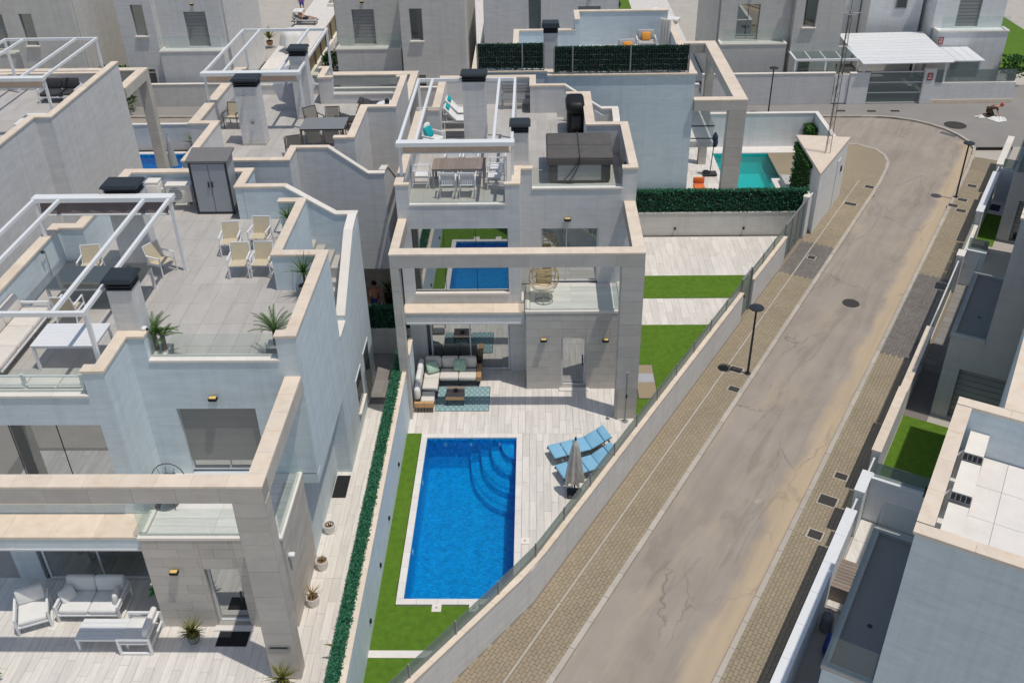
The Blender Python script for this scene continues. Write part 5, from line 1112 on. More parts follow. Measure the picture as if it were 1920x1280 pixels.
def pergola(label, x0, x1, y0, y1, zf, z, thick='back', awn='awning', xs=(), w=.09, hang=.3, posts=True):
    o = thing('pergola', label, 'pergola', ((x0+x1)/2, (y0+y1)/2, zf), group='white rooftop pergolas')
    for x in (x0, x1):
        for y in (y0+.1, y1-.1): MB().box(x-w/2, x+w/2, y-w/2, y+w/2, zf, z-.06).build('post', 'white_paint', o)
    yt, yn = (y1, y0) if thick == 'back' else (y0, y1)
    MB().box(x0-.08, x1+.08, yt-.16, yt+.16, z-.07, z+.06).build('header_box', 'white_paint', o); MB().box(x0-.05, x1+.05, yn-.05, yn+.05, z-.06, z+.05).build('end_beam', 'white_paint', o)
    a, b = (y0+.06, y1-.17) if thick == 'back' else (y0+.17, y1-.06)
    for x in (x0, x1)+tuple(xs): MB().box(x-.045, x+.045, a, b, z-.045, z+.05).build('rafter', 'white_paint', o)
    s = -1 if thick == 'back' else 1; ym = yt+s*.05
    m = MB()
    for i in range(20):
        f0, f1 = x0+.1+(x1-x0-.2)*i/20, x0+.1+(x1-x0-.2)*(i+1)/20; d0, d1 = .02*math.sin(i*2.1), .02*math.sin((i+1)*2.1)
        for k in range(3): z0_, z1_ = z-.08-hang*k/3, z-.08-hang*(k+1)/3; y_0, y_1 = ym+s*(.03*k)+d0, ym+s*(.03*(k+1))+d0; m.quad((f0, y_0, z0_), (f1, y_0+d1-d0, z0_), (f1, y_1+d1-d0, z1_), (f0, y_1, z1_))
    m.build('rolled_awning', awn, o, True); MB().cyl((x0+.08, ym+s*.1, z-.09-hang), (x1-.08, ym+s*.1, z-.09-hang), .03, n=8).build('awning_bar', 'white_frame', o)
    return o
def potted(name, label, x, y, z, r, h, potmat, plant, square=False, cat='plant', grp=None):
    o = thing(name, label, cat, (x, y, z), group=grp)
    if square: MB().hexa([(x-r*.85, y-r*.85, z), (x+r*.85, y-r*.85, z), (x+r*.85, y+r*.85, z), (x-r*.85, y+r*.85, z)], [(x-r, y-r, z+h), (x+r, y-r, z+h), (x+r, y+r, z+h), (x-r, y+r, z+h)]).build('pot', potmat, o); MB().box(x-r*.9, x+r*.9, y-r*.9, y+r*.9, z+h-.02, z+h+.004).build('soil', 'cap_pale', o)
    else:
        MB().lathe([(.001, 0), (r*.72, 0), (r*.95, h*.5), (r, h), (r*.88, h), (r*.85, h-.06), (.001, h-.06)], (x, y), 18, z).build('pot', potmat, o, True, angle=40); MB().lathe([(r*.84, h-.05), (.001, h-.045)], (x, y), 14, z).build('soil', 'soil', o)
    plant(o, (x, y), z+h-.03); return o
def palm(n=26, L=.75, tr=.35, mat='leaf_palm', wid=.10):
    def f(o, c, z):
        MB().cyl((c[0], c[1], z), (c[0]+.02, c[1], z+tr), .07, .06, 9).build('trunk', 'bark', o); spiky(o, (c[0]+.02, c[1]), z+tr-.02, n, L, wid, mat, (.15, 1.35), .55, feather=True)
    return f
def spike(n=34, L=.45, mat='leaf_yucca', wid=.022, tr=.0, up=(.1, 1.4), droop=.35):
    def f(o, c, z):
        if tr: MB().cyl((c[0], c[1], z), (c[0], c[1], z+tr), .035, n=7).build('stem', 'bark', o)
        spiky(o, c, z+tr, n, L, wid, mat, up, droop, name='leaf')
    return f
def broad(n=10, L=.4, mat='leaf_bright', wid=.12, tr=.25):
    def f(o, c, z):
        MB().cyl((c[0], c[1], z), (c[0], c[1], z+tr), .015, n=6).build('stem', 'bark', o); spiky(o, c, z+tr*.5, n, L, wid, mat, (.2, 1.3), .8, name='leaf')
    return f
def none_(o, c, z):
    for i in range(5): MB().rbox(c[0]-.06+.03*i, c[0]-.02+.03*i, c[1]-.05+.02*(i % 3), c[1]+.0+.02*(i % 3), z, z+.05, .015).build('pebble', 'charcoal' if i % 2 else 'coping', o)
def cushion(o, nm, mat, c, sz, rot=(0, 0, 0), r=.06):
    m = MB().rbox(-sz[0]/2, sz[0]/2, -sz[1]/2, sz[1]/2, -sz[2]/2, sz[2]/2, r)
    m.xf(Matrix.Translation(c) @ Matrix.Rotation(rot[2], 4, 'Z') @ Matrix.Rotation(rot[1], 4, 'Y') @ Matrix.Rotation(rot[0], 4, 'X')); return m.build(nm, mat, o, True, angle=70, world=False)
def lounge_seat(name, label, loc, rz, W, D, frame, cush, seats, cat='sofa', back=True, arms=(1, 1), armh=.58, pillows=(), grp=None, legs=.06, seat=.38):
    """sofa/armchair on square tube frame; back at local +y"""
    o = thing(name, label, cat, loc, rz, grp, local=True)
    for s in (-1, 1):
        if not arms[0 if s < 0 else 1]: continue
        x = s*(W/2-legs/2)
        for y in (-D/2+legs/2, D/2-legs/2): MB().bar((x, y, 0), (x, y, armh), legs).build('leg', frame, o)
        MB().bar((x, -D/2+legs, armh-legs/2), (x, D/2-legs, armh-legs/2), legs).build('armrest', frame, o); MB().bar((x, -D/2+legs, .04), (x, D/2-legs, .04), legs*.9).build('skid', frame, o)
        MB().bar((x, -D/2+legs, armh*.72), (x, D/2-legs, armh*.72), legs*.6).build('arm_slat', frame, o)
    for y in (-D/2+legs*.5, D/2-legs*.5): MB().bar((-W/2+legs, y, .25), (W/2-legs, y, .25), legs*.8).build('seat_rail', frame, o)
    a = W/2-legs-.01
    for i in range(seats):
        x0, x1 = -a+2*a*i/seats+.006, -a+2*a*(i+1)/seats-.006
        MB().rbox(x0, x1, -D/2+.02, D/2-.16, .27, seat+.05, .05).build('seat_cushion', cush, o, True, angle=70)
        if back: cushion(o, 'back_cushion', cush, ((x0+x1)/2, D/2-.13, seat+.27), (x1-x0, .16, .46), (R(-12), 0, 0))
    if back: MB().bar((-W/2+legs, D/2-.03, .62), (W/2-legs, D/2-.03, .62), legs).build('back_rail', frame, o)
    for c, rr, mt in pillows: cushion(o, 'pillow', mt, c, (.42, .14, .40), rr, .065)
    return o

# ================================================================ LEFT VILLA ROOF
Z = 6.35
pergola('white pergola with dark rolled awning over the left villa dining terrace', -14.35, -10.45, 18.85, 25.25, Z, 8.65, 'back', 'awning_dark', (-13.62, -11.17), hang=.36)
GS = 'beige sling armchairs on the left villa roof'
ch = sling_chair('sling_armchair', 'white_paint', 'sling_beige')
place(ch, 0, (-8.68, 24.85, Z), R(4), 'beige sling armchair at the front left of the group of four', GS)
place(ch, 1, (-8.02, 24.88, Z), R(-2), 'beige sling armchair at the front right of the group of four', GS)
place(ch, 1, (-9.32, 26.25, Z), R(6), 'beige sling armchair at the rear left of the group of four', GS)
place(ch, 1, (-8.5, 26.6, Z), R(-4), 'beige sling armchair at the rear right of the group of four', GS)
place(ch, 1, (-11.05, 25.0, Z), R(62), 'beige sling armchair standing alone beside the glass dining table', GS)
place(ch, 1, (-12.7, 22.35, Z), R(178), 'beige sling armchair pushed to the near side of the glass dining table', GS)
place(ch, 1, (-13.05, 24.75, Z), R(8), 'beige sling armchair behind the glass dining table near the parapet', GS)
table('glass_table', 'long dining table with blue grey glass top under the pergola', -13.5, -10.95, 22.8, 24.1, Z, .73, 'window_dim', 'white_frame', leg=.07)
table('slat_table', 'low white slatted table under the left villa pergola', -12.62, -10.98, 19.9, 20.97, Z, .73, 'white_paint', 'white_paint', 12)
lounge_seat('rooftop_sofa', 'grey cushioned corner sofa along the left roof parapet', (-13.72, 20.9, Z), R(90), 3.0, .95, 'white_paint', 'cushion_cream', 3, arms=(0, 1))
o = thing('bench', 'grey bench cushion row along the roof glass of the left villa', 'bench', (-12.3, 18.85, Z))
MB().box(-13.9, -10.7, 18.5, 19.1, Z+.12, Z+.28).build('bench_frame', 'white_paint', o)
for i in range(4): MB().rbox(-13.88+i*.8, -13.1+i*.8, 18.5, 19.1, Z+.29, Z+.42, .04).build('seat_cushion', 'cushion_cream', o, True, angle=60)
for i in range(5):
    for y in (18.54, 19.06): MB().box(-13.88+i*.78, -13.82+i*.78, y-.03, y+.03, Z, Z+.12).build('leg', 'white_paint', o)
for i in range(2): MB().cyl((-13.9, 18.5, Z+.55+.25*i), (-10.6, 18.5, Z+.55+.25*i), .03, n=8).build('rail', 'white_frame', o)
for i in range(3): MB().box(-13.6+i*1.4, -13.52+i*1.4, 18.47, 18.53, Z+.28, Z+.85).build('rail_post', 'white_frame', o)
GP = 'potted palms on the left villa roof'
potted('potted_palm', 'twin stemmed palm in a square grey pot behind the roof glass', -9.62, 20.45, Z, .27, .26, 'pot_grey', lambda o, c, z: (palm(22, .62, .55)(o, (c[0]-.08, c[1]), z), palm(16, .5, .42)(o, (c[0]+.12, c[1]), z)), True, grp=GP)
potted('potted_palm', 'cycad with stiff spreading fronds by the right roof parapet', -6.62, 20.45, Z, .22, .4, 'pot_grey', palm(28, .75, .42), True, grp=GP)
potted('potted_palm', 'spiky palm in the stair corner of the left villa roof', -6.5, 23.55, Z, .2, .35, 'pot_grey', spike(34, .62, 'leaf_palm', .028, .45), grp=GP)
potted('potted_palm', 'small green palm at the top of the rooftop stair', -7.72, 27.15, Z, .18, .35, 'pot_grey', spike(30, .5, 'leaf_palm', .026, .4), grp=GP)
cb = thing('storage_cabinet', 'tall grey two door storage cabinet on the left villa roof', 'cabinet', (-10.6, 29.4, Z))
MB().box(-11.2, -9.98, 29.05, 29.8, Z, 8.16).build('body', 'cabinet', cb)
MB().hexa([(-11.28, 28.98, 8.16), (-9.9, 28.98, 8.16), (-9.9, 29.88, 8.28), (-11.28, 29.88, 8.28)], [(-11.28, 28.98, 8.22), (-9.9, 28.98, 8.22), (-9.9, 29.88, 8.34), (-11.28, 29.88, 8.34)]).build('roof', 'cabinet_roof', cb)
for x0, x1, hx in ((-11.14, -10.61, -10.66), (-10.57, -10.04, -10.54)):
    d = MB().box(x0, x1, 29.02, 29.048, Z+.08, 8.1).build('door', 'cabinet', cb); MB().rbox(hx-.018, hx+.018, 28.97, 29.02, 7.3, 7.5, .012).build('handle', 'black', d)
for x in (-11.21, -10.02): MB().box(x, x+.05, 29.0, 29.045, Z, 8.16).build('corner_trim', 'dark_metal', cb)
MB().box(-11.15, -10.03, 29.0, 29.045, Z, Z+.06).build('base_trim', 'dark_metal', cb)
def ac(label, x, y, z, rz, w=.82, h=.58, d=.3, brackets=True):
    o = thing('air_conditioner', label, 'air conditioner', (x, y, z), rz, 'outdoor air conditioner units', local=True)
    MB().rbox(-w/2, w/2, -d/2, d/2, .12, .12+h, .02).build('casing', 'cap_pale', o, True, angle=30)
    MB().cyl((-.12, -d/2-.012, .12+h/2), (-.12, -d/2, .12+h/2), .23, n=22).build('fan_grille', 'steel_grey', o)
    for i in range(5): MB().bar((-.33, -d/2-.018, .22+i*.09), (.09, -d/2-.018, .22+i*.09), .008).build('grille_bar', 'white_frame', o)
    MB().box(-w/2-.02, w/2+.02, -d/2-.02, d/2+.02, .12+h, .15+h).build('top_cover', 'cap_pale', o)
    for x_ in (-w/2+.1, w/2-.16): MB().box(x_, x_+.06, -d/2-.02, d/2+.02, 0, .12).build('foot', 'joint', o)
    return o
ac('cream air conditioner beside the grey storage cabinet', -11.82, 29.45, Z+.18, 0)
bx = thing('water_tank', 'small cream plastic box between the chimney and the air conditioner', 'box', (-12.7, 29.55, Z)); MB().rbox(-12.92, -12.45, 29.3, 29.75, Z, Z+.95, .08).build('tank', 'cap_pale', bx, True, angle=50); MB().cyl((-12.45, 29.5, Z+.7), (-12.38, 29.5, Z+.7), .04, n=8).build('outlet', 'white_frame', bx); MB().box(-12.9, -12.47, 29.32, 29.73, Z+.95, Z+1.0).build('lid', 'cap_pale', bx)
cm = thing('security_camera', 'small white camera on the near chimney of the left villa', 'camera', (-9.68, 20.0, 7.55)); MB().rbox(-9.72, -9.6, 19.9, 20.05, 7.5, 7.58, .03).build('body', 'white_paint', cm, True); MB().cyl((-9.6, 19.95, 7.54), (-9.56, 19.93, 7.53), .03, n=8).build('lens', 'black', cm)
# roof lamp / shower on the left parapet
sh = thing('roof_shower', 'thin shower pipe on the left roof parapet', 'shower', (-14.15, 24.4, Z)); MB().tube([(-14.15, 24.5, Z), (-14.15, 24.5, Z+1.0), (-14.1, 24.3, Z+1.1)], .012).build('pipe', 'steel_grey', sh); MB().cyl((-14.1, 24.3, Z+1.1), (-14.08, 24.26, Z+1.06), .05, n=8).build('head', 'dark_metal', sh)
for y, l in ((21.4, 'dark wall light on the inner face of the left roof parapet'),): 
    s = thing('wall_light', l, 'wall light', (-14.22, y, Z+.35)); MB().box(-14.23, -14.17, y-.14, y+.14, Z+.32, Z+.42).build('housing', 'steel_grey', s); MB().box(-14.17, -14.165, y-.12, y+.12, Z+.335, Z+.405).build('diffuser', 'navy', s)

# ================================================================ LEFT VILLA GROUND TERRACE
lounge_seat('garden_sofa', 'white two seat garden sofa on the left villa terrace', (-11.9, 17.78, 0), 0, 1.72, .95, 'white_paint', 'cushion_white', 2, pillows=[((-.66, .0, .56), (R(-30), 0, R(55)), 'cushion_white'), ((.68, -.05, .58), (R(-8), 0, R(-84)), 'cushion_white')])
lounge_seat('garden_armchair', 'white armchair turned sideways at the left end of the terrace', (-13.4, 17.42, 0), R(23), .86, .9, 'white_paint', 'cushion_white', 1, cat='armchair')
lounge_seat('garden_armchair', 'white armchair seen from behind at the right of the low table', (-10.28, 16.72, 0), R(-90), .95, .86, 'white_paint', 'cushion_white', 1, cat='armchair')
table('coffee_table', 'low white coffee table in front of the white sofa', -11.86, -10.5, 16.38, 17.08, 0, .42, 'white_paint', 'white_paint', 5, .06)
potted('potted_plant', 'round yucca with stiff leaves beside the left villa door', -8.93, 16.72, 0, .17, .24, 'pot_grey', spike(60, .45, 'leaf_yucca', .022, .12, (-.1, 1.45), .15))
potted('potted_plant', 'glossy green broad leaved plant behind the white armchair', -10.2, 18.1, 0, .16, .3, 'black', broad(11, .42, 'leaf_bright', .13, .35))
potted('potted_plant', 'yucca cut off by the bottom edge at the frame column', -6.25, 15.2, 0, .17, .28, 'pot_grey', spike(44, .5, 'leaf_yucca', .022, .2))
potted('potted_plant', 'bright green shrub at the bottom left corner of the terrace', -13.62, 15.45, 0, .16, .2, 'pot_grey', broad(16, .3, 'leaf_bright', .07, .2))
GW = 'white pots along the side wall'
potted('wall_pot', 'white pot filled with dark pebbles next to the side wall', -6.1, 20.72, 0, .17, .3, 'pot_white', none_, cat='pot', grp=GW)
potted('wall_pot', 'white pot with a few yellow green stems next to the side wall', -6.05, 19.28, 0, .17, .32, 'pot_white', spike(12, .2, 'leaf_yucca', .012, 0, (.4, 1.3)), cat='pot', grp=GW)
potted('wall_pot', 'white pot with a spiky brownish plant next to the side wall', -6.05, 17.95, 0, .17, .3, 'pot_white', spike(26, .36, 'leaf_dry', .014, .14, (.1, 1.3), .1), cat='pot', grp=GW)
potted('potted_plant', 'green leafy plant leaning out of the dark hedge', -4.98, 16.15, .0, .1, .2, 'pot_grey', broad(9, .5, 'leaf_yucca', .08, .3))
def mat_(name, label, x0, x1, y0, y1, m='mat_black', z=.012):
    o = thing(name, label, 'mat', ((x0+x1)/2, (y0+y1)/2, 0)); MB().rbox(x0, x1, y0, y1, .004, z+.004, .005).build('pile', m, o); MB().box(x0-.015, x1+.015, y0-.015, y1+.015, .003, z-.002).build('edge', 'charcoal', o); return o
mat_('door_mat', 'black mat in front of the left villa glass door', -8.33, -7.55, 16.55, 17.0); mat_('door_mat', 'dark mat in the side passage of the left villa', -6.3, -5.9, 22.2, 23.2)
vt = tag(MB().box(-6.55, -6.02, 15.525, 15.54, 1.12, 1.24).build('letter_plate', 'steel_grey'), 'narrow grey letter box slot on the left villa frame column', 'letter box'); MB().box(-6.5, -6.07, 15.515, 15.527, 1.16, 1.20).build('slot', 'black', vt)
cmw = thing('security_camera', 'small white camera on the side wall of the left villa', 'camera', (-6.2, 17.4, 2.4)); MB().rbox(-6.28, -6.12, 17.35, 17.5, 2.35, 2.44, .03).build('body', 'white_paint', cmw, True); MB().bar((-6.29, 17.45, 2.4), (-6.25, 17.45, 2.4), .04).build('bracket', 'white_paint', cmw)
hc = thing('hoop_chair', 'thin wire hoop chair on the left villa balcony', 'chair', (-9.45, 18.4, 3.15))
MB().tube([(-9.45+.45*math.cos(R(a)), 18.7+.12*math.sin(R(a)), 3.75+.45*math.sin(R(a))) for a in range(0, 361, 20)], .012, 5).build('hoop', 'black', hc)
for a in (60, 90, 120): MB().cyl((-9.45, 18.62, 3.45), (-9.45+.45*math.cos(R(a)), 18.7, 3.75+.45*math.sin(R(a))), .007, n=4).build('spoke', 'black', hc)
MB().lathe([(.001, .28), (.3, .30), (.32, .34)], (-9.45, 18.45), 16, 3.15).build('seat', 'black', hc)
for a in (45, 135, 225, 315): MB().cyl((-9.45+.2*math.cos(R(a)), 18.45+.2*math.sin(R(a)), 3.45), (-9.45+.3*math.cos(R(a)), 18.45+.3*math.sin(R(a)), 3.15), .01, n=5).build('leg', 'black', hc)

# ================================================================ CENTRAL VILLA ROOF
pergola('white pergola with beige rolled awning over the central villa roof', -4.38, -.76, 29.25, 35.65, Z, 8.65, 'front', 'awning', (-3.85, -1.35), hang=.3)
table('dining_table', 'brown slatted dining table under the central villa pergola', -3.58, -1.74, 30.85, 31.85, Z, .74, 'wood_grey', 'steel_grey', 14, .07, along='y')
GD = 'white slat back dining chairs round the brown table'
sc = slat_chair('dining_chair')
for i, (x, y, a, l) in enumerate(((-2.98, 30.35, 180, 'white dining chair at the near left side of the brown table'), (-2.32, 30.35, 180, 'white dining chair at the near right side of the brown table'), (-3.95, 31.15, 90, 'white dining chair at the left head of the brown table'), (-1.4, 31.0, -90, 'white dining chair at the right head of the brown table, nearer one'), (-1.35, 31.75, -90, 'white dining chair at the right head of the brown table, farther one'), (-2.95, 32.35, 0, 'white dining chair at the far left side of the brown table'), (-2.3, 32.35, 0, 'white dining chair at the far right side of the brown table'))):
    place(sc, i, (x, y, Z), R(a), l, GD)
o = lounge_seat('low_armchair', 'white low armchair with teal cushion near the pergola post', (-3.95, 34.7, Z), R(60), .8, .8, 'white_paint', 'cushion_white', 1, cat='armchair', pillows=[((0, .1, .62), (R(-25), 0, 0), 'teal')])
table('side_table', 'low dark two panel side table beside the tall chimney', -3.5, -2.75, 34.9, 35.5, Z, .35, 'charcoal', 'steel_grey', 2, along='y')
lounger('roof_lounger', 'white lounger with teal pillow, nearer one of the rooftop pair', 'white_frame', 'cushion_white', (-2.9, 36.95, Z), R(90), 'teal', 48, 1.9, 'white rooftop loungers with teal pillows')
lounger('roof_lounger', 'white lounger with teal pillow, farther one of the rooftop pair', 'white_frame', 'cushion_white', (-2.9, 37.85, Z), R(90), 'teal', 48, 1.9, 'white rooftop loungers with teal pillows')
o = thing('roof_bench', 'grey slatted bench against the back parapet of the central villa', 'bench', (-.8, 39.1, Z))
for i in range(4): MB().box(-1.4, -.15, 38.85+i*.11, 38.94+i*.11, Z+.42, Z+.45).build('seat_slat', 'steel_grey', o)
for i in range(3): MB().box(-1.4, -.15, 39.32, 39.35, Z+.55+i*.13, Z+.63+i*.13).build('back_slat', 'steel_grey', o)
for x in (-1.38, -.2):
    for y in (38.88, 39.34): MB().box(x-.03, x+.03, y-.03, y+.03, Z, Z+(.42 if y < 39 else .95)).build('leg', 'steel_grey', o)
    MB().box(x-.03, x+.03, 38.85, 39.34, Z+.63, Z+.67).build('armrest', 'steel_grey', o)
tb = thing('hot_tub', 'square hot tub under a dark brown folding cover', 'hot tub', (1.52, 32.3, Z))
MB().rbox(.45, 2.58, 31.25, 33.45, Z, Z+.86, .1).build('shell', 'cover_brown', tb, True, angle=50)
MB().box(.75, 2.25, 31.235, 31.25, Z+.12, Z+.74).build('front_panel', 'cushion_grey', tb)
MB().rbox(.36, 2.66, 31.18, 32.33, Z+.86, Z+1.0, .07).build('cover_half', 'cover_brown', tb, True, angle=60); MB().rbox(.36, 2.66, 32.36, 33.52, Z+.86, Z+1.0, .07).build('cover_half', 'cover_brown', tb, True, angle=60)
MB().rbox(.37, 2.65, 31.17, 31.22, Z+.70, Z+.9, .02).build('cover_skirt', 'cover_brown', tb)
for p in ([(1.5, 33.5, Z+1.02), (1.5, 31.16, Z+1.02), (1.5, 31.13, Z+.75)], [(1.48, 31.13, Z+.85), (1.15, 31.18, Z+.35), (.9, 31.2, Z+.05)], [(1.52, 31.13, Z+.85), (1.3, 31.18, Z+.3), (1.1, 31.2, Z+.03)]): MB().tube(p, .018, 5).build('strap', 'charcoal', tb)
bq = thing('covered_barbecue', 'black covered barbecue beside the roof parapet', 'barbecue', (1.58, 36.4, Z))
MB().rbox(1.22, 1.95, 36.0, 36.95, Z, Z+.95, .08).build('cover_base', 'black', bq, True, angle=50); MB().rbox(1.16, 1.9, 35.75, 37.1, Z+.82, Z+1.3, .2).build('cover_hood', 'black', bq, True, angle=70); MB().rbox(1.4, 1.75, 35.85, 36.02, Z+.25, Z+.75, .05).build('front_flap', 'charcoal', bq, True)
sd = thing('roof_speaker', 'small dark lamp box on the inner right parapet of the central villa', 'lamp', (3.0, 31.3, 7.0)); MB().box(3.04, 3.09, 31.2, 31.32, 6.95, 7.12).build('housing', 'black', sd); MB().box(3.03, 3.04, 31.22, 31.3, 6.97, 7.1).build('grille', 'steel_grey', sd)
for i in range(2):
    f = tag(MB().bar((2.22+.03, 36.6-i*.8, 7.35), (2.55, 36.45-i*.8, 7.2), .03).build('pipe_stub', 'white_paint'), ('upper' if i == 0 else 'lower')+' white pipe end sticking out beside the central roof stair', 'pipe', 'white pipe ends')
# balcony of the central villa
ec = thing('rattan_chair', 'round rattan nest chair on the central villa balcony', 'chair', (.25, 28.6, 3.15))
for i in range(9):
    a = R(-10+i*25); MB().tube([(.25+.52*math.sin(t)*math.cos(a), 28.75+.42*math.sin(t)*math.sin(a)*.8+.1, 3.95-.55*math.cos(t)) for t in [R(k) for k in range(20, 161, 20)]], .012, 5).build('rib', 'tube_rattan', ec)
for zz, rr in ((3.45, .28), (3.62, .42), (3.85, .50), (4.1, .50), (4.3, .42)): MB().tube([(.25+rr*math.cos(R(a)), 28.85+rr*.75*math.sin(R(a)), zz) for a in range(0, 361, 20)], .014, 5).build('hoop', 'tube_rattan', ec)
cushion(ec, 'seat_cushion', 'cap', (0, .2, .45), (.7, .6, .14)); cushion(ec, 'back_cushion', 'tube_rattan', (0, .42, .75), (.55, .14, .5), (R(-15), 0, 0))
MB().tube([(.25+.3*math.cos(R(a)), 28.62+.25*math.sin(R(a)), 3.17) for a in range(0, 361, 24)], .018, 5).build('base_ring', 'steel_grey', ec)
for a in (20, 90, 160, 270): MB().cyl((.25+.3*math.cos(R(a)), 28.62+.25*math.sin(R(a)), 3.17), (.25+.26*math.cos(R(a)), 28.8+.2*math.sin(R(a)), 3.45), .014, n=5).build('leg', 'steel_grey', ec)

# ================================================================ CENTRAL VILLA TERRACE
rg_ = mat_('patterned_rug', 'teal diamond patterned rug under the coffee table', -3.5, -1.67, 26.58, 28.0, 'rug', .012); rg_['category'] = 'rug'
def teak_sofa():
    o = thing('corner_sofa', 'cream corner sofa with teak ends and green pillows', 'sofa', (-3, 28.3, 0))
    MB().box(-3.45, -2.02, 28.02, 28.85, .12, .24).build('frame', 'charcoal', o); MB().box(-4.2, -3.47, 27.25, 28.85, .12, .24).build('corner_frame', 'charcoal', o)
    for x in (-4.15, -3.55, -2.75, -2.1):
        for y in (28.1, 28.75): MB().box(x-.03, x+.03, y-.03, y+.03, 0, .12).build('leg', 'charcoal', o)
    for x0, x1, y0, y1 in ((-3.46, -2.8, 28.0, 28.6), (-2.79, -2.16, 28.0, 28.6), (-4.02, -3.47, 28.0, 28.6), (-4.02, -3.47, 27.35, 27.99)): MB().rbox(x0, x1, y0, y1, .25, .42, .05).build('seat_cushion', 'cushion_cream', o, True, angle=70)
    for x0, x1 in ((-4.0, -3.42), (-3.41, -2.8), (-2.79, -2.16)): MB().rbox(x0, x1, 28.6, 28.8, .4, .85, .07).build('back_cushion', 'cushion_cream', o, True, angle=70)
    for y0, y1 in ((28.0, 28.6), (27.33, 27.98)): MB().rbox(-4.22, -4.03, y0, y1, .4, .85, .07).build('back_cushion', 'cushion_white', o, True, angle=70)
    MB().box(-2.15, -1.98, 28.0, 28.85, .25, .43).build('teak_end', 'teak', o)
    for k, (c, r_) in enumerate((((-3.72+3, 28.35-28.3, .62), (R(-35), 0, R(25))), ((-2.75+3, 28.48-28.3, .62), (R(-28), 0, R(-5))))): cushion(o, 'pillow', 'mint_fabric', c, (.44, .16, .42), r_, .07)
    return o
teak_sofa()
o = thing('teak_armchair', 'cream seat with teak side at the rug edge', 'armchair', (-3.85, 26.8, 0))
MB().box(-4.18, -3.55, 26.62, 27.2, .13, .24).build('frame', 'charcoal', o); MB().box(-4.2, -3.52, 26.48, 26.6, .22, .40).build('teak_arm', 'teak', o)
for x in (-4.12, -3.6):
    for y in (26.55, 27.1): MB().box(x-.03, x+.03, y-.03, y+.03, 0, .13).build('leg', 'charcoal', o)
MB().rbox(-4.0, -3.53, 26.62, 27.18, .25, .42, .05).build('seat_cushion', 'cushion_cream', o, True, angle=70); MB().rbox(-4.2, -4.0, 26.64, 27.16, .4, .86, .08).build('back_cushion', 'cushion_white', o, True, angle=70)
for i in range(6): MB().box(-4.15+i*.1, -4.08+i*.1, 26.5, 26.54, .02, .2).build('slat', 'bronze', o)
o = table('teak_coffee_table', 'dark topped coffee table with teak edge on the rug', -3.15, -2.52, 26.85, 27.5, 0, .38, 'wood_grey', 'charcoal', 6, .05)
MB().box(-3.16, -2.51, 26.84, 26.855, .27, .36).build('teak_edge', 'teak', o); MB().lathe([(.001, .39), (.07, .39), (.09, .45), (.08, .45), (.06, .40), (.001, .40)], (-2.82, 27.2), 14).build('bowl', 'charcoal', o)
GB = 'blue cushioned pool loungers'
lounger('pool_lounger', 'blue cushioned lounger nearer the villa', 'bronze', 'sky_fabric', (1.38, 24.32, 0), R(-69), None, 24, 2.05, GB, .68, .26)
lounger('pool_lounger', 'blue cushioned lounger half hidden by the closed parasol and street wall', 'bronze', 'sky_fabric', (1.6, 23.4, 0), R(-66), None, 24, 2.05, GB, .68, .26)
ps = thing('closed_parasol', 'closed beige parasol beside the blue loungers', 'parasol', (1.13, 22.35, 0))
MB().cyl((1.13, 22.35, 0), (1.13, 22.35, 2.15), .025, n=8).build('pole', 'dark_metal', ps); MB().rbox(.9, 1.36, 22.12, 22.58, .0, .07, .03).build('base', 'charcoal', ps)
m = MB(); K = 16
prof = [(2.1, .03), (1.95, .09), (1.6, .15), (1.1, .20), (.7, .24), (.55, .25)]; vs = []; fs = []
for j, (z, r) in enumerate(prof):
    for i in range(K): rr = r*(1+.32*(1 if i % 2 else -1)*(j/5)); vs.append((1.13+rr*math.cos(6.283*i/K), 22.35+rr*math.sin(6.283*i/K), z-(.1*(i % 4 == 1)*(j == 5))))
for j in range(len(prof)-1):
    for i in range(K): fs.append((j*K+i, (j+1)*K+i, (j+1)*K+(i+1) % K, j*K+(i+1) % K))
MB().add(vs, fs).build('canopy', 'parasol_cloth', ps); MB().cyl((1.13, 22.35, 2.1), (1.13, 22.35, 2.2), .03, n=8).build('finial', 'dark_metal', ps)
sp = thing('garden_shower', 'thin metal garden shower beside the right frame column', 'shower', (2.95, 25.98, 0)); MB().cyl((2.95, 25.98, 0), (2.95, 25.98, 2.1), .022, n=8).build('pole', 'steel_grey', sp); MB().cyl((2.95, 25.98, 2.1), (2.95, 25.85, 2.08), .018, n=7).build('arm', 'steel_grey', sp); MB().cyl((2.95, 25.85, 2.09), (2.95, 25.85, 2.06), .07, n=12).build('shower_head', 'steel_grey', sp); MB().lathe([(.001, .02), (.11, .02), (.11, 0)], (2.95, 25.98), 14).build('base_plate', 'steel_grey', sp); MB().box(2.93, 2.99, 25.93, 25.96, 1.0, 1.12).build('tap', 'dark_metal', sp)
m_ = mat_('striped_mat', 'striped brown mat with a blue band on the side lawn', 3.55, 4.2, 27.25, 29.3, 'stripe_mat', .03); MB().box(3.56, 4.19, 28.2, 28.75, .036, .040).build('blue_band', 'parasol_grey', m_)

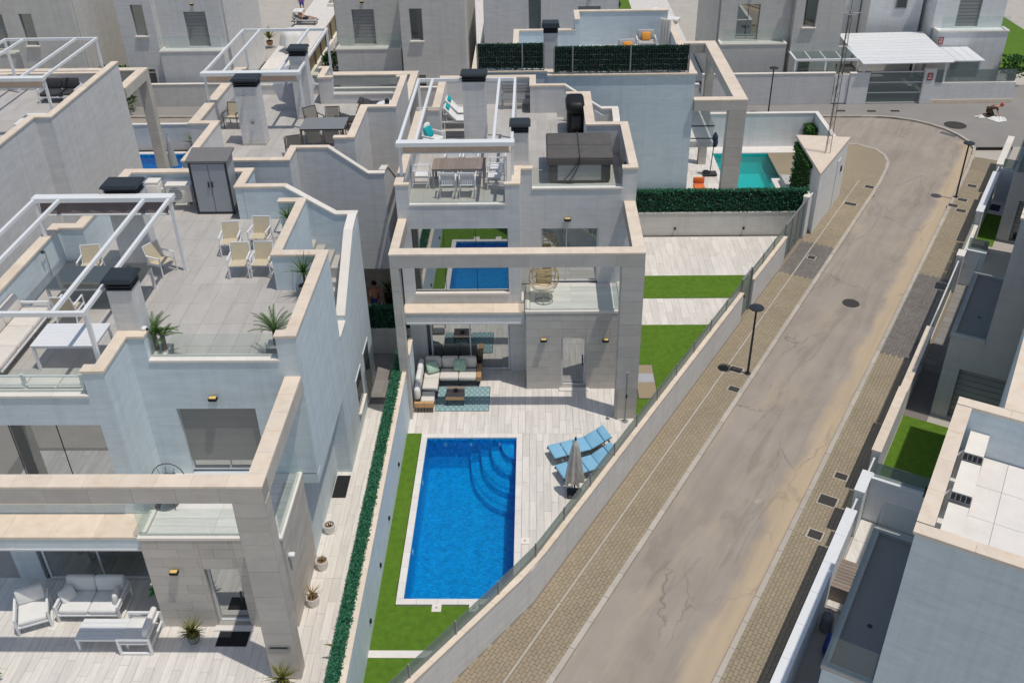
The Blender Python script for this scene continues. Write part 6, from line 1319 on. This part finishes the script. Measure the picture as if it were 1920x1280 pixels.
# ================================================================ REAR VILLA ROOF
pergola('white pergola behind the nearest chimney of the rear villa roof', -12.85, -9.15, 36.75, 42.9, Z, 8.65, 'front', 'awning', (-12.1, -9.95), hang=.3)
hC.chimney(-11.65, -10.75, 24.85, 25.45, Z, 8.6) if False else None
GC = 'grey sling chairs on the rear villa roof'
gc = sling_chair('grey_sling_chair', 'bronze', 'sling_grey')
for i, (x, y, a, l) in enumerate(((-9.05, 34.1, 200, 'grey chair alone near the front parapet of the rear villa'), (-8.3, 34.55, 180, 'grey chair at the near side of the slate table on the rear villa roof'), (-7.6, 34.5, 180, 'grey chair at the near right of the slate table on the rear villa roof'), (-6.95, 35.3, -90, 'grey chair at the right end of the slate table'), (-8.0, 36.55, 5, 'grey chair at the far side of the slate table'), (-8.75, 36.65, 40, 'grey chair turned away at the far left of the slate table'))): place(gc, i, (x, y, Z), R(a), l, GC)
bc = sling_chair('beige_sling_chair', 'bronze', 'sling_beige'); place(bc, 0, (-12.15, 37.2, Z), R(-8), 'beige chair standing beside the left chimney of the rear villa', None)
table('slate_table', 'dark slate dining table on the rear villa roof', -8.95, -7.25, 34.85, 36.1, Z, .74, 'steel_grey', 'bronze', leg=.07)
def rootchim():
    h = House(hC.o)
    h.chimney(-11.25, -10.38, 35.12, 35.75, Z, 8.62)
    c = h.chimney(-9.75, -9.1, 38.0, 38.6, Z, 8.9)
rootchim()
sh = thing('roof_shower', 'chrome shower head on the near chimney of the rear villa', 'shower', (-10.85, 35.08, 8.3)); MB().tube([(-10.9, 35.1, 8.35), (-10.9, 35.0, 8.38)], .015).build('arm', 'steel_grey', sh); MB().cyl((-10.9, 35.0, 8.39), (-10.9, 35.0, 8.35), .06, n=10).build('shower_head', 'steel_grey', sh); MB().cyl((-10.72, 35.06, 7.3), (-10.72, 35.0, 7.3), .07, n=10).build('valve', 'steel_grey', sh)
hs = thing('hose_reel', 'coiled green hose leaning on the rear villa parapet', 'hose', (-12.0, 34.0, Z))
for k in range(5): MB().tube([(-11.98+.05*k*.4, 33.9+.28*math.cos(R(a)), Z+.45+.38*math.sin(R(a))) for a in range(0, 361, 24)], .022, 5).build('coil', 'pot_grey' if k % 2 else 'leaf_palm', hs)
o = lounger('teak_lounger', 'teak lounger with dark cushion, nearer one on the rear villa roof', 'teak', 'charcoal', (-7.25, 37.0, Z), R(90), None, 20, 1.5, 'teak loungers on the rear villa roof'); lounger('teak_lounger', 'teak lounger with dark cushion, farther one beside the round table', 'teak', 'charcoal', (-6.6, 38.75, Z), R(90), None, 20, 1.5, 'teak loungers on the rear villa roof')
rt = thing('round_table', 'small round white table with a black lamp on the rear villa roof', 'table', (-5.95, 37.6, Z)); MB().lathe([(.001, .70), (.42, .70), (.44, .72), (.42, .74), (.001, .74)], (-5.95, 37.6), 24, Z).build('table_top', 'white_paint', rt, True, angle=40); MB().cyl((-5.95, 37.6, Z), (-5.95, 37.6, Z+.7), .035, n=8).build('leg', 'white_paint', rt); MB().lathe([(.001, .0), (.22, .0), (.22, .03), (.001, .04)], (-5.95, 37.6), 16, Z).build('foot', 'white_paint', rt)
lt = thing('table_lamp', 'black lamp standing on the small round white table', 'lamp', (-5.95, 37.6, Z+.74)); MB().lathe([(.001, .0), (.08, .0), (.1, .12), (.05, .2), (.001, .21)], (-5.95, 37.6), 12, Z+.74).build('shade', 'black', lt, True); MB().cyl((-5.95, 37.6, Z+.74), (-5.95, 37.6, Z+.78), .05, n=8).build('base', 'black', lt)
pw = thing('tilted_parasol', 'grey white parasol lying tilted behind the tall chimney', 'parasol', (-9.9, 39.4, Z)); MB().cyl((-9.95, 39.8, Z), (-10.0, 39.1, Z+1.5), .02, n=6).build('pole', 'dark_metal', pw)
m = MB().lathe([(.001, .25), (.45, .12), (.9, -.12), (.88, -.2)], (0, 0), 8); m.xf(Matrix.Translation((-10.0, 39.1, Z+1.1)) @ Matrix.Rotation(R(58), 4, 'X')); m.build('canopy', 'parasol_grey', pw)

# ================================================================ LEFT EDGE VILLA ROOF
pergola('white pergola with beige awning at the upper left edge', -23.0, -19.0, 36.4, 41.9, Z, 8.65, 'front', 'awning', (-22.2, -19.9), hang=.32)
table('white_side_table', 'white slatted table under the upper left pergola', -20.3, -19.2, 35.7, 37.0, Z, .72, 'white_paint', 'white_paint', 6)
lounge_seat('rooftop_sofa', 'white sofa with grey cushions at the upper left parapet', (-19.5, 38.4, Z), R(-90), 2.2, .85, 'white_paint', 'cushion_grey', 2)
lounge_seat('rooftop_sofa', 'dark grey corner seat beyond the white table at the upper left', (-20.6, 40.7, Z), 0, 1.7, .85, 'white_paint', 'charcoal', 2)
o = thing('satellite_dish', 'large pale satellite dish at the left edge of the picture', 'satellite dish', (-23.2, 35.2, 8.0)); m = MB().lathe([(.001, 0), (.3, .04), (.6, .16), (.75, .26)], (0, 0), 22); m.xf(Matrix.Translation((-23.2, 35.0, 8.3)) @ Matrix.Rotation(R(65), 4, 'X') @ Matrix.Rotation(R(20), 4, 'Y')); m.build('dish', 'cap_pale', o, True); MB().cyl((-23.2, 35.2, 6.35), (-23.2, 35.15, 8.3), .03, n=7).build('mast', 'steel_grey', o); MB().cyl((-23.2, 34.95, 8.2), (-23.1, 34.3, 8.5), .015, n=5).build('feed_arm', 'steel_grey', o)
ps = thing('dark_canopy', 'low dark cover at the left edge of the upper left roof', 'cover', (-20.8, 33.4, Z)); MB().rbox(-22.5, -19.9, 32.6, 34.6, Z+.3, Z+.62, .1).build('cover', 'charcoal', ps, True, angle=60)
for x in (-22.3, -20.1):
    for y in (32.8, 34.4): MB().box(x-.04, x+.04, y-.04, y+.04, Z, Z+.32).build('leg', 'charcoal', ps)
potted('garden_plant', 'yellow green palm in a blue pot by the deep blue rear pool', -18.8, 50.45, 0, .25, .5, 'navy', spike(44, .8, 'leaf_yucca', .05, .1, (.3, 1.5), .4))
potted('garden_plant', 'dense dark green shrub beside the far left villa', -25.5, 57.2, 0, .4, .5, 'pot_grey', lambda o, c, z: hedge(o, c[0]-.9, c[0]+.9, c[1]-.5, c[1]+.5, z, z+2.2, .2, 90, 'leaf_vine'))
ps = thing('closed_parasol', 'folded striped parasol leaning by the rear villa frame', 'parasol', (-18.9, 47.0, 0)); MB().cyl((-18.9, 47.0, 0), (-18.9, 47.0, 2.4), .025, n=7).build('pole', 'dark_metal', ps); MB().lathe([(.03, 2.35), (.12, 2.0), (.2, 1.2), (.24, .7), (.1, .68)], (-18.9, 47.0), 10).build('canopy', 'parasol_grey', ps)

# ================================================================ SCREENED VILLA ROOF AND GARDEN
ar = []
for i, (x, y, a, l) in enumerate(((4.35, 45.6, 10, 'white armchair with orange cushion, left one behind the leafy fence'), (5.35, 47.2, 0, 'white armchair with orange cushion, right one against the back wall'))):
    lounge_seat('cushioned_armchair', l, (x, y, Z), R(a), .95, .85, 'white_paint', 'cushion_grey', 1, cat='armchair', pillows=[((0, .05, .62), (R(-20), 0, 0), 'orange_fabric')], grp='armchairs with orange cushions')
table('low_table', 'low grey table in front of the orange cushioned armchairs', 4.95, 5.8, 45.2, 46.0, Z, .4, 'cushion_grey', 'white_paint')
hm = thing('folding_frame', 'white folding frame leaning on the left part of the screened roof', 'frame', (-.3, 44, Z)); MB().bar((-1.3, 43.5, Z+.6), (.5, 43.8, Z+1.2), .05).build('bar', 'white_paint', hm); MB().bar((-1.0, 43.3, Z+.5), (.6, 43.5, Z+.9), .05).build('bar', 'white_paint', hm)
for x in (-1.2, .4): MB().bar((x, 43.6, Z), (x, 43.6, Z+(.6 if x < 0 else 1.15)), .05).build('leg', 'white_paint', hm)
fs_ = thing('rolled_screens', 'cream rolled screens standing at the right end of the screened roof', 'screen', (6.2, 46.8, Z))
for i in range(4): MB().cyl((6.0+.12*i, 46.9-.1*i, Z), (6.0+.12*i, 46.9-.1*i, Z+1.55), .07, n=9).build('roll', 'cap_pale', fs_)
pn = thing('closed_parasol', 'closed navy parasol on its black base by the turquoise pool', 'parasol', (8.95, 46.7, 0)); MB().cyl((8.95, 46.7, 0), (9.05, 46.7, 2.2), .025, n=7).build('pole', 'dark_metal', pn); MB().lathe([(.03, 2.3), (.14, 2.1), (.17, 1.7), (.12, 1.55), (.03, 1.5)], (9.05, 46.7), 10).build('canopy', 'navy', pn); MB().rbox(8.6, 9.3, 46.45, 46.95, .02, .14, .03).build('base', 'charcoal', pn)
MB().box(8.65, 8.9, 46.5, 46.9, .14, .2).build('base_weight', 'black', pn)
os_ = thing('orange_chair', 'small orange seat beside the hedge at the turquoise pool', 'chair', (8.0, 44.2, 0)); MB().rbox(7.75, 8.3, 44.0, 44.5, .38, .5, .05).build('seat', 'orange_cup', os_, True); MB().rbox(7.75, 8.3, 44.42, 44.54, .5, .85, .05).build('backrest', 'orange_cup', os_, True)
for x in (7.8, 8.25):
    for y in (44.05, 44.45): MB().cyl((x, y, 0), (x, y, .4), .018, n=6).build('leg', 'white_paint', os_)
mr = thing('metal_sculpture', 'grey leaf shaped metal ornament leaning on the terrace wall', 'ornament', (7.6, 46.9, .1)); MB().hexa([(7.35, 46.85, .05), (7.85, 46.85, .05), (7.85, 46.9, .05), (7.35, 46.9, .05)], [(7.5, 47.1, 2.0), (7.65, 47.1, 2.2), (7.65, 47.15, 2.2), (7.5, 47.15, 2.0)]).build('plate', 'steel_grey', mr); MB().bar((7.6, 46.85, 0), (7.6, 47.2, .1), .04).build('foot', 'dark_metal', mr)
# opposite roofs
for i, (s, l) in enumerate(((18.9, 'farthest air conditioner of the row on the nearest opposite roof'), (17.5, 'middle air conditioner of the row on the nearest opposite roof'), (16.05, 'nearest air conditioner of the row on the opposite roof'))):
    p = st(s-.1, .12); a = thing('roof_air_conditioner', l, 'air conditioner', p+(6.34,), math.atan2(SU.y, SU.x), 'air conditioners on the opposite roof', local=True)
    MB().box(-.52, .52, -.17, .17, .14, .55).build('casing', 'cap_pale', a); MB().box(-.54, .54, -.19, .19, .55, .58).build('top_cover', 'cap_pale', a)
    MB().box(-.75, -.53, -.2, .2, .2, .54).build('fan_box', 'steel_grey', a)
    for j in range(4):
        for k in range(2): MB().box(-.74+.1*k, -.66+.1*k, -.18+.095*j, -.1+.095*j, .541, .556).build('grille_slot', 'black', a)
    for x in (-.4, .35): MB().box(x, x+.08, -.16, .16, 0, .14).build('foot', 'joint', a)
    MB().tube([(-.3, .19, .45), (-.35, .3, .3), (-.3, .38, .1), (-.1, .4, .06)], .025, 6).build('pipe', 'white_frame', a)
def stobj(nm, label, cat, s, t, z=0): return thing(nm, label, cat, stz(s, t, z), math.atan2(SU.y, SU.x), local=True)
o = stobj('yard_storage', 'brown plank topped box in the narrow yard at the lower right', 'box', 20.2, -1.9); MB().box(-.55, .55, -.27, .3, 0, .5).build('body', 'wood_grey', o)
for i in range(9): MB().box(-.57+i*.127, -.455+i*.127, -.29, .32, .5, .53).build('lid_plank', 'wood_grey', o)
o = stobj('gas_bottle', 'grey gas bottle in the shaded yard corner', 'gas bottle', 18.6, -1.98); MB().lathe([(.001, 0), (.15, 0), (.16, .08), (.16, .45), (.12, .55), (.04, .6), (.04, .66), (.001, .67)], (0, 0), 18).build('cylinder', 'steel_grey', o, True, angle=50); MB().tube([(.1*math.cos(R(a)), .1*math.sin(R(a)), .66) for a in range(0, 361, 30)], .012, 5).build('collar', 'steel_grey', o)
o = stobj('yard_bag', 'blue bag in the shaded yard at the lower right', 'bag', 18.0, -1.72); MB().rbox(-.3, .3, -.14, .14, 0, .4, .12).build('bag', 'shorts_blue', o, True); MB().tube([(-.15, 0, .38), (0, 0, .5), (.15, 0, .38)], .015, 5).build('handle', 'shorts_blue', o)
o = stobj('wire_basket', 'pale round basket behind the blue bag', 'basket', 18.45, -1.58); MB().lathe([(.001, 0), (.14, 0), (.18, .35), (.17, .35), (.13, .02)], (0, 0), 14).build('basket', 'cap_pale', o); MB().tube([(.18*math.cos(R(a)), .18*math.sin(R(a)), .35) for a in range(0, 361, 30)], .012, 5).build('rim', 'cap_pale', o)
o = stobj('yard_steps', 'dark steps beside the far sunlit lawn', 'steps', 42.4, -1.9)
for i in range(3): MB().box(-.8+i*.5, -.35+i*.5, -.3, .35, 0, .12+.1*i).build('step', 'paver_dark', o)
o = stobj('doorstep_mat', 'blue grey mat on the slab beyond the far lawn', 'mat', 47.7, -1.95); MB().box(-.35, .35, -.2, .2, .012, .03).build('pile', 'navy', o); MB().box(-.37, .37, -.22, .22, .011, .02).build('edge', 'charcoal', o)

# ================================================================ FAR GARDEN THINGS
fw = thing('reed_fence', 'brown reed fence between two far gardens at the top', 'fence', (-14.6, 72, 0))
for i in range(12): MB().box(-14.68, -14.6, 61.6+i*2.0, 63.56+i*2.0, .9, 2.0).build('reed_panel', 'reed', fw)
for i in range(13): MB().box(-14.6, -14.5, 61.55+i*2.0, 61.65+i*2.0, 0, 2.05).build('post', 'bronze', fw)
MB().box(-14.6, -14.4, 61.5, 86, 0, .9).build('low_wall', 'cap_pale', fw)
struct(MB().box(-18.9, -14.7, 59, 90, -.1, .002).build('far_garden_paving', 'plank')); struct(MB().box(-5.2, -3.6, 59, 84, -.1, .002).build('far_passage_paving', 'plank')); struct(MB().box(5.5, 11, 62, 92, -.1, .002).build('far_terrace_paving', 'plank')); tag(MB().box(5.5, 7.8, 70, 92, -.05, .01).build('far_lawn', 'grass'), kind='stuff')
gwall('garden_wall', [(-3.55, -3.3, 59, 84, 0, 1.6)], 'brown capped wall along the far passage at the top', 'stucco_warm', 'cap')
gwall('garden_wall', [(-24, -14.8, 88, 88.2, 0, 1.3)], 'white edged wall behind the standing bather at the top', 'stucco', 'cap_pale')
gwall('garden_wall', [(4, 12, 88, 88.2, 0, 1.3)], 'pale wall behind the white lounger at the top', 'stucco', 'cap_pale')
lounger('far_lounger', 'white lounger with raised back in the far garden at the top', 'white_paint', 'cushion_white', (10.0, 76.5, 0), R(60), None, 40, 2.4, None, .9)
lounger('far_lounger', 'grey lounger under the seated person at the top', 'charcoal', 'cushion_grey', (-18.1, 77.2, 0), R(85), None, 25, 2.0, None, .8)
def cloth_table(label, x, y, z, r, h):
    o = thing('draped_table', label, 'table', (x, y, z)); m = MB(); K = 20; vs = []; fs = []
    for j, (zz, rr) in enumerate(((h, .001), (h, r*.8), (h*.75, r*.95), (h*.3, r*1.1))):
        for i in range(K): q = rr*(1+(.12*math.sin(i*1.9) if j > 1 else 0)); vs.append((x+q*math.cos(6.283*i/K), y+q*math.sin(6.283*i/K), z+zz))
    for j in range(3):
        for i in range(K): fs.append((j*K+i, (j+1)*K+i, (j+1)*K+(i+1) % K, j*K+(i+1) % K))
    m.add(vs, fs).build('cloth', 'cloth_white', o, True)
    for a in (45, 135, 225, 315): MB().cyl((x+r*.5*math.cos(R(a)), y+r*.5*math.sin(R(a)), z), (x+r*.5*math.cos(R(a)), y+r*.5*math.sin(R(a)), z+h-.02), .03, n=6).build('leg', 'teak', o)
cloth_table('white draped table in the far side passage', -17.4, 70.0, 0, .9, 1.5); cloth_table('white sheet covered table right of the reed fence', -13.4, 68.5, 0, .7, 1.2)
o = thing('brick_oven', 'small brick garden oven on a white edged base at the top', 'oven', (-16.6, 83, 0)); MB().box(-17.3, -15.9, 82.4, 83.8, 0, .25).build('base', 'cap_pale', o); MB().box(-17.0, -16.2, 82.8, 83.5, .25, 1.0).build('chamber', 'cap', o); MB().prism([(-17.1, 82.7), (-16.1, 82.7), (-16.1, 83.6), (-17.1, 83.6)], 1.0, 1.15).build('roof', 'cap', o)
potted('garden_plant', 'yellow green shrub at the foot of the far villa column', -19.6, 71.5, 0, .25, .3, 'terracotta', spike(40, .9, 'leaf_yucca', .06, .2, (.3, 1.5), .4))
potted('garden_plant', 'green shrub between the tall chimney and the far balcony', -13.2, 63.5, 0, .4, .3, 'pot_grey', lambda o, c, z: hedge(o, c[0]-.7, c[0]+.7, c[1]-.9, c[1]+.9, z, z+1.3, .2, 90, 'leaf_vine'))
potted('garden_plant', 'leafy shrub in a tall black pot at the white far villa', 29.9, 60.6, 0, .25, .6, 'charcoal', lambda o, c, z: hedge(o, c[0]-.6, c[0]+.6, c[1]-.5, c[1]+.5, z, z+1.1, .18, 110, 'leaf_vine'))
potted('garden_plant', 'dark plant in a black pot beside the rear villa wall', -5.95, 33.7, 0, .2, .5, 'black', spike(26, .6, 'leaf_palm', .04, .2))
kt = thing('kettle_barbecue', 'round black kettle barbecue in the far garden at the top', 'barbecue', (6.3, 78, 0)); MB().lathe([(.001, .7), (.3, .75), (.42, .95), (.42, 1.05), (.3, 1.25), (.001, 1.32)], (6.3, 78), 18).build('bowl', 'black', kt, True)
for a in (90, 210, 330): MB().cyl((6.3+.15*math.cos(R(a)), 78+.15*math.sin(R(a)), .8), (6.3+.35*math.cos(R(a)), 78+.35*math.sin(R(a)), 0), .02, n=5).build('leg', 'dark_metal', kt)
sc_ = thing('scooter', 'dark scooter parked in the gap beside the carport', 'scooter', (18.0, 66.5, 0)); MB().rbox(17.6, 18.5, 66.3, 66.6, .35, .75, .1).build('body', 'navy', sc_, True); MB().rbox(17.9, 18.5, 66.33, 66.57, .75, .88, .05).build('seat', 'black', sc_, True); MB().bar((17.6, 66.45, .5), (17.45, 66.45, 1.05), .05).build('steering_post', 'charcoal', sc_); MB().bar((17.45, 66.15, 1.05), (17.45, 66.75, 1.05), .035).build('handlebar', 'black', sc_)
for x in (17.45, 18.5):
    wv = MB().cyl((x, 66.4, .25), (x, 66.5, .25), .25, n=18).build('wheel', 'black', sc_); MB().cyl((x, 66.39, .25), (x, 66.51, .25), .12, n=12).build('rim', 'steel_grey', wv)
for i in range(2): 
    o = lounger('far_lounger', ('nearer' if i == 0 else 'farther')+' white lounger on the lawn at the top right corner', 'white_paint', 'cushion_white', (31.3+i*.3, 68+i*2.2, 0), R(100), None, 25, 2.0, 'loungers at the top right corner', .7)
tag(MB().box(30.0, 36, 64, 78, -.05, .01).build('corner_garden_lawn', 'grass'), kind='stuff')

# ================================================================ PEOPLE
def skin(name, verts, edges, radii, mat, parent, root=0, sub=1):
    me = bpy.data.meshes.new(name); me.from_pydata(verts, edges, []); me.materials.append(MAT[mat]); o = bpy.data.objects.new(name, me); COL.objects.link(o); o.parent = parent
    md = o.modifiers.new('skin', 'SKIN'); md.use_smooth_shade = True
    sv = me.skin_vertices[0].data if me.skin_vertices else None
    if sv is None:
        bpy.context.view_layer.objects.active = o; me.skin_vertices_ensure() if hasattr(me, 'skin_vertices_ensure') else None; sv = me.skin_vertices[0].data
    for i, r in enumerate(radii): sv[i].radius = (r, r); sv[i].use_root = (i == root)
    o.modifiers.new('subdivision', 'SUBSURF').levels = sub; o.modifiers[-1].render_levels = sub
    return o
def person(label, loc, rz, J, top, bottom, topcol, botcol, hat=None):
    """J: joint positions (pelvis, chest, neck, head, shoulders, elbows, wrists, hips, knees, ankles, toes)"""
    o = thing('person', label, 'person', loc, rz, local=True)
    names = ['pelvis', 'waist', 'chest', 'neck', 'chin', 'head', 'crown', 'ls', 'le', 'lw', 'lh', 'rs', 're', 'rw', 'rh', 'lhip', 'lk', 'la', 'lt', 'rhip', 'rk', 'ra', 'rt']
    V = [J[n] for n in names]; ix = {n: i for i, n in enumerate(names)}
    E = [('pelvis', 'waist'), ('waist', 'chest'), ('chest', 'neck'), ('neck', 'chin'), ('chin', 'head'), ('head', 'crown'), ('chest', 'ls'), ('ls', 'le'), ('le', 'lw'), ('lw', 'lh'), ('chest', 'rs'), ('rs', 're'), ('re', 'rw'), ('rw', 'rh'), ('pelvis', 'lhip'), ('lhip', 'lk'), ('lk', 'la'), ('la', 'lt'), ('pelvis', 'rhip'), ('rhip', 'rk'), ('rk', 'ra'), ('ra', 'rt')]
    rad = dict(pelvis=.13, waist=.115, chest=.145, neck=.055, chin=.075, head=.095, crown=.07, ls=.065, le=.045, lw=.03, lh=.035, rs=.065, re=.045, rw=.03, rh=.035, lhip=.09, lk=.06, la=.04, lt=.035, rhip=.09, rk=.06, ra=.04, rt=.035)
    r = [rad[n] for n in names]; e = [(ix[a], ix[b]) for a, b in E]
    for s in 'lr':
        h = Vector(J[s+'h']); w_ = Vector(J[s+'w']); d = (h-w_).normalized(); sd = d.cross(Vector((0, 0, 1)));  sd = sd.normalized() if sd.length > .1 else Vector((1, 0, 0))
        for k, (off, ln) in enumerate(((-.03, .07), (-.011, .085), (.009, .08), (.028, .065))):
            V.append(tuple(h+sd*off+d*ln)); r.append(.009); e.append((ix[s+'h'], len(V)-1))
        V.append(tuple(w_+d*.03+sd*-.06)); r.append(.010); e.append((ix[s+'w'], len(V)-1))
    body = skin('body', V, e, r, 'skin', o)
    if top:
        n = ['waist', 'chest', 'ls', 'le', 'rs', 're', 'pelvis']; k = {a: i for i, a in enumerate(n)}
        lerp = lambda a, b, f: tuple(Vector(a).lerp(Vector(b), f)); P_ = {a: J[a] for a in n}; P_['le'] = lerp(J['ls'], J['le'], .7); P_['re'] = lerp(J['rs'], J['re'], .7)
        skin('shirt', [P_[a] for a in n], [(k['pelvis'], k['waist']), (k['waist'], k['chest']), (k['chest'], k['ls']), (k['ls'], k['le']), (k['chest'], k['rs']), (k['rs'], k['re'])], [.135, .165, .082, .06, .082, .06, .145], topcol, o)
    n = ['pelvis', 'lhip', 'lk', 'rhip', 'rk']+(['la', 'ra'] if bottom == 'long' else []); k = {a: i for i, a in enumerate(n)}
    P_ = {a: J[a] for a in n}
    if bottom == 'short':
        for s in 'lr': P_[s+'k'] = tuple(Vector(J[s+'hip']).lerp(Vector(J[s+'k']), .8))
    ed = [(k['pelvis'], k['lhip']), (k['lhip'], k['lk']), (k['pelvis'], k['rhip']), (k['rhip'], k['rk'])]+([(k['lk'], k['la']), (k['rk'], k['ra'])] if bottom == 'long' else [])
    skin('trousers' if bottom == 'long' else 'shorts', [P_[a] for a in n], ed, [.15, .108, .085, .108, .085]+([.055, .055] if bottom == 'long' else []), botcol, o)
    hd, cr = Vector(J['head']), Vector(J['crown']); up = (cr-hd).normalized()
    m = MB().lathe([(.001, .10), (.07, .085), (.105, .03), (.108, -.03), (.09, -.05)], (0, 0), 14); q = up.to_track_quat('Z', 'Y').to_matrix().to_4x4(); m.xf(Matrix.Translation(hd+up*.055) @ q)
    m.build('cap' if hat else 'hair', hat or 'hair_dark', o, True, world=False)
    fwd = Vector(J['toe_dir']); sd = up.cross(fwd).normalized()
    for s in (-1, 1):
        c = hd+fwd*.088+sd*s*.035; MB().cyl(c, c+fwd*.012, .012, n=8).build('eye', 'black', o, world=False); c = hd+sd*s*.1; MB().cyl(c-fwd*.01, c+fwd*.01, .028, n=8).build('ear', 'skin', o, world=False)
    c = hd+fwd*.095-up*.03; MB().cyl(c+up*.03, c+fwd*.025-up*.01, .012, .018, 6).build('nose', 'skin', o, world=False); c = hd+fwd*.088-up*.065; MB().bar(c-sd*.025, c+sd*.025, .012).build('mouth', 'shirt_red', o, world=False)
    return o
stand = dict(pelvis=(0, 0, .95), waist=(0, 0, 1.1), chest=(0, 0, 1.32), neck=(0, 0, 1.5), chin=(0, -.02, 1.57), head=(0, -.01, 1.65), crown=(0, 0, 1.72), ls=(-.2, 0, 1.42), le=(-.3, -.02, 1.15), lw=(-.24, -.12, .97), lh=(-.22, -.15, .91), rs=(.2, 0, 1.42), re=(.3, -.02, 1.15), rw=(.24, -.12, .97), rh=(.22, -.15, .91), lhip=(-.1, 0, .9), lk=(-.12, -.02, .5), la=(-.12, .02, .09), lt=(-.13, -.15, .04), rhip=(.1, 0, .9), rk=(.12, -.02, .5), ra=(.12, .02, .09), rt=(.13, -.15, .04), toe_dir=(0, -1, 0))
sit = dict(pelvis=(0, 0, .5), waist=(0, .02, .66), chest=(0, .04, .9), neck=(0, .03, 1.06), chin=(0, 0, 1.13), head=(0, .01, 1.21), crown=(0, .02, 1.28), ls=(-.2, .03, 1.0), le=(-.3, -.05, .76), lw=(-.2, -.25, .66), lh=(-.17, -.32, .63), rs=(.2, .03, 1.0), re=(.3, -.05, .76), rw=(.2, -.25, .66), rh=(.17, -.32, .63), lhip=(-.1, -.02, .48), lk=(-.13, -.44, .48), la=(-.13, -.46, .09), lt=(-.14, -.62, .04), rhip=(.1, -.02, .48), rk=(.13, -.44, .48), ra=(.13, -.46, .09), rt=(.14, -.62, .04), toe_dir=(0, -1, 0))
recl = dict(pelvis=(0, 0, .48), waist=(0, .14, .56), chest=(0, .34, .72), neck=(0, .46, .86), chin=(0, .47, .93), head=(0, .5, 1.0), crown=(0, .53, 1.07), ls=(-.2, .4, .8), le=(-.28, .2, .64), lw=(-.2, .0, .6), lh=(-.16, -.07, .59), rs=(.2, .4, .8), re=(.28, .2, .64), rw=(.2, .0, .6), rh=(.16, -.07, .59), lhip=(-.1, -.04, .47), lk=(-.12, -.4, .66), la=(-.12, -.75, .46), lt=(-.13, -.87, .5), rhip=(.1, -.04, .47), rk=(.12, -.45, .55), ra=(.12, -.85, .44), rt=(.13, -.97, .48), toe_dir=(0, -.94, .3))
kneel = dict(pelvis=(0, 0, .42), waist=(0, -.12, .52), chest=(0, -.32, .62), neck=(0, -.46, .66), chin=(0, -.53, .66), head=(0, -.58, .69), crown=(0, -.62, .75), ls=(-.2, -.36, .6), le=(-.22, -.45, .34), lw=(-.12, -.56, .12), lh=(-.1, -.62, .06), rs=(.2, -.36, .6), re=(.24, -.45, .34), rw=(.16, -.56, .12), rh=(.14, -.62, .06), lhip=(-.1, .0, .38), lk=(-.16, -.3, .1), la=(-.14, .12, .08), lt=(-.14, .28, .05), rhip=(.1, 0, .38), rk=(.16, -.3, .1), ra=(.14, .12, .08), rt=(.14, .28, .05), toe_dir=(0, -.8, -.5))
person('standing person in red top and blue shorts on the far terrace', (-19.0, 80.6, 0), 0, stand, True, 'short', 'shirt_red', 'shorts_blue')
person('person reclining on the far grey lounger under a white towel', (-18.1, 77.2, 0), R(85), recl, False, 'short', 'cloth_white', 'navy', 'cloth_white')
tw = thing('white_towel', 'white towel draped behind the reclining person at the top', 'towel', (-18.6, 77.4, 0)); MB().rbox(-18.95, -18.2, 76.9, 77.9, .95, 1.05, .04).build('cloth', 'cloth_white', tw, True); MB().box(-18.99, -18.93, 76.95, 77.85, .3, .95).build('hanging_edge', 'cloth_white', tw)
person('kneeling worker with red cap bent over white sheets on the pavement', (26.35, 54.95, -.008), R(72), kneel, True, 'long', 'shirt_dark', 'shirt_dark', 'shirt_red')
for i, (pts, l) in enumerate((([(25.5, 54.85), (26.0, 55.0), (26.1, 54.6), (25.7, 54.55)], 'small crumpled white sheet left of the kneeling worker'), ([(26.1, 54.5), (26.9, 54.9), (27.2, 54.6), (27.1, 54.05), (26.5, 53.85)], 'large crumpled white sheet in front of the kneeling worker'))):
    c = Vector((sum(p[0] for p in pts)/len(pts), sum(p[1] for p in pts)/len(pts))); o = thing('plastic_sheet', l, 'sheet', (c.x, c.y, 0), group='white sheets round the kneeling worker'); m = MB(); K = len(pts); vs = [(c.x, c.y, .12)]; fs = []
    for k in range(3):
        for j in range(K*3): a, b = Vector(pts[j//3]), Vector(pts[(j//3+1) % K]); p = c+(a.lerp(b, (j % 3)/3)-c)*((k+1)/3); vs.append((p.x, p.y, (.012 if k == 2 else rnd.uniform(.03, .14))))
    n_ = K*3
    for j in range(n_): fs.append((0, 1+j, 1+(j+1) % n_))
    for k in range(2):
        for j in range(n_): fs.append((1+k*n_+j, 1+(k+1)*n_+j, 1+(k+1)*n_+(j+1) % n_, 1+k*n_+(j+1) % n_))
    m.add(vs, fs).build('sheet', 'cloth_white', o)
pl = thing('garden_chair', 'pale seat in the shade behind the dark hedge', 'chair', (-6.45, 33.3, 0)); MB().rbox(-6.75, -6.15, 33.05, 33.6, .38, .46, .03).build('seat', 'cap_pale', pl); MB().rbox(-6.75, -6.15, 33.56, 33.64, .46, .9, .03).build('backrest', 'cap_pale', pl)
for x in (-6.7, -6.2):
    for y in (33.1, 33.55): MB().box(x-.02, x+.02, y-.02, y+.02, 0, .38).build('leg', 'steel_grey', pl)
person('seated person in blue shorts in the shade beyond the side passage', (-6.45, 33.3, 0), 0, sit, False, 'short', 'cloth_white', 'shorts_blue')
